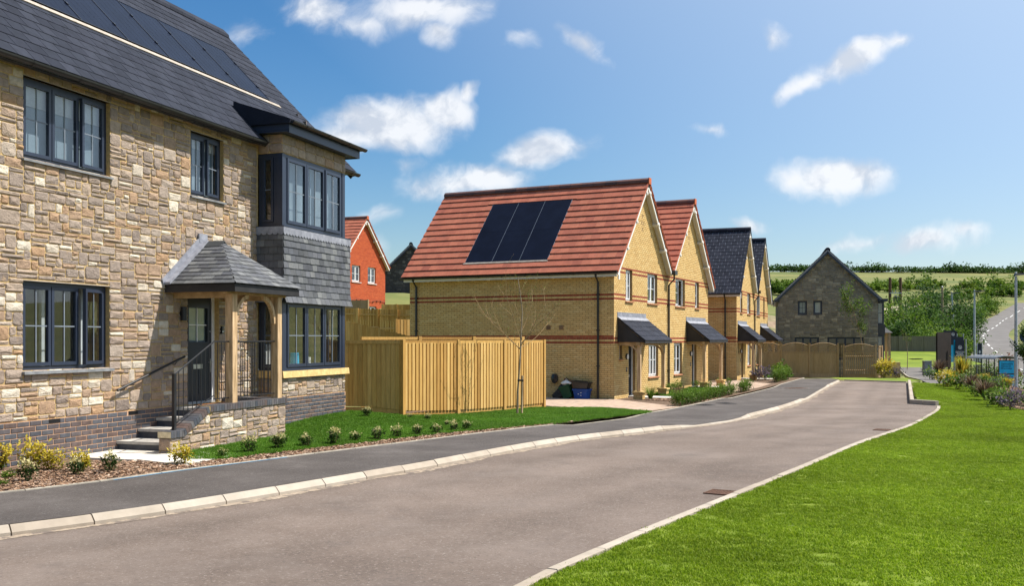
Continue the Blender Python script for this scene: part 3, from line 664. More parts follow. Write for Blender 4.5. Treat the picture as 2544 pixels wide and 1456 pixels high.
def cover(x, y, z, w, l, rot, lab, m='rust', nm='manhole_cover'):
    t = thing(nm, lab, 'manhole cover', (x, y, z))
    fr = Fr((x, y, z), (math.cos(rot), math.sin(rot), 0), (-math.sin(rot), math.cos(rot), 0), (0, 0, 1))
    MB(fr).box(-w/2-.03, w/2+.03, -l/2-.03, l/2+.03, -.02, .007).build('frame', 'concrete' if m == 'rust' else m, t)
    MB(fr).box(-w/2, w/2, -l/2, l/2, -.02, .011).build('lid', m, t)
    for i in range(5): MB(fr).box(-w/2+.03, w/2-.03, -l/2+(i+.35)*l/5, -l/2+(i+.65)*l/5, 0, .014).build('tread_rib', m, t)
cover(11.9, 41.7, float(zr(41.7)+kerb_h(41.7))+.004, .9, .55, .35, 'rust-red twin manhole cover in the footpath by the paved drive')
cover(5.75, 29.6, float(zr(29.6)+.1)+.004, .4, .4, .5, 'small black cover in the footpath beside the clipped box hedge', 'black_metal')
cover(6.6, 30.6, float(zr(30.6)+.1)+.004, .4, .4, .5, 'second small black cover in the footpath further along the box hedge', 'black_metal')
cover(27.2, 67.0, .78, .7, .5, .2, 'dark metal cover set in the small lawn behind the walking path', 'black_metal')
o = strip('blue_marking', lambda y: xp(y)+.004, lambda y: xp(y)+.034, np.arange(12.3, 14.9, .2), lambda x, y: zr(y)+kerb_h(y)+.0085, 'blue_line')
# ------------------------------------------------------------------ windows
def rot_about(pts, a0, b0, ang):
    out = []
    for a, b, c in pts:
        x, y = a-a0, b-b0; out.append((a0+x*math.cos(ang)-y*math.sin(ang), b0+x*math.sin(ang)+y*math.cos(ang), c))
    return out
def window(house, fr, a0, a1, c0, c1, bf, lights, m='frame', fw=.055, sw=.05, bars=(2, 2), sill=None, behind=None, openl=None, depth=.07, barm='glazing', bt=.009, head=None, name='window'):
    """bf = face of the frame; lights = widths shares; bars=(cols,rows) panes"""
    w = MB(fr)
    w.box(a0, a0+fw, bf-depth, bf, c0, c1); w.box(a1-fw, a1, bf-depth, bf, c0, c1)
    w.box(a0+fw, a1-fw, bf-depth, bf, c1-fw, c1); w.box(a0+fw, a1-fw, bf-depth, bf, c0, c0+fw)
    tot = sum(lights); x = a0+fw; W = (a1-a0-2*fw); edges = []
    for i, l in enumerate(lights):
        x1 = x+W*l/tot; edges.append((x, x1))
        if i < len(lights)-1: w.box(x1-fw*.35, x1+fw*.35, bf-depth, bf-.004, c0+fw, c1-fw)
        x = x1
    win = w.build(name, m, house)
    for i, (x0, x1) in enumerate(edges):
        ang = 0.
        x0 += .008; x1 -= .008; z0, z1 = c0+fw+.004, c1-fw-.004; f = bf+.018
        T = (lambda P: P)
        if openl is not None and openl[0] == i:
            ang = openl[1]; hx = x1 if openl[2] == 'r' else x0; T = lambda P, hx=hx, ang=ang: rot_about(P, hx, f, ang)
        sb = MB(fr)
        for q in ((x0, x0+sw, z0, z1), (x1-sw, x1, z0, z1), (x0+sw, x1-sw, z1-sw, z1), (x0+sw, x1-sw, z0, z0+sw)):
            b = .010   # chamfered inner bead
            sb.add(T([(q[0], f-.05, q[2]), (q[1], f-.05, q[2]), (q[1], f, q[2]), (q[0], f, q[2]), (q[0], f-.05, q[3]), (q[1], f-.05, q[3]), (q[1], f, q[3]), (q[0], f, q[3])]), BOXF)
        sb.build('sash', m, win)
        g = MB(fr); p0, p1, r0, r1 = x0+sw-.004, x1-sw+.004, z0+sw-.004, z1-sw+.004
        g.add(T([(p0, f-.032, r0), (p1, f-.032, r0), (p1, f-.026, r0), (p0, f-.026, r0), (p0, f-.032, r1), (p1, f-.032, r1), (p1, f-.026, r1), (p0, f-.026, r1)]), BOXF)
        g.build('pane', 'glass', win)
        for k in range(1, bars[0]):
            xx = p0+(p1-p0)*k/bars[0]
            MB(fr).add(T([(xx-bt, f-.025, r0), (xx+bt, f-.025, r0), (xx+bt, f-.018, r0), (xx-bt, f-.018, r0), (xx-bt, f-.025, r1), (xx+bt, f-.025, r1), (xx+bt, f-.018, r1), (xx-bt, f-.018, r1)]), BOXF).build('glazing_bar', barm, win)
        for k in range(1, bars[1]):
            zz = r0+(r1-r0)*k/bars[1]
            MB(fr).add(T([(p0, f-.024, zz-bt), (p1, f-.024, zz-bt), (p1, f-.019, zz-bt), (p0, f-.019, zz-bt), (p0, f-.024, zz+bt), (p1, f-.024, zz+bt), (p1, f-.019, zz+bt), (p0, f-.019, zz+bt)]), BOXF).build('glazing_bar', barm, win)
    if sill:
        sm_, sh, so, sx = sill[:4]
        MB(fr).hexa([(a0-sx, bf-.05, c0-sh), (a1+sx, bf-.05, c0-sh), (a1+sx, so, c0-sh), (a0-sx, so, c0-sh)], [(a0-sx, bf-.05, c0-.002), (a1+sx, bf-.05, c0-.002), (a1+sx, so, c0-.016), (a0-sx, so, c0-.016)]).build('sill', sm_, win)
    for (bm_, z0, z1, bb) in (behind or []):
        MB(fr).box(a0+.02, a1-.02, bf-depth-bb-.012, bf-depth-bb, z0, z1).build('blind' if bm_ == 'blind' else 'curtain', bm_, win)
    return win
def gutter(parent, fr, a0, a1, b, c, r=.055, m='black_plastic', name='gutter', brk=.9):
    """half-round gutter along a"""
    n = 8; vs = []; 
    for a in (a0, a1):
        for rr in (r, r-.006):
            for i in range(n+1):
                t = math.pi+math.pi*i/n; vs.append((a, b+rr*math.cos(t), c+rr*math.sin(t)))
    k = n+1; fs = []
    for i in range(n):
        fs += [(i, i+1, 2*k+i+1, 2*k+i), (k+i, 3*k+i, 3*k+i+1, k+i+1), (i, k+i, k+i+1, i+1), (2*k+i, 2*k+i+1, 3*k+i+1, 3*k+i)]
    fs += [(0, 2*k, 3*k, k), (n, k+n, 3*k+n, 2*k+n)]
    g = MB(fr); g.add(vs, fs); o = g.build(name, m, parent)
    e = MB(fr)
    for a in (a0, a1-.004): e.add([(a, b+r*math.cos(math.pi+math.pi*i/n), c+r*math.sin(math.pi+math.pi*i/n)) for i in range(n+1)]+[(a+.004, b+r*math.cos(math.pi+math.pi*i/n), c+r*math.sin(math.pi+math.pi*i/n)) for i in range(n+1)], [list(range(n+1)), list(range(2*n+1, n, -1))])
    e.build('stop_end', m, o)
    x = a0+.5
    while x < a1:
        bb = MB(fr); P = [(b+(r+.008)*math.cos(math.pi+math.pi*i/n), c+(r+.008)*math.sin(math.pi+math.pi*i/n)) for i in range(n+1)]
        bb.prism([(0, 0)], 0, 0) if False else None
        bb.add([(x, p[0], p[1]) for p in P]+[(x+.05, p[0], p[1]) for p in P], [(i, i+1, i+1+k, i+k) for i in range(n)]); bb.build('bracket', m, o)
        x += brk
    return o
def pipe(parent, fr, pts, r=.035, m='black_plastic', name='downpipe', clips=()):
    o = MB(fr).tube(pts, r, 10).build(name, m, parent, smooth=False)
    for (a, b, c) in clips: MB(fr).box(a-r-.012, a+r+.012, b-r-.02, b+r+.004, c-.02, c+.02).build('pipe_clip', m, o)
    return o

# ------------------------------------------------------------------ the stone house
def stone_house():
    H = thing('stone_house', 'large rubble stone house with slate roof, solar panels and slate-hung bay', 'house', HF(18, 0, .3))
    S0, S1, ZT = 11.4, 23.75, 6.02
    UL = (14.56, 16.31, 4.64, 5.79); US = (18.35, 19.34, 4.64, 5.77); LL = (14.55, 16.30, 1.66, 2.92)
    DR = (18.26, 19.19, .945, 2.95); BAYL = (20.5, 23.1, 1.34, 2.86); BAYU = (20.5, 23.1, 4.3, 6.0)
    ops = [UL, US, LL, DR, BAYL, BAYU]
    # shell
    w = MB(HF); wall_sheet(w, S0, S1, .1, ZT, -.3, 0, ops); wall = w.build('front_wall', 'mortar', H)
    e = MB(HF); e.box(S1-.3, S1, -6.6, -.3, .1, ZT); e.prism([(-6.6, ZT), (0, ZT), (-3.2, 9.25), (-3.4, 9.25)], S1-.3, S1-.002, axis='a'); ew = e.build('gable_wall', 'mortar', H)
    e = MB(HF); e.box(S0, S0+.3, -6.6, -.3, .1, ZT); e.prism([(-6.6, ZT), (0, ZT), (-3.2, 9.25), (-3.4, 9.25)], S0, S0+.3, axis='a'); e.box(S0+.3, S1-.3, -6.6, -6.3, .1, ZT); e.build('rear_wall', 'mortar', H)
    f = MB(HF); f.box(S0+.3, S1-.3, -6.3, -.3, 3.2, 3.4); f.box(S0+.3, S1-.3, -6.3, -.3, .6, .9); f.box(17.2, 17.3, -6.3, -.3, .9, 3.2); f.box(17.2, 17.3, -6.3, -.3, 3.4, 6); f.box(19.9, 20.0, -6.3, -.3, .9, 3.2); f.box(19.9, 20.0, -6.3, -.3, 3.4, 6); f.box(S0+.3, S1-.3, -3.6, -3.5, .9, 3.2); f.box(S0+.3, S1-.3, -3.6, -3.5, 3.4, 6); f.box(S0+.3, S1-.3, -6.3, -.3, 5.95, 6.0); f.build('inside_wall', 'wall_inside', H)
    PO = [(17.9, 19.5, 0, .95)]
    st = rubble(S0, S1, .955, ZT-.02, ops+[(20.46, 23.15, 1.3, 2.9), (20.46, 23.15, 4.2, 6.02)], seed=11)
    st = [q for q in st if not (20.55 < np.mean([v[0] for v in q[0]]) < 23.05)]
    # stones on the gable end (seen only from the side)
    ge = rubble(-6.6, 0, .955, 9.0, [], seed=12, top=lambda a: 9.3-abs(a+3.3)*.98, u=.11)
    GE = Fr(HF(S1, 0, 0), HF.R[1], HF.R[0], (0, 0, 1))
    gm = MB(GE)
    for v, fcs, t in ge: gm.add(v, fcs, t)
    gm.build('stones', 'stone', ew, 'stuff')
    pieces(wall, 'stone', st, 'stone', HF, limit=270)
    # plinth of blue engineering brick with air bricks
    pl = MB(HF); pl.box(S0, 17.86, -.003, .014, .1, .95); pl.box(19.5, 20.5, -.003, .014, .1, .95); pl = pl.build('plinth', 'plinth_mortar', H)
    AB = [(15.02, 15.24, .885, .945), (16.72, 16.94, .885, .945)]
    pb = bricks(S0, 17.86, .2, .95, AB, seed=21, d=.022, b0=.01)
    pieces(pl, 'brick', pb, 'plinth_brick', HF, limit=220)
    for (a0, a1, c0, c1) in AB:
        ab = MB(HF).box(a0, a1, .005, .016, c0, c1).build('air_brick', 'black_plastic', H)
        for i in range(4): MB(HF).box(a0, a1, .012, .024, c0+.003+i*.0155, c0+.011+i*.0155).build('louvre', 'black_plastic', ab)
    # windows
    fb = -.075
    window(H, HF, *UL, fb, [1, 1, 1], sill=('grey_stone', .045, .05, .03), behind=[('voile_sky_tint', UL[2], UL[3], .035), ('blind', 5.42, UL[3], .012)], openl=(2, -.10, 'r'))
    window(H, HF, *US, fb, [1, 1], sill=('grey_stone', .045, .05, .03), behind=[('voile_sky_tint', US[2], US[3], .035), ('blind', 5.52, US[3], .012)], openl=(1, -.12, 'r'))
    window(H, HF, *LL, fb, [1, 1, 1], sill=('grey_stone', .055, .07, .03), openl=(2, -.22, 'r'), behind=[])
    for (a0, a1, c0, c1) in (UL, US, LL): MB(HF).box(a0-.01, a1+.01, -.07, .012, c1, c1+.012).build('lintel_plate', 'pale_flash', H)
    # curtains inside the ground floor window
    for a in (14.62, 15.22, 16.02): MB(HF).box(a, a+.06, -.34, -.30, 1.66, 2.92).build('curtain', 'blind', H)
    # door
    d = MB(HF); fb = -.09
    d.box(DR[0], DR[0]+.055, fb-.08, fb, DR[2], DR[3]); d.box(DR[1]-.075, DR[1], fb-.08, fb, DR[2], DR[3]); d.box(DR[0]+.055, DR[1]-.075, fb-.08, fb, DR[3]-.09, DR[3])
    df = d.build('door_frame', 'white_frame', H)
    L0, L1, D0, D1 = DR[0]+.06, DR[1]-.08, DR[2]+.045, DR[3]-.095
    q = (18.39, 18.97, 2.12, 2.70)   # glazed opening
    q = (L0+.11, L1-.13, 2.05, 2.66)
    lf = MB(HF); wall_sheet(lf, L0, L1, D0, D1, fb-.06, fb-.016, [q]); lf = lf.build('door', 'door', H)
    fm = MB(HF)
    for r in ((q[0]-.035, q[1]+.035, q[3], q[3]+.035), (q[0]-.035, q[1]+.035, q[2]-.035, q[2]), (q[0]-.035, q[0], q[2], q[3]), (q[1], q[1]+.035, q[2], q[3])): fm.box(r[0], r[1], fb-.016, fb+.002, r[2], r[3])
    for i in range(2):
        x0 = L0+.09+i*(L1-L0-.15)/2; MB(HF).box(x0, x0+.012, fb-.017, fb-.010, D0+.12, 1.7).build('groove_bead', 'door', lf)
    fm.build('moulding', 'door', lf)
    MB(HF).box(q[0], q[1], fb-.042, fb-.036, q[2], q[3]).build('pane', 'glass', lf)
    MB(HF).box(q[0], q[1], fb-.06, fb-.055, q[2], q[3]).build('frosted_backing', 'voile_sky_tint', lf)
    xm, zm = (q[0]+q[1])/2, (q[2]+q[3])/2
    MB(HF).box(xm-.009, xm+.009, fb-.034, fb-.024, q[2], q[3]).build('glazing_bar', 'white_frame', lf); MB(HF).box(q[0], q[1], fb-.034, fb-.025, zm-.009, zm+.009).build('glazing_bar', 'white_frame', lf)
    MB(HF).box(xm-.13, xm+.13, fb-.018, fb-.008, 1.57, 1.65).build('letter_plate', 'steel', lf)
    MB(HF).box(L1-.055, L1-.025, fb-.018, fb-.006, 1.5, 1.74).build('handle_plate', 'steel', lf); MB(HF).tube([(L1-.04, fb-.01, 1.68), (L1-.04, fb+.04, 1.68), (L1-.15, fb+.045, 1.68)], .009, 8).build('door_handle', 'steel', lf)
    MB(HF).tube([(L1-.04, fb-.02, 2.24), (L1-.04, fb-.008, 2.24)], .016, 10).build('latch_lock', 'steel', lf)
    MB(HF).box(DR[0], DR[1], -.30, fb+.03, DR[2]-.02, DR[2]+.042).build('threshold', 'galv', H)
    # lamp, door bell, handrail on the wall
    lm = MB(HF).tube([(18.07, .07, 2.42), (18.07, .07, 2.66)], .05, 14).build('wall_lamp', 'black_metal', H); MB(HF).box(18.04, 18.10, 0, .06, 2.50, 2.58).build('lamp_bracket', 'black_metal', lm)
    db = MB(HF).box(19.225, 19.275, .0, .05, 2.20, 2.34).build('doorbell', 'black_plastic', H); MB(HF).tube([(19.25, .045, 2.24), (19.25, .053, 2.24)], .018, 14).build('bell_button', 'steel', db)
    hr = MB(HF).tube([(16.36, .10, 1.30), (18.05, .10, 1.80)], .021, 10).build('handrail', 'black_metal', H)
    for s_, z_ in ((16.55, 1.355), (17.85, 1.74)): MB(HF).tube([(s_, 0.0, z_-.07), (s_, .05, z_-.07), (s_, .10, z_-.015)], .008, 8).build('rail_bracket', 'black_metal', hr)
    # ------------- bay
    B0, B1, BN = 20.5, 23.1, .54
    bw = MB(HF); bw.box(B0, B1, 0, BN, .1, 1.34); bw = bw.build('bay_wall', 'mortar', H)
    FB = HF; SB = Fr(HF(B0, 0, 0), HF.R[1], -HF.R[0], (0, 0, 1))       # left cheek: a = outwards
    fs_ = rubble(B0-.0, B1, .955, 1.335, [], seed=31); fs_ = [([(v[0], v[1]+BN, v[2]) for v in q[0]], q[1], q[2]) for q in fs_]
    pieces(bw, 'stone', fs_, 'stone', HF, limit=40)
    pieces(bw, 'stone', rubble(0.02, BN+.02, .955, 1.335, [], seed=32), 'stone', SB, limit=20)
    bp = MB(HF).box(B0-.014, B1+.004, 0, BN+.014, .1, .95).build('bay_plinth', 'plinth_mortar', H)
    pb = bricks(B0-.02, B1+.01, .35, .95, [], seed=33, d=.022, b0=.01); pieces(bp, 'brick', [([(v[0], v[1]+BN, v[2]) for v in q[0]], q[1], q[2]) for q in pb], 'plinth_brick', HF, limit=110)
    pieces(bp, 'brick', bricks(0, BN+.02, .35, .95, [], seed=34, d=.022, b0=.01), 'plinth_brick', SB, limit=30)
    # ochre stone sill in three blocks
    for i in range(3):
        a0 = B0-.07+i*.925; MB(HF).hexa([(a0, -.0, 1.345), (min(a0+.919, B1+.08), -.0, 1.345), (min(a0+.919, B1+.08), BN+.075, 1.345), (a0, BN+.075, 1.345)], [(a0, 0, 1.485), (min(a0+.919, B1+.08), 0, 1.485), (min(a0+.919, B1+.08), BN+.06, 1.475), (a0, BN+.06, 1.475)]).build('bay_sill', 'ochre_stone', H)
    # lower and upper windows, front and cheek
    for (c0, c1, op, bh) in ((1.485, 2.86, None, []), (4.32, 5.73, (2, -.03, 'r'), [('voile_sky_tint', 4.33, 5.7, .20)])):
        [MB(HF).box(q, q+.12, BN-.12, BN+.004, c0, c1).build('bay_post', 'frame', H) for q in (B0, B1-.12)]
        window(H, HF, B0+.12, B1-.12, c0, c1, BN-.01, [1.02, 1, 1], fw=.06, sw=.06, openl=op, behind=[] if c0 < 3 else [], bars=(2, 2))
        window(H, SB, .02, BN-.12, c0, c1, -.01, [1], fw=.07, sw=.05, bars=(1, 2), behind=[])
        SR = Fr(HF(B1, 0, 0), HF.R[1], HF.R[0], (0, 0, 1)); window(H, SR, .02, BN-.12, c0, c1, -.01, [1], fw=.07, sw=.05, bars=(1, 2))
        MB(HF).box(B0-.02, B1+.03, BN-.06, BN+.05, c0-.03, c0-.002).build('sub_sill', 'frame', H)
    # voile, objects on the inner sill
    MB(HF).box(B0+.2, B0+1.4, BN-.22, BN-.21, 4.35, 5.7).build('curtain', 'voile_sky_tint', H); MB(HF).box(B0+1.45, B1-.15, BN-.22, BN-.21, 4.35, 5.7).build('curtain', 'voile_sky_tint', H)
    MB(HF).box(B0+.02, B1-.02, -.4, BN-.1, 1.42, 1.50).build('inner_sill', 'white_frame', H); MB(HF).box(B0+.02, B1-.02, -.4, BN-.1, 4.24, 4.3).build('inner_sill', 'white_frame', H)
    MB(HF).tube([(20.95, .15, 1.5), (20.95, .15, 1.78)], .07, 12).build('orange_jar', 'orange_glass', H); MB(HF).tube([(21.55, .2, 1.5), (21.55, .2, 1.82)], .10, 12, r2=.09).build('blue_jar', 'cyan', H)
    MB(HF).tube([(22.05, .2, 1.5), (22.05, .2, 1.62)], .05, 10).build('white_jar', 'white_paint', H); MB(HF).tube([(22.2, .15, 1.5), (22.2, .15, 1.72)], .05, 10).build('white_jar', 'white_paint', H)
    MB(HF).box(20.66, 20.84, .0, .08, 1.5, 2.0).build('chair_back', 'wall_inside', H)
    # slate hanging between the windows
    hb = MB(HF).box(B0, B1, 0, BN, 2.86, 4.29).build('slate_hung_wall', 'dark_slate', H)
    rng = random.Random(5); T = 4.18-2.82
    for nm, fr, lo, hi in (('f', Fr(HF(0, BN+.055, 2.82), HF.R[0], (0, 0, 1), HF.R[1]), B0-.055, B1+.13), ('s', Fr(HF(B0-.055, 0, 2.82), HF.R[1], (0, 0, 1), -HF.R[0]), 0., BN+.06)):
        it = roof_pieces(lambda t: lo, lambda t: hi, T, .136, .19, .006, .022, rng)
        # natural slates: uneven lower edges
        it = [([(v[0]+(0 if i in (2, 3, 6, 7) else rng.uniform(-.002, .002)), v[1]-(0 if i in (2, 3, 6, 7) else jj), v[2]) for i, v in enumerate(q[0])], q[1], q[2]) for q in it for jj in [rng.uniform(0, .006)]]
        # flare outwards at the foot
        it = [([(v[0], v[1], v[2]+.05*max(0, .3-v[1])**2/.09) for v in q[0]], q[1], q[2]) for q in it]
        pieces(hb, 'slate', it, 'natural_slate', fr)
        back = MB(fr); back.box(lo, hi-.01, 0.02, T, -.05, -.003); back.build('backing', 'dark_board', hb)
    MB(HF).box(B1+.0, B1+.13, 0, BN+.05, 2.84, 4.2).build('side_slates', 'dark_slate', hb)
    # lead apron with scalloped edge
    for fr, lo, hi in ((Fr(HF(0, BN+.075, 0), HF.R[0], HF.R[1], (0, 0, 1)), B0-.075, B1+.14), (Fr(HF(B0-.075, 0, 0), HF.R[1], -HF.R[0], (0, 0, 1)), .0, BN+.075)):
        n = int(round((hi-lo)/.112)); wv = (hi-lo)/n
        ld = MB(fr)
        for i in range(n):
            x0 = lo+i*wv; P = [(x0+wv/2-math.cos(t)*wv/2, 4.185-math.sin(t)*.052) for t in np.linspace(0, math.pi, 9)]
            ld.prism([(x0, 4.30)]+P+[(x0+wv, 4.30)], 0, .004)
        ld.build('lead_apron', 'lead', H)
    MB(HF).box(B0-.08, B1+.145, -.0, BN+.085, 4.292, 4.305).build('lead_cap', 'frame', H)
    # stone head over the upper bay window and its low roof
    hd = MB(HF).box(B0, B1, 0, BN, 5.735, 6.2).build('bay_head', 'mortar', H)
    rng = random.Random(8); it = []
    x = B0
    while x < B1-.05:
        wv = min(rng.uniform(.26, .42), B1-x); wv = B1-x if B1-x-wv < .12 else wv
        it.append(stone_item(x+.006, x+wv-.006, 5.745, 5.915, .022, rng.uniform(.3, .75), rng)); x += wv
    x = B0
    while x < B1-.05:
        wv = min(rng.uniform(.3, .5), B1-x); wv = B1-x if B1-x-wv < .12 else wv
        it.append(stone_item(x+.006, x+wv-.006, 5.927, 6.1, .02, rng.uniform(.1, .6), rng)); x += wv
    pieces(hd, 'stone', [([(v[0], v[1]+BN, v[2]) for v in q[0]], q[1], q[2]) for q in it], 'stone', HF)
    pieces(hd, 'stone', [stone_item(.02, .26, 5.745, 6.1, .02, .3, rng), stone_item(.27, BN+.01, 5.745, 5.915, .02, .45, rng), stone_item(.27, BN+.01, 5.927, 6.1, .02, .35, rng)], 'stone', SB)
    br = MB(HF); br.box(B0-.18, B1+.2, -.3, BN+.26, 6.1, 6.14); br.box(B0-.18, B1+.2, BN+.235, BN+.262, 6.08, 6.25); br.box(B0-.18, B0-.155, -.2, BN+.235, 6.13, 6.25); br.box(B1+.175, B1+.2, -.3, BN+.235, 6.08, 6.25)
    br = br.build('bay_fascia', 'frame', H)
    MB(HF).hexa([(B0-.24, -.4, 6.25), (B1+.26, -.4, 6.25), (B1+.26, BN+.3, 6.25), (B0-.24, BN+.3, 6.25)], [(B0-.24, -.4, 6.75), (B1+.26, -.4, 6.75), (B1+.26, BN+.32, 6.33), (B0-.24, BN+.32, 6.33)]).build('bay_roof', 'slate', H)
    gutter(H, HF, B0-.2, B1+.34, BN+.33, 6.30, .058)
    # ------------- main roof
    E = HF(0, .27, 5.95); R = HF(0, -3.27, 9.51); up = R-E; T = np.linalg.norm(up); up /= T; nn = np.cross(up, HF.R[0]); nn = nn if nn[2] > 0 else -nn
    RF = Fr(E, HF.R[0], up, nn); RS0, RS1 = 11.2, 24.2
    dk = MB(RF); dk.box(RS0, RS1-.02, 0, T, -.12, -.012); rf = dk.build('roof', 'dark_board', H)
    E2 = HF(0, -6.95, 5.7); R2 = HF(0, -3.27, 9.49); u2 = R2-E2; T2 = np.linalg.norm(u2); u2 /= T2; n2 = np.cross(u2, HF.R[0]); n2 = n2 if n2[2] > 0 else -n2
    MB(Fr(E2, HF.R[0], u2, n2)).box(RS0, RS1-.02, 0, T2, -.12, 0).build('rear_roof', 'slate', H)
    P0, P1, PS0, PS1 = 2.03, 3.75, 11.2, 22.78
    rng = random.Random(4)
    it = roof_pieces(lambda t: RS0, lambda t: RS1, T, .252, .302, .005, .009, rng, gap=.0045, holes=[(PS0, PS1+.02, P0-.16, P1+.02), (B0-.2, B1+.22, -.1, .42)])
    pieces(rf, 'slate', it, 'slate', RF)
    # solar panels in one row
    pn = []
    x = PS1
    while x > PS0+.5:
        p = MB(RF).box(x-1.14, x, P0, P1, -.01, .022).build('solar_panel', 'solar', rf)
        fm = MB(RF)
        for r in ((x-1.15, x-1.137, P0, P1), (x-.003, x+.004, P0, P1), (x-1.137, x-.003, P0-.006, P0+.01), (x-1.137, x-.003, P1-.01, P1+.006)): fm.box(r[0], r[1], r[2], r[3], -.01, .030)
        fm.build('panel_frame', 'black_metal', p)
        for z in (P0+.45, P0+1.25): MB(RF).box(x-.02, x+.02, z-.03, z+.03, .0, .042).build('clamp', 'black_metal', p)
        for k in range(1, 6): MB(RF).box(x-1.122+k*.187, x-1.119+k*.187, P0+.01, P1-.01, .02, .0228).build('cell_line', 'slate', p)
        x -= 1.155
    MB(RF).box(PS0, PS1+.32, P0-.155, P0-.06, .0, .022).build('panel_flashing', 'pale_flash', rf)
    rt = MB(RF)
    # ridge tiles
    x = RS0; rng = random.Random(9)
    while x < RS1-.1:
        x1 = min(x+.447, RS1+.0)
        c = [(R[0], R[1])]
        m_ = MB(HF); P = [(-3.27-.17, 9.365), (-3.27-.155, 9.44), (-3.27, 9.585), (-3.27+.155, 9.44), (-3.27+.17, 9.365), (-3.27, 9.53)]
        m_.prism(P, x+.003, x1-.003, rng.random(), axis='a'); m_.build('ridge_tile', 'slate', rf); x = x1
    # verge board, soffit, fascia, gutter
    vb = MB(RF); vb.box(RS1-.03, RS1-.005, 0, T, -.2, -.02); vb.build('verge_board', 'frame', H)
    so_ = MB(HF); so_.box(RS0, B0-.2, .0, .2, 5.90, 5.92); so_.box(RS0, B0-.2, .19, .215, 5.86, 5.96); so_.build('soffit', 'frame', H); so_ = MB(HF); so_.box(B1+.22, RS1, -.1, .2, 5.90, 5.92); so_.box(B1+.22, RS1, .19, .215, 5.86, 5.96); so_.build('soffit', 'frame', H)
    gutter(H, HF, RS0, B0-.22, .285, 5.915, .066); gutter(H, HF, B1+.26, RS1+.06, .285, 5.915, .066)
    pipe(H, HF, [(B1+.32, .27, 5.88), (B1+.32, .26, 5.76), (B1+.30, .15, 5.55), (B1+.29, .07, 5.45), (B1+.29, .07, .5)])
    return H
STONE = stone_house()

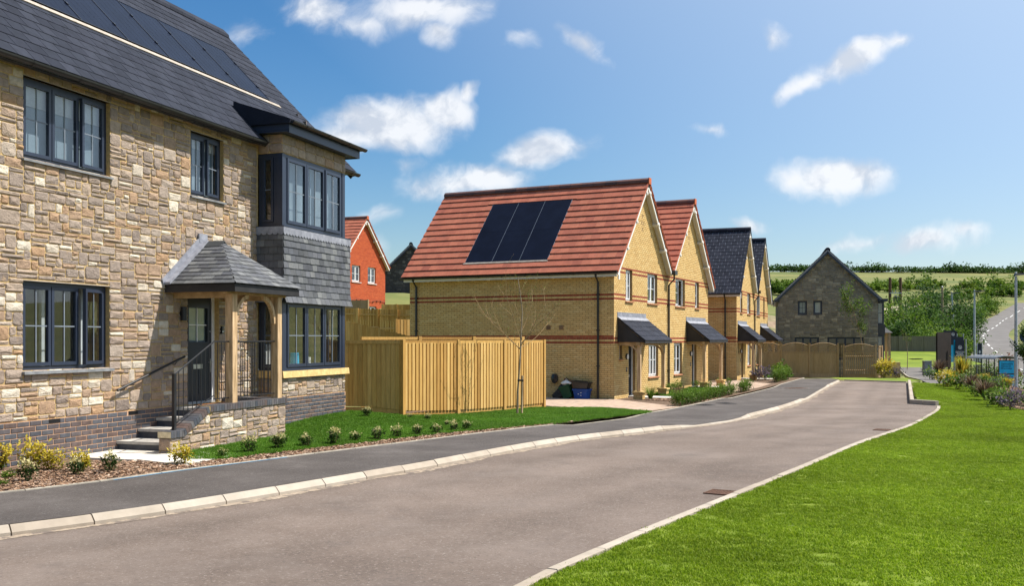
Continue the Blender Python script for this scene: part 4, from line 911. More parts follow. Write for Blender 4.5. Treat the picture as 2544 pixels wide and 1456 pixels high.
# ------------------------------------------------------------------ porch, steps and railings of the stone house (parts of it)
def porch():
    H = STONE
    rng = random.Random(15)
    # outer low wall with raking coping
    top = lambda s: .60 if s < 16.5 else (.60+(s-16.5)/.67*.33 if s < 17.17 else .93)
    w = MB(HF); w.prism([(16.2, .1), (19.5, .1), (19.5, .93), (17.17, .93), (16.5, .60), (16.2, .60)], 1.0, 1.2); pw = w.build('porch_wall', 'mortar', H)
    OF = Fr(HF(0, 1.2, 0), HF.R[0], HF.R[1], (0, 0, 1))
    pieces(pw, 'stone', rubble(16.2, 19.5, .2, .945, [], seed=41, top=top, big=1.5), 'stone', OF)
    EF = Fr(HF(16.2, 0, 0), HF.R[1], -HF.R[0], (0, 0, 1)); pieces(pw, 'stone', [stone_item(1.0, 1.2, .2, .40, .02, .5, rng), stone_item(1.0, 1.2, .41, .59, .02, .3, rng)], 'stone', EF)
    RFm = Fr(HF(19.5, 0, 0), HF.R[1], HF.R[0], (0, 0, 1)); w2 = MB(HF); w2.box(19.3, 19.5, .0, 1.0, .1, .93); w2.build('porch_side_wall', 'mortar', H); pieces(pw, 'stone', rubble(.02, 1.2, .3, .93, [], seed=43), 'stone', RFm)
    MB(HF).box(17.87, 19.3, .0, 1.0, .1, .93).build('landing_base', 'plinth_brick', H)
    # soldier coping bricks
    cp = bpy.data.objects.new('coping', None); 
    cb = MB(HF).box(17.17, 19.5, .99, 1.215, .925, .933).build('coping', 'cream_mortar', H)
    def soldier(p0, p1, zrise):
        n = max(1, int(round(math.dist(p0, p1)/.075))); d = np.array([p1[0]-p0[0], p1[1]-p0[1]])/n; L = np.linalg.norm(d); t = d/L; nr = np.array([-t[1], t[0]])
        for i in range(n):
            q0 = np.array(p0)+d*i+t*.004; q1 = np.array(p0)+d*(i+1)-t*.004
            P = [q0-nr*.004, q1-nr*.004, q1+nr*.098, q0+nr*.098]
            MB(HF).prism([tuple(p) for p in P], .985, 1.232, rng.random()).build('brick', 'plinth_brick', cb)
        mm = MB(HF); P = [np.array(p0), np.array(p1), np.array(p1)+nr*.092, np.array(p0)+nr*.092]; mm.prism([tuple(p) for p in P], .992, 1.226); mm.build('mortar_bed', 'cream_mortar', cb)
    soldier((16.17, .602), (16.52, .602), 0); soldier((16.5, .602), (17.17, .935), 0); soldier((17.18, .935), (19.53, .935), 0)
    RB = MB(HF)
    for i in range(13):
        MB(HF).box(19.29, 19.53, .02+i*.075, .02+i*.075+.066, .934, 1.03, rng.random()).build('brick', 'plinth_brick', cb)
    MB(HF).box(19.30, 19.52, .02, .98, .93, 1.02).build('mortar_bed', 'cream_mortar', cb)
    # steps
    noses = [16.45, 16.95, 17.41, 17.87]; zs = [.50, .65, .79, .935]
    for i, (s, z) in enumerate(zip(noses, zs)):
        e = noses[i+1] if i < 3 else 19.3
        st = MB(HF).box(s-.02, e+.03 if i < 3 else 19.29, .005, 1.0, z-.045, z).build('step', 'step', H)
        MB(HF).box(s+.01, e+.05, .004, .985, .1 if i == 0 else zs[i-1]-.06, z-.045).build('riser', 'plinth_brick', st)
    MB(HF).box(18.3, 19.05, .1, .55, .935, .955).build('doormat', 'coir', H)
    # oak posts, beams, braces
    for s in (17.94, 19.36):
        MB(HF).box(s-.07, s+.07, 1.035, 1.175, 1.03, 2.86).build('porch_post', 'oak', H)
    for s in (17.94, 19.36):
        MB(HF).box(s-.055, s+.055, .0, 1.04, 2.80, 2.93).build('porch_beam', 'beam', H)
    MB(HF).box(17.72, 19.58, 1.04, 1.17, 2.862, 2.985).build('porch_beam', 'beam', H)
    def brace(s0, s1, z0, z1):    # curved brace in the plane of the front
        n = 10; inn = []; out = []
        for i in range(n+1):
            t = i/n*math.pi/2; inn.append((s1+(s0-s1)*math.cos(t), z0+(z1-z0)*math.sin(t)))
        th = .07; sg = 1 if s1 > s0 else -1
        for i in range(n+1):
            t = i/n*math.pi/2; out.append((s1+(s0-s1-sg*th)*math.cos(t)+sg*.0, z0+(z1-z0+th)*math.sin(t)))
        m_ = MB(HF)
        for i in range(n): m_.hexa([(*[inn[i][0]], 1.07, inn[i][1]), (inn[i+1][0], 1.07, inn[i+1][1]), (out[i+1][0], 1.07, out[i+1][1]), (out[i][0], 1.07, out[i][1])], [(inn[i][0], 1.14, inn[i][1]), (inn[i+1][0], 1.14, inn[i+1][1]), (out[i+1][0], 1.14, out[i+1][1]), (out[i][0], 1.14, out[i][1])])
        m_.build('brace', 'oak', H)
    brace(18.07, 18.42, 2.38, 2.80); brace(19.23, 18.88, 2.38, 2.80)
    # hipped slate canopy
    ZE, ZR, A0, A1, NE, AM, NR = 3.02, 3.82, 17.63, 19.69, 1.38, 18.66, .42
    bd = MB(HF); bd.box(A0, A1, NE-.03, NE, ZE-.13, ZE-.005); bd.box(A0, A0+.03, 0, NE-.03, ZE-.13, ZE-.005); bd.box(A1-.03, A1, 0, NE-.03, ZE-.13, ZE-.005); bd.box(A0+.03, A1-.03, 0, NE-.03, ZE-.04, ZE-.02)
    cf = bd.build('porch_roof', 'dark_board', H)
    for s in np.arange(A0+.2, A1-.1, .28): MB(HF).box(s-.02, s+.02, 1.0, NE-.03, ZE-.10, ZE-.04).build('rafter', 'dark_board', cf)
    core = MB(HF); core.add([(A0, 0, ZE-.01), (A1, 0, ZE-.01), (A1, NE, ZE-.01), (A0, NE, ZE-.01), (AM, 0, ZR-.02), (AM, NR, ZR-.02)], [(0, 3, 2, 1), (0, 4, 5, 3), (3, 5, 2), (1, 2, 5, 4), (0, 1, 4)]); core.build('roof_core', 'dark_board', cf)
    def plane(o, A, up_, T, L, R):
        o = np.array(o); up_ = np.array(up_); up_ = up_/np.linalg.norm(up_); nn = np.cross(A, up_); nn = nn if nn[2] > 0 else -nn
        return Fr(o+nn*.005, A, up_, nn), roof_pieces(L, R, T, .118, .2, .006, .014, rng)
    allp = []
    # front
    E = HF(0, NE+.03, ZE); Rr = HF(0, NR, ZR); T = np.linalg.norm(Rr-E)
    fr, it = plane(E, HF.R[0], Rr-E, T, lambda t: A0-.03+(AM-A0+.03)*t/T, lambda t: A1+.03-(A1+.03-AM)*t/T); pieces(cf, 'slate', it, 'natural_slate', fr)
    # left and right
    for sg, AA in ((1, A0), (-1, A1)):
        E = HF(AA-sg*.03, 0, ZE); Rr = HF(AM, 0, ZR); T = np.linalg.norm(Rr-E)
        fr, it = plane(E, HF.R[1], Rr-E, T, lambda t: 0., lambda t: NE+.03-(NE+.03-NR)*t/T); pieces(cf, 'slate', it, 'natural_slate', fr)
    # lead soaker up the wall, hip ends and ridge piece
    for sg, AA in ((1, A0), (-1, A1)):
        MB(HF).prism([(AA-sg*.06, ZE-.02), (AM, ZR+.03), (AM, ZR+.16), (AA-sg*.10, ZE+.08)][::sg], .018, .045).build('lead_flashing', 'lead', cf)
        MB(HF).prism([(AA-sg*.06, ZE-.0), (AM, ZR+.012), (AM, ZR+.04), (AA-sg*.06, ZE+.04)][::sg], .04, .16).build('lead_flashing', 'lead', cf)
    MB(HF).prism([(AM-.14, ZR-.08), (AM, ZR+.03), (AM+.14, ZR-.08), (AM, ZR+.005)], .05, NR+.06).build('ridge_cap', 'dark_slate', cf)
    MB(HF).box(AM-.12, AM+.12, .02, .05, ZR+.0, ZR+.16).build('lead_flashing', 'lead', cf)
    # railings
    def rail(name, P0, P1, zb0, zb1, zt0, zt1, n, skip=()):
        r = MB(HF).tube([(*P0, zt0), (*P1, zt1)], .014, 6).build(name, 'black_metal', H)
        MB(HF).tube([(*P0, zb0), (*P1, zb1)], .010, 6).build('bottom_rail', 'black_metal', r)
        for i in range(1, n):
            t = i/n; x = P0[0]+(P1[0]-P0[0])*t; y = P0[1]+(P1[1]-P0[1])*t
            MB(HF).tube([(x, y, zb0+(zb1-zb0)*t), (x, y, zt0+(zt1-zt0)*t)], .007, 6).build('baluster', 'black_metal', r)
        return r
    r = rail('railing', (16.42, 1.10), (17.45, 1.10), .80, 1.18, 1.55, 2.06, 9)
    MB(HF).box(16.395, 16.445, 1.075, 1.125, .70, 1.57).build('newel', 'black_metal', r)
    rail('railing', (17.45, 1.10), (17.87, 1.10), 1.12, 1.12, 2.06, 2.06, 4)
    rail('railing', (18.01, 1.10), (19.29, 1.10), 1.12, 1.12, 2.06, 2.06, 12)
    rail('railing', (19.40, 1.03), (19.40, .03), 1.12, 1.12, 2.06, 2.06, 9)
porch()
# ------------------------------------------------------------------ gabled houses of the street
def gable_house(name, label, x, y, z, th, W, D, ze, zrg, brick='buff_brick', mortar='buff_mortar', bands=True, wins=(), low=(), roof='tile', verge='white_paint', leftwall=True, group=None, canopy=None, door=None, panels=None, pipes=(), rightwall=True, limit=300, nbr=True, left_extra=None, wm='white_frame', vents=True, gable_seed=1, tile_limit=300, mirror=False, ridge='ridge_tile', wallpieces='brick', overl=.3, smallwin=None):
    F = yaw_frame(x, y, z, th); H = thing(name, label, 'house', F(W/2, -D/2, 0), group)
    S_ = W/2; k = (zrg-ze)/(S_+.0)      # slope of gable
    LF = Fr(F(0, 0, 0), -F.R[1], -F.R[0], (0, 0, 1))     # left side wall: a runs back from the front corner
    RFw = Fr(F(W, 0, 0), -F.R[1], F.R[0], (0, 0, 1))
    ops = [tuple(w[:4]) for w in wins]+[tuple(w[:4]) for w in low]+([door] if door else [])+([smallwin] if smallwin else [])
    w = MB(F); wall_sheet(w, 0, W, -.1, ze, -.25, 0, ops); w.prism([(0, ze), (W, ze), (S_, zrg-.02)], -.25, -.0005); fw = w.build('front_wall', mortar, H)
    lw = MB(F).box(0.0, .25, -D, -.25, -.1, ze).build('side_wall', mortar, H)
    MB(F).box(W-.25, W, -D, -.25, -.1, ze).build('party_wall', mortar, H)
    b = MB(F); b.box(.25, W-.25, -D, -D+.25, -.1, ze); b.prism([(0, ze), (W, ze), (S_, zrg-.02)], -D, -D+.24); b.build('rear_wall', mortar, H)
    ii = MB(F); ii.box(.25, W-.25, -D+.25, -.25, 2.25, 2.4); ii.box(.25, W-.25, -D+.25, -.25, ze-.05, ze); ii.box(.25, W-.25, -D+.25, -.25, -.05, .02); ii.box(.25, W-.25, -3.2, -3.1, .02, ze-.05); ii.build('inside_wall', 'wall_inside', H)
    BZ = [(4.475, 4.545), (4.335, 4.405), (3.565, 3.635), (3.425, 3.495), (2.125, 2.195), (1.985, 2.055)]
    Hc = .0700
    nrow = lambda zz: any(abs(zz-(p+q)/2) < .036 for p, q in BZ) if bands else False
    if wallpieces == 'brick':
        clip = lambda zz: (0, W) if zz < ze else ((zz-ze)/k, W-(zz-ze)/k)
        vops = [(S_+dx-.05, S_+dx+.05, zz, zz+.12) for dx, zz in ((-.02, 6.45), (-.12, 6.20), (.10, 6.20), (-.02, 5.98))] if vents else []
        allb = bricks(0, W, 0.0, zrg-.1, ops+vops, seed=gable_seed, H=Hc, clip=clip, d=.006)
        items = allb
        def split(its, holder, fr, lim, nm='brick'):
            a = [q for q in its if not nrow(np.mean([v[2] for v in q[0]]))]; r = [q for q in its if nrow(np.mean([v[2] for v in q[0]]))]
            pieces(holder, nm, a, brick, fr, limit=lim)
            if r: pieces(holder, 'red_'+nm, r, 'red_brick', fr, limit=int(lim*.25))
        split(items, fw, F, int(limit*.5))
        if leftwall: split(bricks(0, D, 0.0, ze-.0, [], seed=gable_seed+5, H=Hc, d=.006), lw, LF, int(limit*.5))
    else:
        clip = lambda a: zrg-abs(a-S_)*k-.05
        pieces(fw, 'stone', rubble(0, W, 0, zrg-.15, ops, seed=gable_seed, top=clip, d=.014, u=.088, big=.6), wallpieces, F, limit=limit)
        if leftwall: pieces(lw, 'stone', rubble(0, D, 0, ze, [], seed=gable_seed+5, d=.012, u=.12), wallpieces, LF, limit=0)
    if vents and wallpieces == 'brick':
        for (v0, v1, z0, z1) in vops: MB(F).box(v0, v1, -.03, -.002, z0, z1).build('vent_slot', 'dark_board', fw)
    # windows
    for wd in list(wins)+list(low):
        a0, a1, c0, c1 = wd[:4]; kw = wd[4] if len(wd) > 4 else {}
        window(H, F, a0, a1, c0, c1, kw.get('bf', -.09), kw.get('l', [1, 1]), m=wm, fw=.05, sw=.045, bars=kw.get('bars', (1, 2)), sill=kw.get('sill', ('terracotta', .05, .06, .06)), behind=kw.get('behind', []), openl=kw.get('o'), barm=wm, bt=.010)
    if smallwin: window(H, F, *smallwin, -.09, [1], m=wm, fw=.045, sw=.04, bars=(1, 1), sill=('terracotta', .05, .06, .04), barm=wm)
    if door:
        a0, a1, c0, c1 = door; d = MB(F); d.box(a0, a0+.05, -.2, -.1, c0, c1); d.box(a1-.06, a1, -.2, -.1, c0, c1); d.box(a0+.05, a1-.06, -.2, -.1, c1-.06, c1); d.build('door_frame', 'white_frame', H)
        lf = MB(F); q = (a0+.16, a1-.17, 1.15, 1.7); wall_sheet(lf, a0+.05, a1-.06, c0+.03, c1-.06, -.17, -.125, [q]); lf = lf.build('door', 'door', H)
        MB(F).box(q[0], q[1], -.15, -.145, q[2], q[3]).build('pane', 'glass', lf); MB(F).box(q[0], q[1], -.168, -.162, q[2], q[3]).build('frosted_backing', 'voile_sky_tint', lf)
        MB(F).box((a0+a1)/2-.11, (a0+a1)/2+.11, -.126, -.117, .78, .86).build('letter_plate', 'steel', lf); MB(F).tube([(a1-.11, -.125, 1.02), (a1-.11, -.08, 1.02), (a1-.2, -.08, 1.02)], .009, 6).build('door_handle', 'steel', lf)
        MB(F).box(a0-.05, a1+.05, -.25, .25, 0, c0+.02).build('door_step', 'step', H)
        lm = MB(F).tube([(a0-.22, .0, 1.5), (a0-.22, .07, 1.5)], .085, 14).build('wall_lamp', 'white_print', H); MB(F).tube([(a0-.22, -.0, 1.5), (a0-.22, .05, 1.5)], .10, 14).build('lamp_ring', 'black_plastic', lm)
        nb = MB(F).box(a0-.25, a0-.17, 0, .02, .98, 1.14).build('number_plate', 'black_plastic', H); MB(F).box(a0-.222, a0-.198, .015, .023, 1.03, 1.10).build('digit', 'white_print', nb)
    # roof
    for side in (0, 1):
        e0 = -overl if side == 0 else W+overl
        E = F(e0, 0, ze-k*overl+.06); Rr = F(S_, 0, zrg+.06); up = Rr-E; T = np.linalg.norm(up); up /= T; A = F.R[1]; nn = np.cross(A, up); nn = nn if nn[2] > 0 else -nn
        if side == 1 and not rightwall: E = F(W+.0, 0, ze+.06); up = Rr-E; T = np.linalg.norm(up); up /= T
        if side == 0 and not leftwall: E = F(0, 0, ze+.06); up = Rr-E; T = np.linalg.norm(up); up /= T
        PF = Fr(E, A, up, nn); dk = MB(PF).box(-D-.15, .24, 0, T-.05, -.09, -.015 if roof == 'tile' else -.004).build('roof', 'dark_board' if roof == 'tile' else 'lead', H); rng = random.Random(side+gable_seed)
        holes = [panels[0]] if (panels and side == 0) else []
        if roof == 'tile': it = roof_pieces(lambda t: -D-.18, lambda t: .27, T, .325, .33, .022, .040, rng, holes=holes, gap=.002); mt = 'tile'
        else: it = roof_pieces(lambda t: -D-.18, lambda t: .27, T, .25, .30, .006, .012, rng, holes=holes, gap=.010); mt = 'slate'
        pieces(dk, 'tile' if roof == 'tile' else 'slate', it, mt, PF, limit=tile_limit if side == 0 else 0)
        if panels and side == 0:
            (h0, h1, t0, t1), n = panels; wv = (h1-h0)/n
            for i in range(n):
                for (u0, u1) in ((t0+.06, (t0+t1)/2+.03), ((t0+t1)/2+.036, t1)):
                    p = MB(PF).box(h0+i*wv+.006, h0+(i+1)*wv-.006, u0, u1, -.01, .028).build('solar_panel', 'solar', dk)
            fm = MB(PF)
            for i in range(n+1): fm.box(h0+i*wv-.006, h0+i*wv+.006, t0+.06, t1, -.005, .0275)
            fm.build('panel_rail', 'glazing', dk)
            MB(PF).box(h0-.05, h1+.03, t0-.01, t0+.06, .0, .03).build('panel_flashing', 'pale_flash', dk)
        # barge board, its brackets and the verge
        if verge:
            MB(PF).box(.19, .225, 0, T-.02, -.20, -.01).build('barge_board', verge, H); MB(PF).box(0.0, .19, 0, T-.05, -.115, -.092).build('verge_soffit', verge, H)
            if verge == 'white_paint':
                for t in ((.28, .9, .57) if side else (.28, .9, .57)):
                    MB(PF).box(.0, .26, T*t-.05, T*t+.05, -.24, -.12).build('purlin_end', verge, H)
            if roof == 'tile': MB(PF).box(.225, .25, 0, T, -.06, .02).build('verge_tile', 'red_ridge', dk)
        if (side == 0 and leftwall) or (side == 1 and rightwall):
            GF = Fr(E, A, (F.R[0]*(-1 if side == 0 else 1)), (0, 0, 1)); gutter(H, GF, -D-.18, .25, .05, -.035, .05)
            MB(GF).box(-D-.1, .2, -.06, -.035, -.17, -.03).build('fascia', verge or 'frame', H)
            if verge == 'white_paint':
                for q in np.arange(-D+.2, .1, .62): MB(GF).box(q-.03, q+.03, -.28, -.02, -.17, -.115).build('rafter_end', verge, H)
            else: MB(GF).box(-D-.1, .2, -.3, -.06, -.14, -.12).build('soffit', verge or 'frame', H)
    rng = random.Random(3); q = -D-.18
    while q < .2:
        q1 = min(q+.45, .27); m_ = MB(Fr(F(0, 0, 0), F.R[1], F.R[0], (0, 0, 1)))
        m_.prism([(S_-.16, zrg-.02), (S_-.14, zrg+.08), (S_-.05, zrg+.15), (S_+.05, zrg+.15), (S_+.14, zrg+.08), (S_+.16, zrg-.02), (S_, zrg+.08)], q+.004, q1-.004, rng.random(), axis='a'); m_.build('ridge_tile', ridge, H); q = q1
    if roof == 'tile': MB(F).box(S_-.13, S_+.13, .265, .29, zrg-.08, zrg+.15).build('ridge_end', 'red_ridge', H)
    # lean-to canopy on oak posts with brick piers
    if canopy:
        a0, a1 = canopy; zb, zw, no = 2.06, 2.84, 1.0
        E = F(0, no, zb); Rr = F(0, .02, zw); up = Rr-E; T = np.linalg.norm(up); up /= T; nn = np.cross(F.R[0], up); nn = nn if nn[2] > 0 else -nn
        PF = Fr(E, F.R[0], up, nn); cr = MB(PF).box(a0, a1, 0, T, -.06, -.012).build('porch_roof', 'dark_board', H)
        pieces(cr, 'slate', roof_pieces(lambda t: a0-.02, lambda t: a1+.02, T-.14, .25, .30, .008, .012, random.Random(6), gap=.005), 'slate', PF)
        MB(PF).box(a0-.02, a1+.02, T-.17, T, .012, .02).build('lead_flashing', 'lead', cr); MB(F).box(a0-.01, a1+.01, .006, .02, zw-.0, zw+.17).build('lead_flashing', 'lead', cr)
        for a in (a0+.01, a1-.04): MB(F).prism([(0.01, zb-.06), (no-.05, zb-.06), (0.01, zw-.08)], a, a+.03, axis='a').build('cheek', 'dark_board', cr)
        MB(F).box(a0, a1, no-.04, no-.01, zb-.10, zb-.015).build('fascia', 'dark_board', cr)
        for a in (a0+.16, a1-.16):
            MB(F).box(a-.06, a+.06, .66, .78, .36, zb-.17).build('porch_post', 'oak', H)
            MB(F).box(a-.05, a+.05, .0, .85, zb-.17, zb-.06).build('porch_beam', 'beam', H)
            pr = MB(F).box(a-.15, a+.15, .57, .87, -.1, .31).build('pier', mortar, H)
            for fr2 in (Fr(F(a-.15, .87, 0), F.R[0], F.R[1], (0, 0, 1)), Fr(F(a-.15, .57, 0), F.R[1], -F.R[0], (0, 0, 1)), Fr(F(a+.15, .57, 0), F.R[1], F.R[0], (0, 0, 1))): pieces(pr, 'brick', bricks(0, .3, -.05, .30, [], seed=7, H=Hc), brick, fr2)
            MB(F).box(a-.19, a+.19, .53, .91, .31, .36).build('pier_cap', 'ochre_stone', pr)
        MB(F).box(a0+.02, a1-.02, .66, .78, zb-.172, zb-.062).build('porch_beam', 'beam', H)
        for (s0, s1) in ((a0+.22, a0+.6), (a1-.22, a1-.6)):
            m_ = MB(F); n = 7; sg = 1 if s1 > s0 else -1
            for i in range(n):
                P = []
                for t in (i/n*math.pi/2, (i+1)/n*math.pi/2): P.append(((s1+(s0-s1)*math.cos(t), 1.5+.38*math.sin(t)), (s1+(s0-s1-sg*.06)*math.cos(t), 1.5+.44*math.sin(t))))
                (p, q), (r, s_) = P
                m_.hexa([(p[0], .69, p[1]), (r[0], .69, r[1]), (s_[0], .69, s_[1]), (q[0], .69, q[1])], [(p[0], .75, p[1]), (r[0], .75, r[1]), (s_[0], .75, s_[1]), (q[0], .75, q[1])])
            m_.build('brace', 'oak', H)
        # brace from post back to wall
        for a in (a0+.16, a1-.16):
            m_ = MB(F); n = 6
            for i in range(n):
                P = []
                for t in (i/n*math.pi/2, (i+1)/n*math.pi/2): P.append(((.32+(.66-.32)*math.cos(t), 1.5+.38*math.sin(t)), (.32+(.72-.32)*math.cos(t), 1.5+.44*math.sin(t))))
                (p, q), (r, s_) = P
                m_.hexa([(a-.03, p[0], p[1]), (a-.03, r[0], r[1]), (a-.03, s_[0], s_[1]), (a-.03, q[0], q[1])], [(a+.03, p[0], p[1]), (a+.03, r[0], r[1]), (a+.03, s_[0], s_[1]), (a+.03, q[0], q[1])])
            m_.build('brace', 'oak', H)
    return H, F, LF
def buff_pair(x, y, z, th, roof, labs, grp, lim, seed, verge='white_paint'):
    W, D = 5.9, 7.95; ze, zg = 4.6, 7.72
    beh = [('blind', 3.5, 4.5, .45)]
    def sh(o, c): return [(a0+o, a1+o, c0, c1, dict(l=l)) for a0, a1, c0, c1, l in c]
    h1 = gable_house('buff_brick_house', labs[0], x, y, z, th, W, D, ze, zg, wins=[(1.15, 1.83, 3.42, 4.5, dict(l=[1, 1])), (3.5, 4.63, 3.42, 4.5, dict(l=[1, 1]))], low=[(3.6, 4.75, .72, 1.95, dict(l=[1, 1, 1]))], door=(1.44, 2.15, .12, 1.95), smallwin=(.52, .80, 1.43, 1.95),
                     canopy=(.31, 3.27), roof=roof, verge=verge, rightwall=False, leftwall=True, group=grp, limit=lim, gable_seed=seed, panels=((( -5.72, -2.48, .6, 3.93), 3) if roof == 'tile' else None), ridge='ridge_tile' if roof == 'tile' else 'slate')
    F = h1[1]; o = F(W, 0, 0)
    h2 = gable_house('buff_brick_house', labs[1], o[0], o[1], o[2], th, W, D, ze, zg, wins=[(6.95-5.9, 8.25-5.9, 3.41, 4.5, dict(l=[1, 1], o=(1, -.28, 'r'))), (9.75-5.9, 10.33-5.9, 3.41, 4.5, dict(l=[1]))], low=[(6.75-5.9, 7.84-5.9, .71, 1.95, dict(l=[1, 1]))], door=(9.26-5.9, 9.97-5.9, .12, 1.95),
                     canopy=(8.4-5.9, 11.35-5.9), roof=roof, verge=verge, leftwall=False, rightwall=True, group=grp, limit=lim, gable_seed=seed+3, ridge='ridge_tile' if roof == 'tile' else 'slate', tile_limit=150)
    for hh in (h1[0],):
        # valley gutter, hopper and downpipe between the gables
        hp = MB(F).box(W-.16, W+.16, .20, .36, ze-.03, ze+.13).build('hopper', 'black_plastic', hh)
        pipe(hh, F, [(W, .27, ze), (W, .27, ze-.2), (W+.0, .06, ze-.42), (W+.0, .06, .1)], .038, clips=[(W, .06, 3.4), (W, .06, 2.0), (W, .06, .9)])
        MB(F).box(W-.07, W+.07, -D, .24, ze-.0, ze+.06).build('valley_lining', 'lead', hh)
        LF = h1[2]
        for a in (.54, 7.64):
            pipe(hh, LF, [(a, .30, ze-.28), (a, .28, ze-.38), (a, .06, ze-.6), (a, .06, .05)], .038, clips=[(a, .06, 3.6), (a, .06, 2.4), (a, .06, 1.2)])
        MB(F).box(-.12, .0, .19, .22, ze-.52, ze-.2).build('barge_foot', 'white_paint', hh)
    return h1, h2
YX, YY = 3.38, 33.0
P1 = buff_pair(YX, YY, .0, 26.2, 'tile', ('buff brick house with red tiled roof and six dark solar panels beside the timber fence', 'buff brick house with red tiled gable, attached to the one with solar panels'), 'buff brick gabled houses in the street', 300, 51)
P2 = buff_pair(10.93, 48.4, .0, 21.6, 'slate', ('buff brick house with dark slate roof, nearer of the slated pair beyond the paved drive', 'buff brick house with dark slate roof standing next to the trellis fence'), 'buff brick gabled houses in the street', 240, 61)
H1, F1, L1 = P1[0]
# wall fittings on the shaded side wall
def side_fittings():
    for a, c in ((1.89, 2.49), (2.37, 2.49)):
        v = MB(L1).box(a-.075, a+.075, .006, .028, c-.075, c+.075).build('wall_vent', 'brown_card', H1)
        for i in range(4): MB(L1).box(a-.06, a+.06, .02, .036, c-.06+i*.032, c-.045+i*.032).build('louvre', 'brown_card', v)
    m = MB(L1); n = 20
    m.add([(2.12+.115*math.cos(t), b, .76+.165*math.sin(t)) for b in (.0, .10) for t in np.linspace(0, 2*math.pi, n, endpoint=False)]+[(2.12, .135, .76)], [(i, (i+1) % n, (i+1) % n+n, i+n) for i in range(n)]+[(i+n, (i+1) % n+n, 2*n) for i in range(n)])
    m.build('hose_reel', 'black_plastic', H1)
side_fittings()

# red brick house and dark stone house further up the slope
RED = gable_house('red_brick_house', 'orange red brick house with tiled roof behind the stone house', -10.55, 61.35, 2.75, 20, 5.9, 8, 4.35, 7.15, brick='orange_brick', mortar='orange_mortar', bands=False, wins=[(1.35, 2.45, 3.0, 4.05, dict(l=[1, 1], sill=('white_paint', .05, .06, .06))), (3.45, 4.55, 3.0, 4.05, dict(l=[1, 1], sill=('white_paint', .05, .06, .06)))], low=[(1.35, 2.45, .3, 1.5, dict(l=[1, 1])), (3.35, 4.65, .2, 1.5, dict(l=[1, 1]))], limit=200, vents=False, gable_seed=71, tile_limit=120)
def red_extra():
    H, F, L = RED
    pts = [(.2+i*.55, .05+.0*i, 1.85-.06*math.sin(i*1.3)) for i in range(11)]
    w = MB(F).tube(pts, .012, 5).build('string_light_cable', 'black_plastic', H)
    for i, p in enumerate(pts): MB(F).tube([(p[0], p[1]+.01, p[2]-.02), (p[0], p[1]+.01, p[2]-.14)], .035, 6, r2=.02).build('light_bulb', 'black_plastic', w)
red_extra()
DARK = gable_house('dark_stone_house', 'dark grey stone house with slate roof up the slope behind the red brick house', -8.75-2.75, 86, 3.2, 86, 5.5, 8, 4.4, 7.15, mortar='dark_board', bands=False, wins=[], roof='slate', verge='frame', limit=160, wallpieces='dark_stone_wall', vents=False, gable_seed=75, ridge='slate', tile_limit=0, wm='frame')
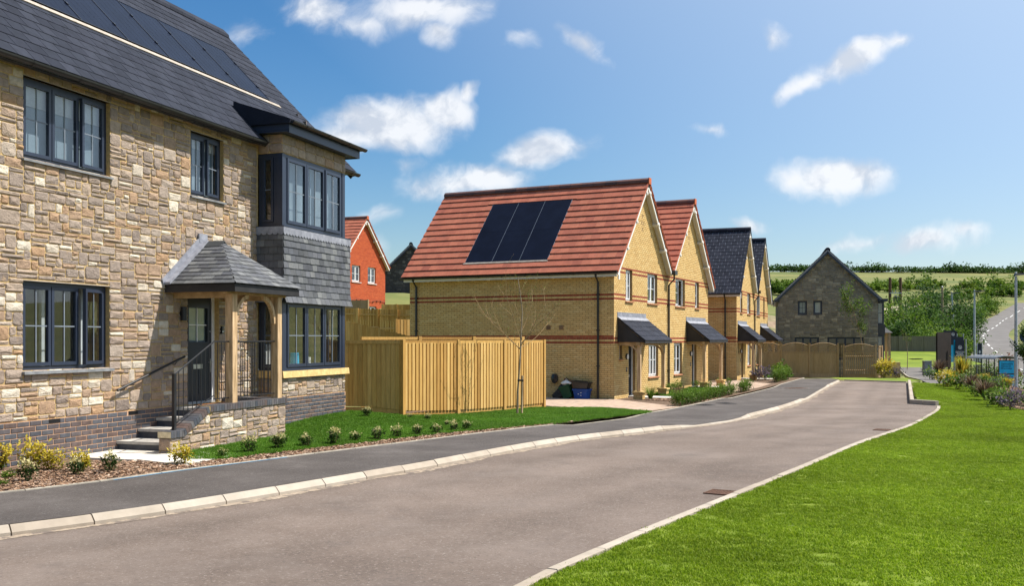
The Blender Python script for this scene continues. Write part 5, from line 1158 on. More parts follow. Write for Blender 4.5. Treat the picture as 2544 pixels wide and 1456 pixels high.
# the grey stone house at the end
def grey_house():
    x0 = (1933-1272)/2470.*60; W = 5.69
    zz = lambda py: CZ-(py-843)/2470.*59.3
    sx = lambda px: (px-1933)/248.*W
    ws = [(sx(1983), sx(2006), zz(781), zz(747)), (sx(2022), sx(2044), zz(781), zz(747)), (sx(1975), sx(2036), .9, zz(838)), (sx(2057), sx(2146), .9, zz(838))]
    H, F, L = gable_house('grey_stone_house', 'grey brown stone gable house with dark verge behind the trellis fence', x0, 60, 0, 104, W, 9, zz(737), zz(622), mortar='grey_mortar', bands=False, roof='slate', verge='frame', wallpieces='grey_stone_wall', vents=False, gable_seed=81, limit=300, ridge='slate', tile_limit=0, wm='frame', overl=.22,
        wins=[(*ws[0], dict(l=[1], bars=(2, 2), sill=('frame', .04, .03, .0), behind=[('voile_sky_tint', ws[0][2], ws[0][3], .1)])), (*ws[1], dict(l=[1], bars=(1, 1), sill=('frame', .04, .03, .0), behind=[('blind', ws[1][2], ws[1][3], .1)]))],
        low=[(*ws[2], dict(l=[1, 1, 1], bars=(1, 1), sill=('frame', .04, .03, .0))), (*ws[3], dict(l=[1, 1, 1, 1], bars=(1, 1), sill=('frame', .04, .03, .0)))])
    # bay towards the right with slate hanging, its windows, and a porch behind
    b0, b1 = W+.02, W+.44
    for (c0, c1) in ((.55, 2.35), (2.98, 4.35)):
        MB(F).box(b0, b1, -3.4, -.9, c0, c0+.08).build('bay_frame', 'frame', H); MB(F).box(b0, b1, -3.4, -.9, c1-.1, c1).build('bay_frame', 'frame', H)
        for a in (b0, b1-.1): MB(F).box(a, a+.1, -1.0, -.9, c0+.08, c1-.1).build('bay_post', 'frame', H)
        MB(F).box(b0+.1, b1-.1, -.96, -.95, c0+.08, c1-.1).build('bay_pane', 'glass', H); MB(F).box(b0+.1, b1-.1, -1.1, -1.05, c0+.08, c1-.1).build('bay_blind', 'blind', H); MB(F).box(b0+.1, b1-.1, -.95, -.94, (c0+c1)/2-.015, (c0+c1)/2+.015).build('glazing_bar', 'frame', H)
        MB(F).box(b1-.05, b1, -3.4, -1.0, c0+.08, c1-.1).build('bay_side_pane', 'glass', H)
    sw = MB(F).box(b0, b1+.06, -3.45, -.86, 2.35, 2.98).build('slate_hung_wall', 'dark_slate', H)
    MB(F).box(b0, b1, -3.4, -.9, -.1, .55).build('bay_plinth', 'grey_mortar', H)
    MB(F).box(b0-.1, b1+.2, -3.6, -.7, 4.36, 4.52).build('bay_roof', 'frame', H)
    cf = MB(F).add([(b0, -5.6, 2.5), (b0+1.25, -5.6, 2.5), (b0+1.25, -3.6, 2.5), (b0, -3.6, 2.5), (b0, -4.9, 3.3), (b0+.3, -4.6, 3.3), (b0, -4.3, 3.3)], [(0, 1, 2, 3)[::-1], (0, 1, 5, 4), (1, 2, 5), (2, 3, 6, 5), (4, 5, 6)]).build('porch_roof', 'natural_slate', H)
    for q in (-5.4, -3.8): MB(F).box(b0+1.0, b0+1.14, q-.07, q+.07, .5, 2.5).build('porch_post', 'oak', H)
    MB(F).box(b0, b0+1.3, -5.6, -3.6, -.1, .5).build('porch_wall', 'ochre_stone', H)
    lw = MB(F).box(b0-.1, b0+1.2, -.2, .2, -.3, .75).build('garden_wall', 'ochre_stone', H)
grey_house()
# ------------------------------------------------------------------ fences
def hit(p0, p1): 
    d = np.array(p1, float)-np.array(p0, float); L = np.linalg.norm(d); d /= L
    return d, L
def fence(name, label, p0, p1, ztop, zbot, m='fence', posts=3, board=.1, gap=.0, side=1, feather=True, group=None, cap=True, trellis=None, slope=None, gravel=True, backside=False, post_first=True, post_last=True):
    """close-board fence from p0 to p1; boards on the camera side (side=+1 -> left-hand normal reversed)"""
    d, L = hit(p0, p1); n = np.array([d[1], -d[0]])*side
    zt = (lambda a: ztop+(slope or 0)*a); zb = lambda a: float(zbot(p0[0]+d[0]*a, p0[1]+d[1]*a)) if callable(zbot) else zbot
    o = thing(name, label, 'fence', (p0[0], p0[1], zb(0)), group)
    fr = Fr((p0[0], p0[1], 0), (d[0], d[1], 0), (n[0], n[1], 0), (0, 0, 1)); rng = random.Random(int(L*100))
    if side < 0: pass
    nb = int(round(posts)); 
    for i in range(nb+1):
        if (i == 0 and not post_first) or (i == nb and not post_last): continue
        a = L*i/nb; MB(fr).box(a-.05, a+.05, -.05, .055, zb(a)-.15, zt(a)+.02, rng.random()).build('post', m, o)
    for i in range(nb):
        a0, a1 = L*i/nb+.05, L*(i+1)/nb-.05
        rails = [zb(a0)+.32, (zb(a0)+zt(a0))/2, zt(a0)-.28] if trellis is None else [zb(a0)+.35, trellis-.2]
        bs = .012 if not backside else -.055
        for z in rails:
            MB(fr).hexa([(a0, -.045, z-.04), (a1, -.045, z-.04), (a1, bs-.012 if not backside else .0, z-.04), (a0, bs-.012 if not backside else .0, z-.04)], [(a0, -.045, z+.04), (a1, -.045, z+.04), (a1, bs-.012 if not backside else .0, z+.01), (a0, bs-.012 if not backside else .0, z+.01)], rng.random()).build('rail', m, o)
        if gravel: MB(fr).box(a0, a1, -.03, .0, zb((a0+a1)/2)-.1, zb((a0+a1)/2)+.13, rng.random()).build('gravel_board', m, o)
        if not feather and not backside and trellis is None: MB(fr).box(a0, a1, -.02, -.004, zb(a0)+.1, zt(a0)-.06, .35).build('back_board', 'old_fence_gap_shade', o)  # darker timber puts the shade between the slats into the board's colour
        nbd = max(1, int(round((a1-a0)/board))); bw = (a1-a0)/nbd
        ztb = (trellis if trellis is not None else None)
        for j in range(nbd):
            b0 = a0+j*bw; b1 = b0+bw+(.012 if feather else -gap); t0, t1 = (.020, .006) if feather else (.034, .034)
            zlo = zb(b0)+(.135 if gravel else .02); zh = (ztb if ztb is not None else zt(b0))-(.05 if cap else 0)+rng.uniform(-.003, .003)
            bb = -.062 if backside else 0.
            MB(fr).hexa([(b0, bb, zlo), (b1, bb-.004, zlo), (b1, bb+t1, zlo), (b0, bb+t0, zlo)], [(b0, bb, zh), (b1, bb-.004, zh), (b1, bb+t1, zh), (b0, bb+t0, zh)], rng.random()).build('board', m, o)
        if cap and trellis is None:
            MB(fr).hexa([(a0, -.03, zt(a0)-.075), (a1, -.03, zt(a1)-.075), (a1, .032, zt(a1)-.075), (a0, .032, zt(a0)-.075)], [(a0, -.03, zt(a0)), (a1, -.03, zt(a1)), (a1, .032, zt(a1)), (a0, .032, zt(a0))], rng.random()).build('capping', m, o)
        if trellis is not None:
            # curved-topped diamond trellis panel
            zl = trellis+.01; arch = lambda a: zt(0)+.16*math.sin(math.pi*(a-a0)/(a1-a0))-.12
            MB(fr).box(a0, a1, -.02, .03, trellis-.04, trellis+.01, rng.random()).build('trellis_rail', m, o)
            k = 12; tp = [(a0+(a1-a0)*q/k, -.0, arch(a0+(a1-a0)*q/k)) for q in range(k+1)]
            MB(fr).tube(tp, .022, 6, rng.random()).build('trellis_arch', m, o)
            sl = .13; x = a0-.6
            while x < a1:
                for sg in (1, -1):
                    # a 45-degree lath clipped to the panel
                    ts = np.linspace(0, .7, 29); P = [((x+t) if sg > 0 else (x+.6-t), zl+t) for t in ts]
                    P = [p for p in P if a0 <= p[0] <= a1 and p[1] <= arch(min(max(p[0], a0), a1))]
                    if len(P) > 2:
                        (xa, za), (xb, zb_) = P[0], P[-1]; w_ = .013; yb = .004 if sg > 0 else -.008
                        MB(fr).hexa([(xa-w_, yb, za+sg*w_), (xa+w_, yb, za-sg*w_), (xa+w_, yb+.01, za-sg*w_), (xa-w_, yb+.01, za+sg*w_)], [(xb-w_, yb, zb_+sg*w_), (xb+w_, yb, zb_-sg*w_), (xb+w_, yb+.01, zb_-sg*w_), (xb-w_, yb+.01, zb_+sg*w_)], rng.random()).build('lath', m, o)
                x += sl
    return o
FC = (-2.48, 22.5); FEND = (.90, 28.55); F0 = (-4.05, 22.42)
yz = lambda x, y: yard(x, y)-.01
fence('timber_fence', 'short shaded panel of fresh timber fence between the stone house and the corner post', F0, FC, 2.07, yz, posts=1, board=.105, side=1, post_last=False)
fence('timber_fence', 'sunlit vertical slat fence of fresh timber behind the young bare tree', FC, FEND, 2.07, yz, posts=3, board=.15, gap=.042, side=1, feather=False)
fence('timber_fence', 'timber fence whose dark capping shows just above the slatted fence', (-3.9, 25.4), (.3, 29.6), 2.16, .2, posts=3, board=.14, side=1, post_first=False)
fence('timber_fence', 'bright timber fence with posts and rails showing, below the red brick house', tuple(at(838, 762, 46)[:2]), tuple(at(1035, 770, 46)[:2]), 3.55, 1.7, posts=4, board=.12, gap=.01, side=1, feather=False, cap=False, gravel=False, backside=True, slope=-.03)
fence('timber_fence', 'dark timber fence with a sloping top in front of the bright railed fence', tuple(at(846, 793, 38)[:2]), tuple(at(1040, 843, 38)[:2]), 2.84, 1.0, posts=2, board=.15, side=1, cap=False, gravel=False, slope=-.245)
fence('timber_fence', 'short dark fence panel against the buff brick house side', tuple(at(984, 790, 41)[:2]), tuple(at(1030, 790, 41.5)[:2]), 2.92, 1.2, posts=1, board=.15, side=1, cap=False, gravel=False)
fence('timber_fence', 'brown fence panel standing in front of the red brick house windows', tuple(at(846, 748, 58)[:2]), tuple(at(914, 752, 57)[:2]), 4.35, 2.6, m='old_fence_gap_shade', posts=1, board=.15, side=1, cap=False, gravel=False)
fence('timber_fence', 'pale low fence and gate pieces below the dark stone house', tuple(at(950, 757, 60)[:2]), tuple(at(1020, 765, 60)[:2]), 4.2, 2.6, posts=2, board=.13, side=1, cap=False, gravel=False)
# trellis fence at the end of the street
tz = lambda px, Y=54.6: (px-1272)/2470.*Y
ezt = lambda x, y: max(0., float(terrain(x, y)))+.05
T0, T1, T2 = (tz(1872, 55.5), 55.5), (tz(2082), 54.6), (tz(2176, 54), 54)
fence('trellis_fence', 'brown timber fence with arched diamond trellis panels across the street end', T0, T1, 1.86, .06, m='old_fence_gap_shade', posts=3, board=.125, side=1, trellis=1.40)
fence('trellis_fence', 'separate slatted gate panel with arched trellis top beside the yellow flowering shrub', (tz(2096, 54.5), 54.5), T2, 1.80, .05, m='old_fence_gap_shade', posts=1, board=.105, gap=.03, feather=False, side=1, trellis=1.36)
fence('timber_fence', 'narrow brown infill panel between the trellis fence and the gate panel', (T1[0]+.13, 54.58), (tz(2093, 54.5)-.02, 54.5), 1.74, .05, m='old_fence_gap_shade', posts=1, board=.1, side=1, post_first=False, post_last=False)
fence('timber_fence', 'narrow brown side panel between the gate panel and the grey stone house', (T2[0]+.12, 54.0), (T2[0]+.42, 54.3), 1.74, .05, m='old_fence_gap_shade', posts=1, board=.1, side=1, post_first=False)
fence('grey_fence', 'long weathered grey boundary fence behind the small lawn and scrub', (24.6, 72.5), (31.5, 71.5), 2.32, .9, m='grey_fence', posts=4, board=.16, side=1, cap=False, gravel=False)

# ------------------------------------------------------------------ plants
def leaf_arrays(C, size, rs, aspect=.55, up=.3):
    C = np.asarray(C, float); n = len(C); L = size*rs.uniform(.7, 1.3, n); w = L*aspect; t = rs.uniform(0, 2*math.pi, n); el = rs.uniform(-.5, 1.2, n)
    a = np.stack([np.cos(t)*np.cos(el), np.sin(t)*np.cos(el), np.sin(el)+up*.2], 1); a /= np.linalg.norm(a, axis=1)[:, None]
    r = np.stack([rs.uniform(-.3, .3, n), rs.uniform(-.3, .3, n), np.ones(n)], 1); s_ = np.cross(a, r); s_ /= np.linalg.norm(s_, axis=1)[:, None]+1e-6; nn = np.cross(s_, a)
    L = L[:, None]; w = w[:, None]
    V = np.stack([C-s_*w*.1, C+a*L*.5-s_*w*.5+nn*w*.12, C+a*L, C+a*L*.5+s_*w*.5+nn*w*.12], 1).reshape(-1, 3)
    return V, np.arange(4*n).reshape(n, 4)
def leaves(mb, centers, size, rng, tone, up=.3, aspect=.55):
    if not len(centers): return
    rs = np.random.RandomState(rng.randrange(1 << 30)); V, F = leaf_arrays(centers, size, rs, aspect, up)
    mb.V.append(V); mb.F += (F+mb.n).tolist(); mb.n += len(V)
    mb.T += [tone(c) for c in centers] if callable(tone) else (list(tone) if hasattr(tone, '__len__') else [tone]*len(centers))
def blob_pts(n, rng, rx, ry, rz, cz, shell=.55, lumps=None):
    out = []
    while len(out) < n:
        v = np.array([rng.gauss(0, 1) for _ in range(3)]); v /= np.linalg.norm(v)
        r = shell+(1-shell)*rng.random()
        if lumps: r *= lumps(v)
        out.append((v[0]*rx*r, v[1]*ry*r, cz+v[2]*rz*r))
    return out
def small_mesh(name, mb, m): 
    me = bpy.data.meshes.new(name); me.from_pydata(mb.world().tolist(), [], mb.F)
    at_ = me.attributes.new('tone', 'FLOAT', 'FACE'); at_.data.foreach_set('value', np.asarray(mb.T, np.float32)); me.materials.append(M[m]); return me
def shrub_proto(n, rx, rz, leaf, m, tone, seed, stems=5):
    rng = random.Random(seed); mb = MB(); ph = [rng.uniform(0, 6.3) for _ in range(4)]
    lum = lambda v: 1+.22*math.sin(3*v[0]+ph[0])+.2*math.sin(4*v[1]+ph[1])+.15*math.sin(5*v[2]+ph[2])
    pts = [p for p in blob_pts(n, rng, rx, rx, rz, rz*1.05, .45, lum) if p[2] > .01]
    leaves(mb, pts, leaf, rng, lambda c: tone(c, rng))
    st = MB()
    for i in range(stems):
        t = rng.uniform(0, 6.3); st.tube([(0, 0, -.03), (math.cos(t)*rx*.3, math.sin(t)*rx*.3, rz*.7), (math.cos(t)*rx*.6, math.sin(t)*rx*.6, rz*1.4)], .008, 4, r2=.003)
    return small_mesh('foliage', mb, m), small_mesh('stem', st, 'twig')
def place_shrub(name, protos, x, y, z, s, rz, label, cat, group=None):
    o = thing(name, label, cat, (x, y, z), group); fo, st = protos
    for nm, me in (('foliage', fo), ('stem', st)):
        c = bpy.data.objects.new(nm, me); COL.objects.link(c); c.parent = o; c.scale = (s, s, s*rz); c.rotation_euler = (0, 0, random.uniform(0, 6.3))
    return o
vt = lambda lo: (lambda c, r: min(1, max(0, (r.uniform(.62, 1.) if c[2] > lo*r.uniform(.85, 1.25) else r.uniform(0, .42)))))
VAR = [shrub_proto(330, .15, .15, .055, 'leaf_cream', vt(.21), 100+i) for i in range(3)]
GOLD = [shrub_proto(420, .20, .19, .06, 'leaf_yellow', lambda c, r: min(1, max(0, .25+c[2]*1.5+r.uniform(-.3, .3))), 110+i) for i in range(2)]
GREEN = [shrub_proto(300, .22, .17, .07, 'leaf_mid', lambda c, r: r.random(), 120+i) for i in range(2)]
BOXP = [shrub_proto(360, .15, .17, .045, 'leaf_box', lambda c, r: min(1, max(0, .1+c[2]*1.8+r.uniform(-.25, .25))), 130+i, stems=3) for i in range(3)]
PUR = [shrub_proto(320, .25, .2, .06, 'leaf_purple', lambda c, r: r.random(), 140)]
def on_yard(px, py):
    Y = 15.
    for _ in range(30):
        z = float(yard((px-1272)/2470.*Y, Y)); Y = (CZ-z)*2470./(py-843)
    return (px-1272)/2470.*Y, Y, z
# row of little cream-topped shrubs along the front lawn
sp = [(620,1128,1.0),(690,1118,1.15),(761,1112,1.),(830,1106,1.05),(883,1099,.85),(936,1095,1.0),(985,1090,.9),(1038,1083,.85),(1085,1078,.85),(1129,1073,.85),(1160,1069,.8),(553,1138,.55),(1062,1045,.7),(1110,1060,.5),(1018,1040,.5)]
rnd = random.Random(77)
for i, (px, py, s) in enumerate(sp):
    x, y, z = on_yard(px, py)
    place_shrub('variegated_shrub', VAR[i % 3], x, y, z-.01, s*.8, rnd.uniform(.9, 1.15), 'little dark green shrub with cream tips in the row along the front lawn', 'shrub', 'cream-tipped shrubs along the front lawn')
x, y, z = on_yard(913, 1036); place_shrub('variegated_shrub', VAR[1], x, y-.2, z, .75, 1., 'cream-tipped shrub in the shade at the foot of the short fence panel', 'shrub')
gs = [((85,1172),.78,1.2,'tall golden leaved shrub against the dark brick plinth'),((128,1170),.66,1.0,'rounded golden shrub next to the tall golden one by the plinth'),((205,1172),.58,1.1,'yellow tipped shrub beside the door slabs'),((2,1165),.75,1.1,'golden shrub at the far end of the bark bed by the stone house'),((452,1155),.72,.9,'golden yellow shrub at the foot of the porch wall end')]
for i, ((px, py), s, rz, lab) in enumerate(gs):
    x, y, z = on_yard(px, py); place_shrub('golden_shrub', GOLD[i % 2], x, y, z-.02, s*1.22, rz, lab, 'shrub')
for i, ((px, py), s, lab) in enumerate([((70,1197),1.05,'small cream-topped shrub low in the bark bed in front of the golden shrubs'),((190,1182),.95,'cream-topped shrub in the bark bed just left of the slabs'),((275,1172),1.1,'round cream-topped shrub at the corner of the door slabs')]):
    x, y, z = on_yard(px, py); place_shrub('variegated_shrub', VAR[i % 3], x, y, z-.01, s*.78, 1.05, lab, 'shrub')
for i, ((px, py), s, lab) in enumerate([((18,1188),.8,'tuft of green weeds at the edge of the bark bed'),((60,1150),.7,'green weeds beside the plinth behind the golden shrub'),((210,1158),.7,'low green plant between golden shrub and slabs'),((5,1205),.6,'low green weeds at the path edging of the bark bed')]):
    x, y, z = on_yard(px, py); place_shrub('green_plant', GREEN[i % 2], x, y, z-.03, s*.6, .7, lab, 'plant')

# bark mulch
def mulch(name, poly_fn, n, seed, zf, smin=.02, smax=.06):
    rng = random.Random(seed); mb = MB(); k = 0
    while k < n:
        p = poly_fn(rng)
        if p is None: continue
        x, y = p; z = float(zf(x, y)); a = rng.uniform(0, 6.3); l = rng.uniform(smin, smax); w = l*rng.uniform(.25, .5); t = rng.uniform(-.35, .35)
        u = np.array([math.cos(a)*math.cos(t), math.sin(a)*math.cos(t), math.sin(t)]); v = np.array([-math.sin(a), math.cos(a), rng.uniform(-.4, .4)]); c = np.array([x, y, z+rng.uniform(0, .016)]); h = np.array([0, 0, .006])
        mb.add([c-u*l/2-v*w/2, c+u*l/2-v*w/2, c+u*l/2+v*w/2, c-u*l/2+v*w/2, c-u*l/2-v*w/2+h, c+u*l/2-v*w/2+h, c+u*l/2+v*w/2+h, c-u*l/2+v*w/2+h], BOXF, rng.random()); k += 1
    o = mb.build(name, 'bark', None, 'stuff'); tag(o, 'loose brown bark chips covering the planting beds', 'bark chips'); return o
def bedA(r):
    y = r.uniform(10.3, 14.2); x = float(xp(y))-.06-r.random()*2.2; s, n = hloc(x, y)
    if n < .04 or (s > 15.35 and n < 1.2) or (n > 1.2 and 15.05 < s-.27*(2.2-n)*0 < 16.7 and n < 2.3 and s > 15.1+(2.25-n)*.28): return None
    return x, y
def bedB(r):
    y = r.uniform(13.6, 22.5); x = float(xp(y))-.06-r.random()*.62*min(1, (23-y)/4); return x, y
def bedC(r):
    y = r.uniform(28.9, 33.5); x = float(xp(y))-.06-r.random()*2.2; s = (x-YX)*math.sin(rad(26.2))+(y-YY)*math.cos(rad(26.2)); n = (x-YX)*math.cos(rad(26.2))-(y-YY)*math.sin(rad(26.2))
    return (x, y) if n > .1 and s > -.2 else None
MA = mulch('bark_mulch', bedA, 5200, 1, yard)
mb2 = mulch('bark_mulch', bedB, 3600, 2, yard); mb2['label'] = 'loose bark chips in the strip along the front lawn edging'
mb3 = mulch('bark_mulch', bedC, 2600, 3, yard, .03, .07); mb3['label'] = 'loose bark chips in front of the buff brick house porch'
MA['label'] = 'loose bark chips covering the bed below the dark brick plinth'

# box hedges, grasses and lawn patch in front of the buff houses
def fpt(F, s, n): p = F(s, n, 0); return p[0], p[1], float(yard(p[0], p[1]))
G1 = convex_sheet('lawn', [tuple(F1(s, n, 0)[:2]) for s, n in ((3.2, .15), (8.9, .15), (8.3, 1.35), (2.2, 2.45), (1.3, 2.3))], lambda x, y: yard(x, y)+.02, 'turf', .4)
F3 = P2[0][1]
G2 = convex_sheet('lawn', [tuple(F3(s, n, 0)[:2]) for s, n in ((3.4, .2), (8.0, .2), (7.5, 2.0), (2.2, 1.9))], lambda x, y: yard(x, y)+.02, 'turf', .6)
rnd = random.Random(5); k = 0
xy_hedge = []
for i in range(23):
    y = 28.95+i*.33; x = float(xp(y))-.30; xy_hedge.append((x, y))
for i in range(5):
    y = 37.35+i*.33; x = float(xp(y))-.30; xy_hedge.append((x, y))
for i in range(7):
    s = 2.4+i*.0; p = F1(-.1+i*.5, 2.0-i*.27, 0)
for (x, y) in xy_hedge:
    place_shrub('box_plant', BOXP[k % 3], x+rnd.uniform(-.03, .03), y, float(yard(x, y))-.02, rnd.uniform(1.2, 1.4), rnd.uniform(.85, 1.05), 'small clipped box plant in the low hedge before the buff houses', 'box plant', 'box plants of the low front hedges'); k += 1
for s, n in ((3.4, .55), (3.9, .5), (4.4, .5), (4.9, .5), (5.4, .45), (5.9, .45), (8.1, .5), (8.6, .9), (11.9, .5), (11.7, .95)):
    x, y, z = fpt(F1, s, n); place_shrub('box_plant', BOXP[k % 3], x, y, z-.02, rnd.uniform(.95, 1.2), 1., 'small box plant growing close to the buff house walls', 'box plant', 'box plants close to the buff house walls'); k += 1
for i in range(9):
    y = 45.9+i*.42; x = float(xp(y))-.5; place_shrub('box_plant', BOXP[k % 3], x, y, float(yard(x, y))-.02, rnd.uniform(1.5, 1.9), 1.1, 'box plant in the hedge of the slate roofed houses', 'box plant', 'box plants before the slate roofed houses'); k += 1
for i, (s, n, sc, pr, nm, lab) in enumerate([(.2, 1.0, 1.7, PUR[0], 'lavender', 'purple grey lavender by the corner of the slate roofed house'), (.9, 1.25, 1.8, PUR[0], 'lavender', 'purple grey lavender beside the first brick pier of the slate roofed pair'), (3.0, 1.5, 1.9, GREEN[0], 'green_shrub', 'round green shrub between the piers of the slate roofed pair'), (4.6, 1.7, 1.8, GREEN[1], 'green_shrub', 'loose green shrub at the lawn of the slate roofed pair'), (6.8, 1.2, 2.2, GREEN[0], 'green_shrub', 'large dark shrub near the trellis fence in the front garden')]):
    x, y, z = fpt(F3, s, n); place_shrub(nm, pr, x, y, z-.02, sc, 1., lab, 'shrub')
for a, b, lab in ((1.0, 1.9, 'pale slab path to the porch of the solar-panelled buff house'), (9.4, 1.3, 'pale slab path to the porch of the second buff house')):
    pass
def slabpath(F, s0, s1, n0, n1):
    o = bpy.data.objects.new('garden_path', None); COL.objects.link(o); struct(o)
    nn = max(1, int((n1-n0)/.6))
    for i in range(nn):
        a = n0+(n1-n0)*i/nn; b = n0+(n1-n0)*(i+1)/nn-.008; c = F((s0+s1)/2, a, 0); z = float(yard(c[0], c[1]))
        MB(F).box(s0, s1, a, b, z-.03, z+.03).build('slab', 'slab', o)
slabpath(F1, 1.05, 1.95, .3, 2.35); slabpath(F1, 9.2, 10.0, .3, 1.45); slabpath(F3, 1.3, 2.2, .3, 2.2); slabpath(F3, 9.2, 10.0, .3, 1.9)
# arching grasses (blades)
def grass_clump(name, label, x, y, z, h, n, spread, m, w=.02, seed=1, group=None, cat='plant', stiff=.5):
    rng = random.Random(seed); o = thing(name, label, cat, (x, y, z), group); mb = MB()
    for i in range(n):
        t = rng.uniform(0, 6.283); r = rng.uniform(.3, 1.)*spread; hh = h*rng.uniform(.6, 1.1); dx, dy = math.cos(t), math.sin(t); sx, sy = -dy*w/2, dx*w/2; tn = rng.random()
        P = []
        for q in (0, .35, .7, 1.):
            rr = r*q**(1+stiff); zz = hh*(q-.42*(1-stiff)*q*q*q); ww = (1-q**2)*1.+.05; P.append((x+dx*(.03+rr), y+dy*(.03+rr), z+zz, ww))
        vs = []; 
        for (a, b, c, ww) in P: vs += [(a-sx*ww, b-sy*ww, c), (a+sx*ww, b+sy*ww, c)]
        mb.add(vs, [(2*i_, 2*i_+1, 2*i_+3, 2*i_+2) for i_ in range(3)], tn)
    mb.build('leaf_blades', m, o); MB().tube([(x, y, z-.1), (x, y, z+.06)], .04, 6).build('crown_base', 'twig', o); return o
for i, (s, n, h, lab) in enumerate([(.35, 1.15, .55, 'tuft of arching grass beside the first porch pier'), (1.55, 1.75, .5, 'tuft of straw coloured grass by the slab path of the buff house')]):
    x, y, z = fpt(F1, s, n); grass_clump('ornamental_grass', lab, x, y, z, h, 160, .4, 'leaf_bronze' if i else 'leaf_mid', .012, 20+i)

# ------------------------------------------------------------------ trees
def grow_tree(name, label, base, trunk_pts, r0, branches, seed, tm='bark_tree', bm_='twig', leaf=None):
    rng = random.Random(seed); o = thing(name, label, 'tree', base)
    B = np.array(base); T = MB(); T.tube([B+np.array(p) for p in trunk_pts], r0, 8, r2=r0*.35); T.build('trunk', tm, o)
    br = MB(); tips = []
    def twig(p, d, L, r, depth):
        q = [p]; n = 4; dd = d/np.linalg.norm(d)
        for i in range(n):
            dd = dd+np.array([rng.uniform(-.16, .16), rng.uniform(-.16, .16), rng.uniform(-.02, .14)]); dd /= np.linalg.norm(dd); q.append(q[-1]+dd*L/n)
        br.tube(q, r*.85, 5, r2=r*.3, caps=False)
        for i in range(1, n+1):
            if rng.random() < .8: tips.append(q[i])
            if depth > 0 and i < n+1 and rng.random() < (.75 if depth > 1 else .6):
                nd = dd+np.array([rng.uniform(-.8, .8), rng.uniform(-.8, .8), rng.uniform(-.1, .5)]); twig(q[i], nd, L*rng.uniform(.4, .65), r*.55, depth-1)
    for (p, d, L, r) in branches: twig(B+np.array(p), np.array(d, float), L, r, 2)
    br.build('branches', bm_, o)
    if leaf:
        m, per, size, sc = leaf; lm = MB(); pts = []
        for t in tips:
            for _ in range(per): pts.append(t+np.array([rng.gauss(0, sc), rng.gauss(0, sc), rng.gauss(0, sc)]))
        leaves(lm, pts, size, rng, lambda c: rng.random()); lm.build('crown', m, o)
    return o
x, y, z = on_yard(1283, 1030); y = float(y)
base = (x, y, z-.02); sc = y/2470.
# lean and branch layout of the bare sapling by the slatted fence
bt_ = [(.02, 0, 0), (.03, 0, .55), (.07, 0, 1.1), (.10, 0, 1.6), (.12, 0, 2.1), (.15, 0, 2.6), (.09, 0, 3.1), (.03, 0, 3.5)]
grow_tree('sapling', 'slender almost bare young tree staked in the front lawn', base, bt_, .030,
    [((.10, 0, 1.72), (.75, .1, .9), 1.2, .012), ((.10, 0, 1.65), (-.8, .2, .75), 1.3, .012), ((.11, 0, 1.80), (.9, -.3, 1.0), 1.35, .013), ((.11, 0, 1.9), (-.55, -.3, 1.1), 1.25, .012), ((.12, 0, 2.1), (.4, .6, .9), .9, .009), ((.13, 0, 2.3), (-.4, .3, .9), .8, .008), ((.15, 0, 2.6), (.35, -.2, .9), .7, .007), ((.12, 0, 2.8), (-.35, .1, .9), .7, .007), ((.1, 0, 3.0), (.3, .2, .8), .5, .006), ((.1, 0, 1.68), (-.6, -.6, .45), 1.0, .010), ((.1, 0, 1.7), (.65, .6, .4), 1.1, .010)], 31, leaf=('leaf_mid', 1, .035, .015))
st = thing('tree_stake', 'round timber stake strapped to the young bare tree', 'stake', (x+.13, y-.05, z))
MB().tube([(x+.13, y-.05, z-.2), (x+.15, y-.05, z+.98)], .03, 8).build('stake', 'oak', st); MB().tube([(x+.03, y-.05, z+.86), (x+.17, y-.08, z+.86)], .025, 8).build('tree_tie', 'black_plastic', st)
# leafy young tree by the grey house
lb = at(2146, 905, 57); lb[2] = .1
grow_tree('young_tree', 'young leaning tree with thin yellow green leaves before the grey stone gable', tuple(lb), [(0, 0, 0), (-.03, 0, 1.1), (-.15, 0, 2.0), (-.35, 0, 2.9), (-.6, 0, 3.6), (-.9, 0, 4.2)], .035,
    [((-.2, 0, 2.2), (-.6, .1, .8), 1.1, .012), ((-.3, 0, 2.7), (-.8, -.2, .7), 1.1, .011), ((-.4, 0, 3.0), (.5, .1, .7), .8, .009), ((-.5, 0, 3.3), (-.7, .2, .7), .9, .009), ((-.7, 0, 3.7), (-.3, .0, .9), .8, .008), ((-.6, 0, 3.5), (.4, -.2, .8), .6, .007), ((-.15, 0, 2.1), (.3, .3, .8), .8, .008)], 33, leaf=('leaf_mid', 5, .12, .12))
lb = at(2254, 880, 60); lb[2] = .3
grow_tree('young_tree', 'thin young tree standing by the porch of the grey stone house', tuple(lb), [(0, 0, 0), (.02, 0, .8), (-.05, 0, 1.6), (-.1, 0, 2.2)], .025, [((-.05, 0, 1.5), (.4, .2, .8), .5, .008), ((-.05, 0, 1.6), (-.4, .2, .8), .5, .008)], 35, leaf=('leaf_mid', 2, .08, .06))
# small leafy tree leaning in by the bus shelter
tb = (21.0, 40.0, float(terrain(21.0, 40)))
grow_tree('leafy_tree', 'dense dark leaved small tree in front of the bus shelter', tb, [(0, 0, 0), (.03, 0, .8), (0, 0, 1.6), (.03, 0, 2.4)], .07, [((0, 0, 1.2), (-.6, .2, .7), .7, .03), ((0, 0, 1.4), (.6, -.3, .8), .8, .03), ((0, 0, 1.6), (-.3, -.5, .9), .7, .03), ((0, 0, 1.9), (.4, .5, .8), .7, .025), ((0, 0, 2.1), (-.5, .1, .8), .55, .02), ((0, 0, 2.3), (.3, -.1, .9), .5, .02), ((0, 0, 1.3), (-.7, -.3, .3), .65, .02)], 37, leaf=('leaf_dark', 12, .10, .09))

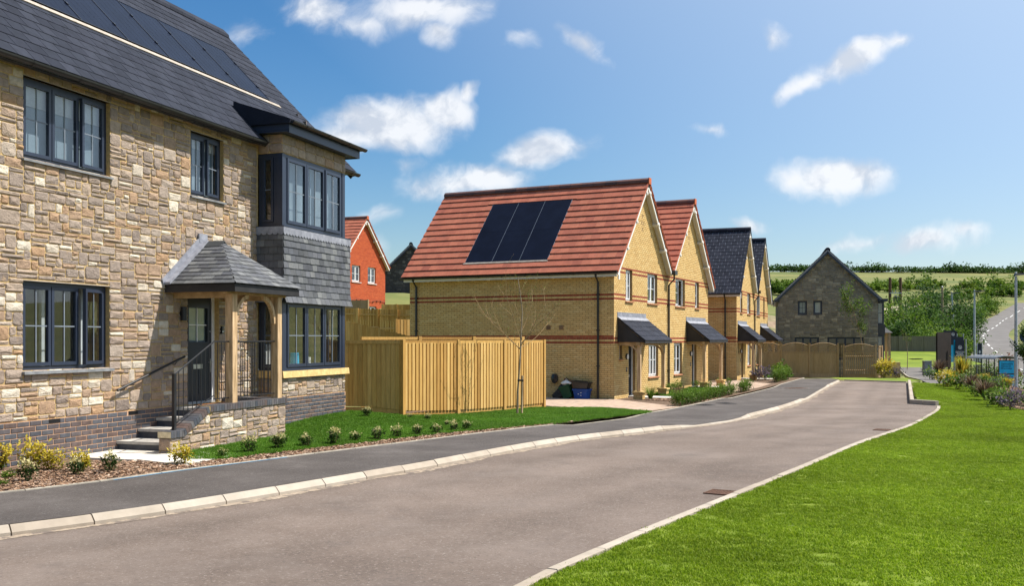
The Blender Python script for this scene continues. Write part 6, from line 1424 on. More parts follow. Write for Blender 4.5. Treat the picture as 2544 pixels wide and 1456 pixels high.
# scrub, bushes and hedges in the distance
def bush(name, label, x, y, rx, ry, rz, n, leaf, m, seed, group=None, zoff=0., tone=None, trunk=True):
    rng = random.Random(seed); z = float(terrain(x, y))+zoff; o = thing(name, label, 'bush' if rz < 2 else 'tree', (x, y, z), group); mb = MB(); cl = []
    for _ in range(max(5, int(n/55))):
        v = np.array([rng.gauss(0, 1) for _ in range(3)]); v /= np.linalg.norm(v); r = rng.uniform(.35, .95); cl.append((np.array([v[0]*rx*r, v[1]*ry*r, rz*.95+v[2]*rz*.85*r]), rng.uniform(.18, .42)*min(rx, rz*1.3), rng.random()))
    pts = []
    for c, r, t in cl:
        for _ in range(int(n/len(cl))):
            v = np.array([rng.gauss(0, 1) for _ in range(3)]); v *= r*rng.random()**.4/np.linalg.norm(v); p = c+v
            if p[2] > -.1: pts.append((p, t))
    leaves(mb, [(x+p[0], y+p[1], z+p[2]) for p, t in pts], leaf, rng, [min(1, max(0, .6*t+.4*rng.random())) for p, t in pts], aspect=.75)
    mb.build('crown', m, o)
    if trunk:
        tr = MB()
        for i in range(4): tt = rng.uniform(0, 6.3); tr.tube([(x, y, z-.2), (x+math.cos(tt)*rx*.25, y+math.sin(tt)*ry*.25, z+rz*.7), (x+math.cos(tt)*rx*.6, y+math.sin(tt)*ry*.6, z+rz*1.35)], .09*rz/2, 5, r2=.03, caps=False)
        tr.build('trunk', 'bark_tree', o)
    return o
def px2x(px, Y): return (px-1272)/2470.*Y
bs = [(2222,100,3.4,3.2,.30,'leaf_mid'),(2262,112,4.0,3.6,.30,'leaf_mid'),(2300,104,3.8,3.2,.28,'leaf_dark'),(2335,118,4.2,4.4,.30,'leaf_dark'),(2372,112,3.6,3.6,.28,'leaf_dark'),(2240,92,2.6,2.2,.26,'leaf_dark'),(2285,92,3.0,2.0,.26,'leaf_mid'),(2330,96,3.0,2.2,.26,'leaf_mid'),(2365,100,2.6,1.9,.26,'leaf_mid'),(2310,126,4.5,4.2,.3,'leaf_dark'),(2255,126,4.5,3.2,.3,'leaf_mid'),(2398,122,3.2,2.6,.3,'leaf_dark')]
wl = ['light green bush behind the grey house porch','broad green bush below the twin electricity poles','dark bush above the grey boundary fence','tall dark tree in the middle of the roadside scrub','dark rounded bush next to the leaning street lamp','low dark bush right behind the porch of the grey house','low mid green bush over the grey boundary fence','pale low bush behind the promotional sign boards','small green bush between sign boards and main road','tall dark bush crowning the scrub below the meadow','spreading green bush under the meadow edge','dark bush at the bend of the main road']
for i, (px, Y, r, h, lf, m) in enumerate(bs): bush('scrub_bush', wl[i], px2x(px, Y), Y, r, r*.8, h*1.15, 3200, lf*.95, m, 200+i, group='bushes of the roadside scrub')
def hedge(name, label, pts, w, h, n, leaf, m, seed, jitter=.35, per=110, cr_=None):
    """foliage gathered in uneven clumps along a line"""
    rs = np.random.RandomState(seed); rng = random.Random(seed); mb = MB(); P = np.array(pts, float); d = np.r_[0, np.cumsum(np.linalg.norm(np.diff(P, axis=0), axis=1))]
    k = max(6, n//per); s = rs.rand(k)*d[-1]; cx = np.interp(s, d, P[:, 0])+rs.randn(k)*w*.5; cy = np.interp(s, d, P[:, 1])+rs.randn(k)*w*.5; ch = h*np.clip(rs.lognormal(-.35, .45, k), .25, 1.6); ct = rs.rand(k); R = (cr_ or max(.5*h, .35*w*.4))*rs.uniform(.6, 1.3, k)
    i = rs.randint(0, k, n); v = rs.randn(n, 3); v /= np.linalg.norm(v, axis=1)[:, None]; v *= rs.rand(n, 1)**.45
    x = cx[i]+v[:, 0]*R[i]; y = cy[i]+v[:, 1]*R[i]; z = terrain(x, y)+ch[i]*.5*(1+v[:, 2])
    leaves(mb, np.stack([x, y, z], 1), leaf, rng, np.clip(.55*ct[i]+.45*rs.rand(n), 0, 1), aspect=.8)
    o = mb.build(name, m, None, 'stuff'); tag(o, label, 'hedge'); return o
hedge('ridge_hedge', 'dark hedge line along the top of the hill', [(x, 468+8*math.sin(x*.02)) for x in range(70, 330, 20)], 3, 3.2, 26000, .95, 'leaf_dark', 1, .25, 90, 4.5)
hedge('field_hedge', 'broad belt of scrub across the middle of the meadow', [(90, 356), (120, 340), (150, 350), (175, 338), (200, 356), (225, 334), (260, 330)], 15, 3.6, 26000, .8, 'leaf_mid', 2)
hedge('roadside_bank', 'overgrown green bank along the far side of the main road', [(50.5, 116), (56.3, 133), (62.2, 147), (70.5, 165), (81.5, 188), (94.5, 211), (111.5, 243), (134, 276)], 3.2, 3.2, 34000, .45, 'leaf_mid', 3)
hedge('roadside_bank', 'grassy verge inside the bend of the main road', [(60.5, 104), (70, 122), (78, 140), (84, 158), (94, 178), (108, 202)], 2.4, 1.6, 12000, .38, 'leaf_mid', 4)
hedge('boundary_hedge', 'green hedge growing in front of the grey boundary fence end', [(31.3, 70.2), (31.9, 66), (32.3, 64.5)], .5, 1.9, 5000, .15, 'leaf_mid', 6)
hedge('red_shrubs', 'rust red shrubs on the verge behind the sign boards', [(39.5, 80), (42.5, 84)], .5, 1.4, 900, .2, 'leaf_red', 7)
hedge('meadow_scrub', 'scattered scrub along the field edge above the bare track', [(120, 290), (140, 300), (165, 312), (190, 318)], 4, 2.4, 7000, .7, 'leaf_mid', 8)
hedge('field_hedge', 'rough scrub on the slope behind the slate roofed houses', [(55, 300), (85, 320), (110, 345)], 8, 3, 9000, .8, 'leaf_mid', 9)
o = convex_sheet('bare_track', [(94, 252), (106, 250), (129, 274), (118, 286), (100, 268)], lambda x, y: terrain(x, y)+.35, 'pale_track', 4.)
o = convex_sheet('earth_bank', [(14.5, 66), (24.0, 66), (26, 88), (15, 90)], lambda x, y: terrain(x, y)+.06+1.6*sm((y-66)/8)*sm((25-x)/4), 'bare_soil', 1.)

# planting bed on the right of the lawn
def bedpt(px, py):
    Y = 40.
    for _ in range(60):
        X = px2x(px, Y); z = float(lz(X, Y)+.10*np.exp(-((X-crest(Y)-1.8)/1.5)**2)); Yn = (CZ-z)*2470./(py-843); Y = .7*Y+.3*min(max(Yn, 15), 60)
    return px2x(px, Y), Y, z
pb = [((2333,935),1.15,170,.75,'leaf_bronze','dark bronze phormium with arching leaves beside the walking path'),((2392,948),1.5,190,.6,'leaf_yellow','tall yellow striped phormium in the bed by the sign boards'),((2415,972),.8,150,.6,'leaf_bronze','low bronze phormium on the bed slope below the yellow one'),((2447,993),.85,160,.6,'leaf_bronze','bronze grassy clump at the lower end of the bed'),((2300,932),.6,120,.4,'leaf_mid','small green grassy clump at the path end of the bed'),((2365,950),.75,150,.5,'leaf_yellow','yellow green grass clump between the bronze and yellow phormium'),((2440,960),.6,120,.5,'leaf_mid','green grass clump before the black railings')]
for i, ((px, py), h, n, sp_, m, lab) in enumerate(pb):
    x, y, z = bedpt(px, py); grass_clump('phormium' if h > .7 else 'grass_clump', lab, x, y, z, h, n, sp_, m, .05, 60+i)
for i, ((px, py), s, pr, nm, lab) in enumerate([((2318,945),2.0,GREEN[0],'green_shrub','bushy green shrub next to the bronze phormium'),((2350,962),2.2,GOLD[0],'golden_shrub','yellow green shrub at the lawn edge below the sign boards'),((2378,968),2.2,GREEN[1],'green_shrub','round green shrub at the foot of the yellow phormium'),((2468,1005),1.9,GREEN[0],'green_shrub','grey green shrub near the lower end of the bed'),((2490,1012),1.8,GREEN[1],'green_shrub','low green shrub towards the lamp post end of the bed'),((2512,1018),1.6,PUR[0],'lavender','silvery lavender at the low corner of the bed'),((2425,985),1.6,GREEN[1],'green_shrub','small green shrub between the bronze clumps')]):
    x, y, z = bedpt(px, py); place_shrub(nm, pr, x, y, z-.03, s, .9, lab, 'shrub')
rb = random.Random(8)
for i in range(26):
    y = 24+i*.92; x = float(crest(y))+.7+rb.random()*1.9; z = float(lz(x, y)+.10*np.exp(-((x-crest(y)-1.8)/1.5)**2))
    pr = [GREEN[0], GREEN[1], GREEN[0], PUR[0], GOLD[1]][i % 5]; place_shrub('bed_plant', pr, x, y, z-.03, rb.uniform(1.2, 2.1), rb.uniform(.7, 1.), 'low mixed shrub among the bark of the sloping bed beside the lawn', 'shrub', 'low shrubs filling the sloping bed')
x, y, z = px2x(2195, 52.6), 52.6, .05; place_shrub('golden_shrub', GOLD[0], x, y, z, 2.9, .9, 'large yellow flowering shrub at the end of the gate panel', 'shrub')
place_shrub('lavender', PUR[0], x+.55, y-.3, z, 1.6, .9, 'purple flowering plant beside the large yellow shrub', 'plant')
def bedR(r):
    y = r.uniform(26, 48); x = float(crest(y))+.25+r.random()*3.2; return x, y
m4 = mulch('bark_mulch', bedR, 3000, 4, lambda x, y: lz(x, y)+.10*np.exp(-((x-crest(y)-1.8)/1.5)**2), .05, .12); m4['label'] = 'loose dark bark on the sloping bed beside the open lawn'

# ------------------------------------------------------------------ lawn grass
def tuft_mesh(n, size, h, m, seed):
    rng = random.Random(seed); mb = MB()
    for i in range(n):
        x, y = rng.uniform(-size, size), rng.uniform(-size, size); t = rng.uniform(0, 6.283); hh = h*rng.uniform(.55, 1.15); w = rng.uniform(.0025, .0045); l = hh*rng.uniform(.3, .9)
        dx, dy = math.cos(t)*l, math.sin(t)*l; sx, sy = -math.sin(t)*w, math.cos(t)*w; tn = rng.random()
        mb.add([(x-sx, y-sy, 0), (x+sx, y+sy, 0), (x+dx*.45+sx*.8, y+dy*.45+sy*.8, hh*.65), (x+dx*.45-sx*.8, y+dy*.45-sy*.8, hh*.65), (x+dx, y+dy, hh)], [(0, 1, 2, 3), (3, 2, 4)], tn)
    me = small_mesh('tuft', mb, m); return bpy.data.objects.new('tuft', me)
def grass(surf, density, tuft, label, seed=0):
    o = bpy.data.objects.new('lawn_grass', surf.data.copy()); COL.objects.link(o); o['kind'] = 'stuff'; tag(o, label, 'grass')
    ng = bpy.data.node_groups.new('scatter_grass', 'GeometryNodeTree'); ng.interface.new_socket('Geometry', in_out='INPUT', socket_type='NodeSocketGeometry'); ng.interface.new_socket('Geometry', in_out='OUTPUT', socket_type='NodeSocketGeometry')
    N = ng.nodes.new; L = ng.links.new; gi = N('NodeGroupInput'); go = N('NodeGroupOutput')
    dp = N('GeometryNodeDistributePointsOnFaces'); dp.inputs['Density'].default_value = density; dp.inputs['Seed'].default_value = seed; L(gi.outputs[0], dp.inputs['Mesh'])
    oi = N('GeometryNodeObjectInfo'); oi.inputs['Object'].default_value = tuft
    ip = N('GeometryNodeInstanceOnPoints'); L(dp.outputs['Points'], ip.inputs['Points']); L(oi.outputs['Geometry'], ip.inputs['Instance'])
    rv = N('FunctionNodeRandomValue'); rv.data_type = 'FLOAT_VECTOR'; rv.inputs[0].default_value = (-.12, -.12, 0); rv.inputs[1].default_value = (.12, .12, 6.283); L(rv.outputs[0], ip.inputs['Rotation'])
    rs = N('FunctionNodeRandomValue'); rs.data_type = 'FLOAT'; rs.inputs[2].default_value = .7; rs.inputs[3].default_value = 1.25; L(rs.outputs[1], ip.inputs['Scale'])
    L(ip.outputs[0], go.inputs[0]); md = o.modifiers.new('grass', 'NODES'); md.node_group = ng
    return o
TU = tuft_mesh(110, .09, .021, 'blade_pale', 1); TD = tuft_mesh(100, .09, .032, 'blade', 2)
grass(LAWN_R, 130, TU, 'short mown bright grass of the open lawn along the street', 1)
grass(LAWN_R2, 60, TU, 'short mown grass of the lawn corner beside the turning head', 2)
grass(LAWN_A, 120, TD, 'deep green grass of the front lawn below the porch', 3)
grass(G1, 40, TD, 'grass patch inside the box hedge of the buff houses', 5); grass(G2, 25, TD, 'grass patch before the slate roofed houses', 6)
# ragged lawn edge over the bark strip
# ------------------------------------------------------------------ recycling by the side wall
def bins():
    def P(a, b): p = L1(a, b, 0); return p[0], p[1], float(zr(p[1]))+.113
    def crate(name, lab, a, b, w, d, h, m, tilt=0., z0=0., taper=.82):
        x, y, z = P(a, b); o = thing(name, lab, 'recycling box', (x, y, z+z0)); fr = Fr((x, y, z+z0), L1.R[0]*math.cos(tilt)+np.array([0, 0, math.sin(tilt)]), L1.R[1], np.array([0, 0, math.cos(tilt)])-L1.R[0]*math.sin(tilt))
        t = taper; out = [(-w/2*t, -d/2*t, 0), (w/2*t, -d/2*t, 0), (w/2*t, d/2*t, 0), (-w/2*t, d/2*t, 0), (-w/2, -d/2, h), (w/2, -d/2, h), (w/2, d/2, h), (-w/2, d/2, h)]
        k = .93; inn = [(v[0]*k, v[1]*k, v[2] if v[2] > .01 else .02) for v in out]
        MB(fr).add(out+inn, [(0, 3, 2, 1), (0, 1, 5, 4), (1, 2, 6, 5), (2, 3, 7, 6), (3, 0, 4, 7), (8, 9, 10, 11), (8, 12, 13, 9), (9, 13, 14, 10), (10, 14, 15, 11), (11, 15, 12, 8), (4, 5, 13, 12), (5, 6, 14, 13), (6, 7, 15, 14), (7, 4, 12, 15)]).build('body', m, o)
        r = MB(fr)
        for q in ((-w/2-.02, w/2+.02, d/2, d/2+.02), (-w/2-.02, w/2+.02, -d/2-.02, -d/2), (-w/2-.02, -w/2, -d/2, d/2), (w/2, w/2+.02, -d/2, d/2)): r.box(*q, h-.04, h+.008)
        r.build('rim', m, o); return o, fr
    o, fr = crate('recycling_box', 'blue plastic recycling box on the drive under the black box', 1.0, .32, .52, .38, .32, 'blue')
    sy = MB(fr)
    for i in range(3): t = i*2.094; sy.box(.06*math.cos(t)-.022, .06*math.cos(t)+.022, .19, .196, .16+.05*math.sin(t)-.01, .16+.05*math.sin(t)+.012)
    sy.build('printed_mark', 'white_print', o, 'stuff')
    crate('recycling_box', 'black plastic recycling box tipped into the blue one', 1.03, .31, .56, .36, .26, 'black_plastic', .10, .31)
    crate('recycling_box', 'dark green recycling box leaning between the blue box and brown sack', 1.46, .34, .36, .34, .42, 'green_box', -.35, .02)
    x, y, z = P(1.86, .3); o = thing('refuse_sack', 'dark sack of rubbish leaning against the side wall by the fence', 'sack', (x, y, z)); rng = random.Random(4); m = MB(Fr((x, y, z), L1.R[0], L1.R[1], (0, 0, 1))); vs = []
    for j in range(7):
        h = j/6*.62; r = [.24, .27, .25, .2, .15, .1, .03][j]
        for i in range(12): t = i*math.pi/6; vs.append((r*math.cos(t)*rng.uniform(.85, 1.12)-h*.42+.0, r*.7*math.sin(t)*rng.uniform(.85, 1.1), h))
    m.add(vs, [(j*12+i, j*12+(i+1) % 12, (j+1)*12+(i+1) % 12, (j+1)*12+i) for j in range(6) for i in range(12)]+[list(range(12))[::-1], list(range(72, 84))]); m.build('sack_body', 'dark_sack', o); MB(Fr((x, y, z), L1.R[0], L1.R[1], (0, 0, 1))).tube([(-.26, 0, .6), (-.30, .02, .68)], .03, 6).build('tied_neck', 'dark_sack', o)
    x, y, z = P(1.62, .18); fr = Fr((x, y, z+.40), L1.R[0], L1.R[1], (0, 0, 1)); o = thing('cardboard', 'flattened brown cardboard stuffed behind the green box', 'cardboard', (x, y, z+.4))
    for k, (a, t) in enumerate(((0, .5), (.08, .9), (-.1, .3))):
        c, s_ = math.cos(t), math.sin(t); MB(fr).hexa([(a-.16*c, .02*k, -.39+.16), (a+.16*c, .02*k, -.39+.16-.0), (a+.16*c, .02*k+.012, -.23), (a-.16*c, .02*k+.012, -.23)], [(a-.16*c-.12*s_, .02*k, .20), (a+.16*c-.12*s_, .02*k, .28), (a+.16*c-.12*s_, .02*k+.012, .28), (a-.16*c-.12*s_, .02*k+.012, .20)]).build('sheet', 'brown_card', o)
    x, y, z = P(1.55, .38); o = thing('white_bag', 'crumpled pale carrier bag on top of the green box', 'bag', (x, y, z+.44)); m = MB(Fr((x, y, z+.44), L1.R[0], L1.R[1], (0, 0, 1))); rng = random.Random(9); vs = []
    for j in range(5):
        r = [.08, .15, .16, .11, .03][j]
        for i in range(10): t = i*math.pi/5; vs.append((r*1.2*math.cos(t)*rng.uniform(.75, 1.2), r*.6*math.sin(t)*rng.uniform(.75, 1.2), j*.04+rng.uniform(-.01, .01)))
    m.add(vs, [(j*10+i, j*10+(i+1) % 10, (j+1)*10+(i+1) % 10, (j+1)*10+i) for j in range(4) for i in range(10)]+[list(range(10))[::-1], list(range(40, 50))]); m.build('bag_body', 'white_paint', o); MB(Fr((x, y, z+.44), L1.R[0], L1.R[1], (0, 0, 1))).tube([(-.05, 0, .15), (0, 0, .21), (.05, 0, .15)], .008, 5).build('bag_handle', 'white_paint', o)
bins()

# ------------------------------------------------------------------ main road and street furniture
MRX = [(20, 22.5), (40, 28.5), (60, 35.2), (80, 42.6), (100, 50.2), (114, 56.2), (121, 58.9), (133, 63.9), (147, 70), (165, 78.2), (172, 81.7), (188, 90), (211, 103), (243, 121), (265, 135.5), (290, 153)]
mc = crv([(b, a) for a, b in MRX], 10)
def mr(y): return float(np.interp(y, mc[:, 1], mc[:, 0]))
ys = np.concatenate([np.arange(20, 120, 2.), np.arange(120, 288, 3.)])
strip('main_road', lambda y: mr(y)-np.interp(y, [20, 100, 140, 288], [3.3, 3.5, 4.2, 4.6]), lambda y: mr(y)+np.interp(y, [20, 100, 140, 288], [3.3, 3.5, 4.2, 4.6]), ys, lambda x, y: terrain(mr(y), y)+.10, 'far_road', nx=2)
strip('pavement', lambda y: mr(y)-6.8, lambda y: mr(y)-3.45, np.arange(30, 84, 2.), lambda x, y: terrain(mr(y)-5, y)+.17, 'far_road')
strip('pavement_kerb', lambda y: mr(y)-3.45, lambda y: mr(y)-3.3, np.arange(30, 84, 2.), lambda x, y: terrain(mr(y)-5, y)+.19, 'kerb')
ml = bpy.data.objects.new('centre_line', None); COL.objects.link(ml); struct(ml)
y = 60.
while y < 280:
    L = 3.5 if y < 130 else 5.; 
    V = []
    for q in (y, y+L/2, y+L):
        z = float(terrain(mr(q), q))+.118
        for dx in (-.075, .075): V.append((mr(q)+dx*(1 if y < 130 else 1.5), q, z))
    mk('dash', np.array(V), [(0, 1, 3, 2), (2, 3, 5, 4)], None, 'white_line', ml); y += L*2.1
for a in (-3.4, 3.4):
    pass
def gz(x, y): return float(terrain(x, y))
def lamp(px, Y, topz, lab, lean=0., arm=1):
    x = px2x(px, Y); z = gz(x, Y); o = thing('street_lamp', lab, 'street lamp', (x, Y, z), 'street lamps along the main road')
    MB().tube([(x, Y, z-.1), (x, Y, z+1.1)], .095, 10).build('base', 'galv', o)
    MB().tube([(x, Y, z+1.0), (x+lean, Y, topz-.15)], .065+.0006*Y, 10, r2=.045+.0004*Y).build('pole', 'galv', o)
    h = MB(); h.hexa([(x+lean-.08, Y-.14, topz-.13), (x+lean+.95*arm, Y-.12, topz-.05), (x+lean+.95*arm, Y+.12, topz-.05), (x+lean-.08, Y+.14, topz-.13)][::1 if arm > 0 else -1], [(x+lean-.06, Y-.10, topz-.02), (x+lean+.93*arm, Y-.10, topz+.02), (x+lean+.93*arm, Y+.10, topz+.02), (x+lean-.06, Y+.10, topz-.02)][::1 if arm > 0 else -1]); h.build('lamp_head', 'black_metal', o)
    MB().tube([(x+lean, Y, topz-.02), (x+lean, Y, topz+.09)], .05, 8).build('photocell', 'white_print', o)
lamp(2524, 55, 5.75, 'street lamp standing beside the bus shelter'); lamp(2421, 95, 6.75, 'street lamp on the verge behind the sign boards'); lamp(2372, 115, 7.5, 'leaning street lamp rising out of the scrub', -.35)
def pole(px, Y, topz, lab):
    x = px2x(px, Y); z = gz(x, Y); o = thing('wooden_pole', lab, 'pole', (x, Y, z)); MB().tube([(x, Y, z-.2), (x, Y, topz)], .14, 8, r2=.11).build('shaft', 'bark_tree', o); MB().tube([(x, Y, topz), (x, Y, topz+.08)], .12, 8, r2=.05).build('pole_cap', 'galv', o)
pole(2341, 112, 8.0, 'plain wooden pole in front of the tall scrub')
def hpole():
    Y = 150.; xa, xb = px2x(2211, Y), px2x(2237, Y); z = gz(xa, Y); o = thing('electricity_poles', 'twin brown electricity poles with crossbar and transformer above the scrub', 'utility poles', ((xa+xb)/2, Y, z))
    for x in (xa, xb): MB().tube([(x, Y, z-.2), (x, Y, 11.4)], .24, 8, r2=.2).build('pole', 'pole_wood', o)
    MB().box(xa-.1, xb+.1, Y-.2, Y-.08, 9.0, 9.14).build('crossbar', 'galv', o); MB().box(xa-.2, xb+.2, Y-.2, Y-.08, 7.4, 7.6).build('crossbar', 'bark_tree', o)
    t = MB().box(xa+.4, xb-.35, Y-.75, Y-.2, 7.62, 8.5).build('transformer', 'black_metal', o)
    for k in range(3): MB().tube([(xa+.55+k*.25, Y-.45, 8.5), (xa+.55+k*.25, Y-.45, 8.8)], .06, 6).build('insulator', 'galv', t)
    for k in range(3): MB().tube([(xa+.3+k*.5, Y-.14, 9.14), (xa+.3+k*.5, Y-.14, 9.5)], .05, 6).build('insulator', 'galv', o)
hpole()
# text helper: real lettering as mesh
def letters(txt, size, fr, a, c, b, m, parent, name='lettering', align='CENTER', ext=.004, sp=1., ls=1.):
    cu = bpy.data.curves.new('lettering', 'FONT'); cu.body = txt; cu.size = size; cu.align_x = align; cu.extrude = ext; cu.space_character = sp; cu.space_line = ls; cu.resolution_u = 3
    to = bpy.data.objects.new('lettering_tmp', cu); COL.objects.link(to)
    dg = bpy.context.evaluated_depsgraph_get(); me = bpy.data.meshes.new_from_object(to.evaluated_get(dg)); bpy.data.objects.remove(to)
    V = np.array([v.co[:] for v in me.vertices]); Fc = [list(p.vertices) for p in me.polygons]; bpy.data.meshes.remove(me)
    if not len(V): return None
    P = fr.pts(np.stack([V[:, 0]+a, V[:, 2]+b, V[:, 1]+c], 1)); return mk(name, P, Fc, None, m, parent, 'stuff', flip=not fr.flip)
def face_frame(x, y, z, ang):   # panel facing the viewer: a runs to the right, b outwards
    t = rad(ang); return Fr((x, y, z), (math.cos(t), math.sin(t), 0), (math.sin(t), -math.cos(t), 0), (0, 0, 1))
def ring(fr, a, c, b, r, w, m, parent, name='logo_ring'):
    n = 24; vs = []; 
    for bb in (b, b+.006):
        for rr in (r, r-w):
            for i in range(n): t = i*2*math.pi/n; vs.append((a+rr*math.cos(t), bb, c+rr*math.sin(t)))
    fs = []
    for i in range(n):
        j = (i+1) % n; fs += [(2*n+i, 2*n+j, 3*n+j, 3*n+i), (i, j, 2*n+j, 2*n+i), (n+i, 3*n+i, 3*n+j, n+j)]
    return MB(fr).add(vs, fs).build(name, m, parent)
def logo(fr, a, c, b, r, parent):
    ring(fr, a, c, b, r, r*.16, 'white_print', parent); 
    for sx_, sz_, rr in ((-.3, .12, .36), (.32, .05, .34), (.0, -.4, .3)): ring(fr, a+r*sx_, c+r*sz_, b, r*rr, r*.14, 'white_print', parent, 'logo_curl')
def signs():
    Y = 57.5
    # big hoarding: dark back towards the street, coloured face towards the main road
    a = at(2329, 904, Y); b = at(2363, 904, Y+.9); x0, x1 = a[0], b[0]; zb = gz(x0, Y)
    o = thing('sign_hoarding', 'tall dark backed hoarding board standing in the planting bed', 'sign', (x0, Y, zb)); fr = Fr((x0, Y, 0), np.array([x1-x0, .9, 0])/np.hypot(x1-x0, .9), np.array([.9, -(x1-x0), 0])/np.hypot(x1-x0, .9), (0, 0, 1)); L = np.hypot(x1-x0, .9)
    MB(fr).box(0, L, -.04, .0, .45, 2.50).build('board', 'brown_back', o)
    for q in (.08, L-.1): MB(fr).box(q-.04, q+.04, -.12, -.04, zb-.2, 2.45).build('post', 'brown_back', o)
    e = Fr((b[0]+.05, b[1]-.25, 0), (math.cos(.15), math.sin(.15), 0), (math.sin(.15), -math.cos(.15), 0), (0, 0, 1))
    o2 = thing('sign_board', 'narrow bright blue sign board edge next to the dark hoarding', 'sign', (b[0]+.05, b[1]-.25, zb)); MB(e).box(.0, .11, -.03, .0, .62, 2.05).build('board', 'cyan', o2); MB(e).box(.03, .07, -.09, -.03, zb-.2, 2.0).build('post', 'galv', o2)
    # black and blue board behind
    q = at(2345, 826, 60.5); w = 1.0; zq = gz(q[0], 60.5); o3 = thing('sign_board', 'black over blue sign board with a small round logo behind the hoarding', 'sign', (q[0], 60.5, zq)); f3 = face_frame(q[0], 60.5, 0, 8)
    MB(f3).box(0, .85, -.04, 0, 1.75, 2.62).build('top_panel', 'navy', o3); MB(f3).box(.45, .85, -.04, 0, .7, 1.74).build('lower_panel', 'cyan', o3); logo(f3, .60, 2.40, .002, .10, o3)
    for s_ in (.1, .75): MB(f3).box(s_-.03, s_+.03, -.1, -.04, zq-.2, 2.6).build('post', 'galv', o3)
    q = at(2386, 838, 61.5); o4 = thing('sign_board', 'small navy sign panel on twin silver posts behind the logo sign', 'sign', (q[0], 61.5, gz(q[0], 61.5))); f4 = face_frame(q[0], 61.5, 0, 10); MB(f4).box(-.25, .22, -.03, 0, 1.1, 2.25).build('panel', 'navy', o4)
    for s_ in (-.2, .24): MB(f4).tube([(s_, -.06, gz(q[0], 61.5)-.2), (s_, -.06, 2.45)], .03, 8).build('post', 'galv', o4)
    # the logo sign
    q = at(2385, 891, 58); zq = gz(q[0], 58); w = (2397-2373.4)/2470*58/2; o5 = thing('logo_sign', 'navy sign with white round logo and lettering above the planting bed', 'sign', (q[0], 58, zq)); f5 = face_frame(q[0], 58, 0, 6); zt = CZ-(845-843)/2470*58; z0 = CZ-(891-843)/2470*58
    MB(f5).box(-w, w, -.03, 0, z0, zt).build('panel', 'navy', o5); MB(f5).box(-.22, -.12, -.09, -.03, zq-.2, zt-.1).build('post', 'brown_back', o5); MB(f5).tube([(w+.12, -.06, zq-.2), (w+.12, -.06, zt+.05)], .035, 8).build('silver_post', 'galv', o5)
    logo(f5, 0, z0+(zt-z0)*.60, .002, .115, o5); letters('DEVON\nSHIRE\nHOMES', .145, f5, 0, z0+(zt-z0)*.305, .003, 'white_print', o5, sp=1.12, ls=.72)
signs()
# bus shelter with blue panels
def shelter():
    Y = 60.; x0, x1 = px2x(2470, Y), px2x(2532, Y); z = CZ-(977-843)/2470*Y; zt = CZ-(893-843)/2470*Y; o = thing('bus_shelter', 'black framed bus shelter with curved roof and blue end panels', 'bus shelter', ((x0+x1)/2, Y, z)); D = 3.2
    ff = face_frame(x0, Y, 0, 4); W = x1-x0
    for a in (.0, .28, W-.04):
        for b in ((0, -D) if a != .28 else (0,)): MB(ff).box(a, a+.05, b-.05, b, z-.1, zt).build('post', 'black_metal', o)
    for k in range(4): MB(ff).box(0, .04, -D+.5+k*.6, -D+.54+k*.6, z, zt).build('back_post', 'black_metal', o)
    n = 8; P = [(-.08+(W+.16)*i/n, zt+.16*math.sin(math.pi*i/n)) for i in range(n+1)]; R_ = MB(ff)
    for i in range(n): R_.hexa([(P[i][0], -D-.1, P[i][1]), (P[i+1][0], -D-.1, P[i+1][1]), (P[i+1][0], .12, P[i+1][1]), (P[i][0], .12, P[i][1])], [(P[i][0], -D-.1, P[i][1]+.03), (P[i+1][0], -D-.1, P[i+1][1]+.03), (P[i+1][0], .12, P[i+1][1]+.03), (P[i][0], .12, P[i][1]+.03)])
    R_.build('roof', 'black_metal', o)
    for i in range(1, 4): MB(ff).hexa([(P[i][0], -D, P[i][1]+.03), (P[i][0]+.05, -D, P[i][1]+.06), (P[i][0]+.05, .1, P[i][1]+.06), (P[i][0], .1, P[i][1]+.03)], [(P[i][0], -D, P[i][1]+.05), (P[i][0]+.05, -D, P[i][1]+.08), (P[i][0]+.05, .1, P[i][1]+.08), (P[i][0], .1, P[i][1]+.05)]).build('roof_rib', 'galv', o)
    a0, a1 = .34, W-.08; zm = z+.32; H = zt-.05-zm
    MB(ff).box(a0-.04, a1+.04, -.055, -.03, zm-.06, zm+H).build('poster_frame', 'black_metal', o); MB(ff).box(a0, a1, -.03, -.02, zm+H*.52, zm+H-.05).build('upper_poster', 'cyan', o); lp = MB(ff).box(a0, a1, -.03, -.02, zm, zm+H*.47).build('lower_poster', 'cyan', o)
    letters('Devonshire\nHomes in\nIlfracombe', .16, ff, a0+.1, zm+H*.83, -.018, 'navy_print', o, align='LEFT', ls=.85)
    letters('Now selling', .11, ff, a0+.08, zm+H*.36, -.018, 'navy_print', o, align='LEFT') if False else None
    for k in range(4): MB(ff).box(a0+.1, a1-.2-.1*(k % 2), -.02, -.014, zm+H*(.38-.07*k), zm+H*(.40-.07*k)).build('text_line', 'navy_print', lp)
    MB(ff).box(a0, a1, -.02, -.015, zm+.01, zm+H*.12).build('pale_band', 'blind', lp)
    MB(ff).box(.05, W-.05, -D, -D+.03, z+.3, zt-.05).build('side_pane', 'glass', o)
shelter()
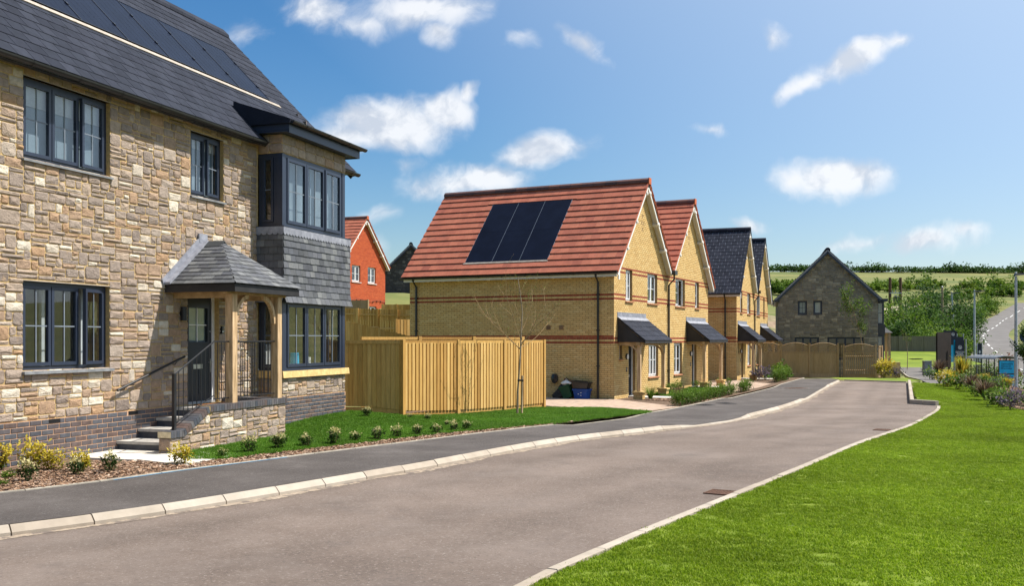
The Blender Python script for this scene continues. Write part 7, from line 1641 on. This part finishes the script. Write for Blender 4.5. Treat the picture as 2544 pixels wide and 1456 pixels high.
def busstop():
    Y = 66.; x0, x1 = px2x(2427.5, Y), px2x(2440, Y); z = gz(x0, Y); zt = CZ-(852-843)/2470*Y; o = thing('bus_stop_flag', 'slim grey stop sign panel between two silver posts by the railings', 'sign', ((x0+x1)/2, Y, z)); ff = face_frame(x0, Y, 0, 3); W = x1-x0
    for a in (0, W): MB(ff).tube([(a, 0, z-.2), (a, 0, zt)], .035, 8).build('post', 'galv', o)
    MB(ff).box(.035, W-.035, -.02, .02, zt-1.5, zt-.03).build('panel', 'navy', o)
    ring(ff, W/2, zt-.6, .022, .075, .02, 'white_print', o, 'symbol_ring'); MB(ff).box(W/2-.03, W/2+.03, .02, .026, zt-.72, zt-.5).build('symbol', 'white_print', o)
    for k in range(3): MB(ff).box(W/2-.06, W/2+.06, .02, .026, zt-1.02-k*.11, zt-.96-k*.11).build('symbol', 'white_print', o)
busstop()
def railing():
    A = np.array([px2x(2430, 66), 66.]); B = np.array([px2x(2512, 56), 56.]); d = B-A; L = np.linalg.norm(d); d /= L; zA = CZ-(908-843)/2470*66-1.02; zB = CZ-(948-843)/2470*56-1.05
    o = thing('guard_railing', 'black pedestrian guard railing between the planting bed and bus shelter', 'railing', (A[0], A[1], zA)); fr = Fr((A[0], A[1], 0), (d[0], d[1], 0), (d[1], -d[0], 0), (0, 0, 1)); zz = lambda a: zA+(zB-zA)*a/L
    for q in (0, L*.46, L*.92, L): MB(fr).box(q-.03, q+.03, -.03, .03, zz(q)-.3, zz(q)+1.05).build('post', 'black_metal', o)
    for h in (.12, 1.0): MB(fr).tube([(0, 0, zz(0)+h), (L, 0, zz(L)+h)], .022, 6).build('rail', 'black_metal', o)
    n = int(L/.16)
    for i in range(1, n): a = L*i/n; MB(fr).tube([(a, 0, zz(a)+.12), (a, 0, zz(a)+1.0)], .009, 5).build('bar', 'black_metal', o)
railing()
def misc():
    q = at(2303, 912, 55); z = gz(q[0], 55); o = thing('utility_cabinet', 'small grey utility cabinet at the path end of the planting bed', 'cabinet', (q[0], 55, z)); w = .2
    MB().box(q[0]-w, q[0]+w, 54.85, 55.15, z-.1, CZ-(898-843)/2470*55).build('body', 'grey_stone', o); MB().box(q[0]-w-.02, q[0]+w+.02, 54.83, 55.17, CZ-(898-843)/2470*55, CZ-(898-843)/2470*55+.03).build('lid', 'grey_stone', o)
    Y = 72.; x = px2x(2545, Y); zc = CZ-(837-843)/2470*Y; o = thing('round_sign', 'round dark blue road sign behind the leafy tree', 'sign', (x, Y, gz(x, Y))); n = 24
    MB().add([(x+.36*math.cos(i*2*math.pi/n), yy, zc+.36*math.sin(i*2*math.pi/n)) for yy in (Y-.02, Y) for i in range(n)], [list(range(n)), list(range(2*n-1, n-1, -1))]+[(i, (i+1) % n, (i+1) % n+n, i+n) for i in range(n)]).build('disc', 'navy_print', o); MB().tube([(x, Y+.04, gz(x, Y)-.2), (x, Y+.04, zc+.3)], .04, 8).build('post', 'galv', o)
misc()
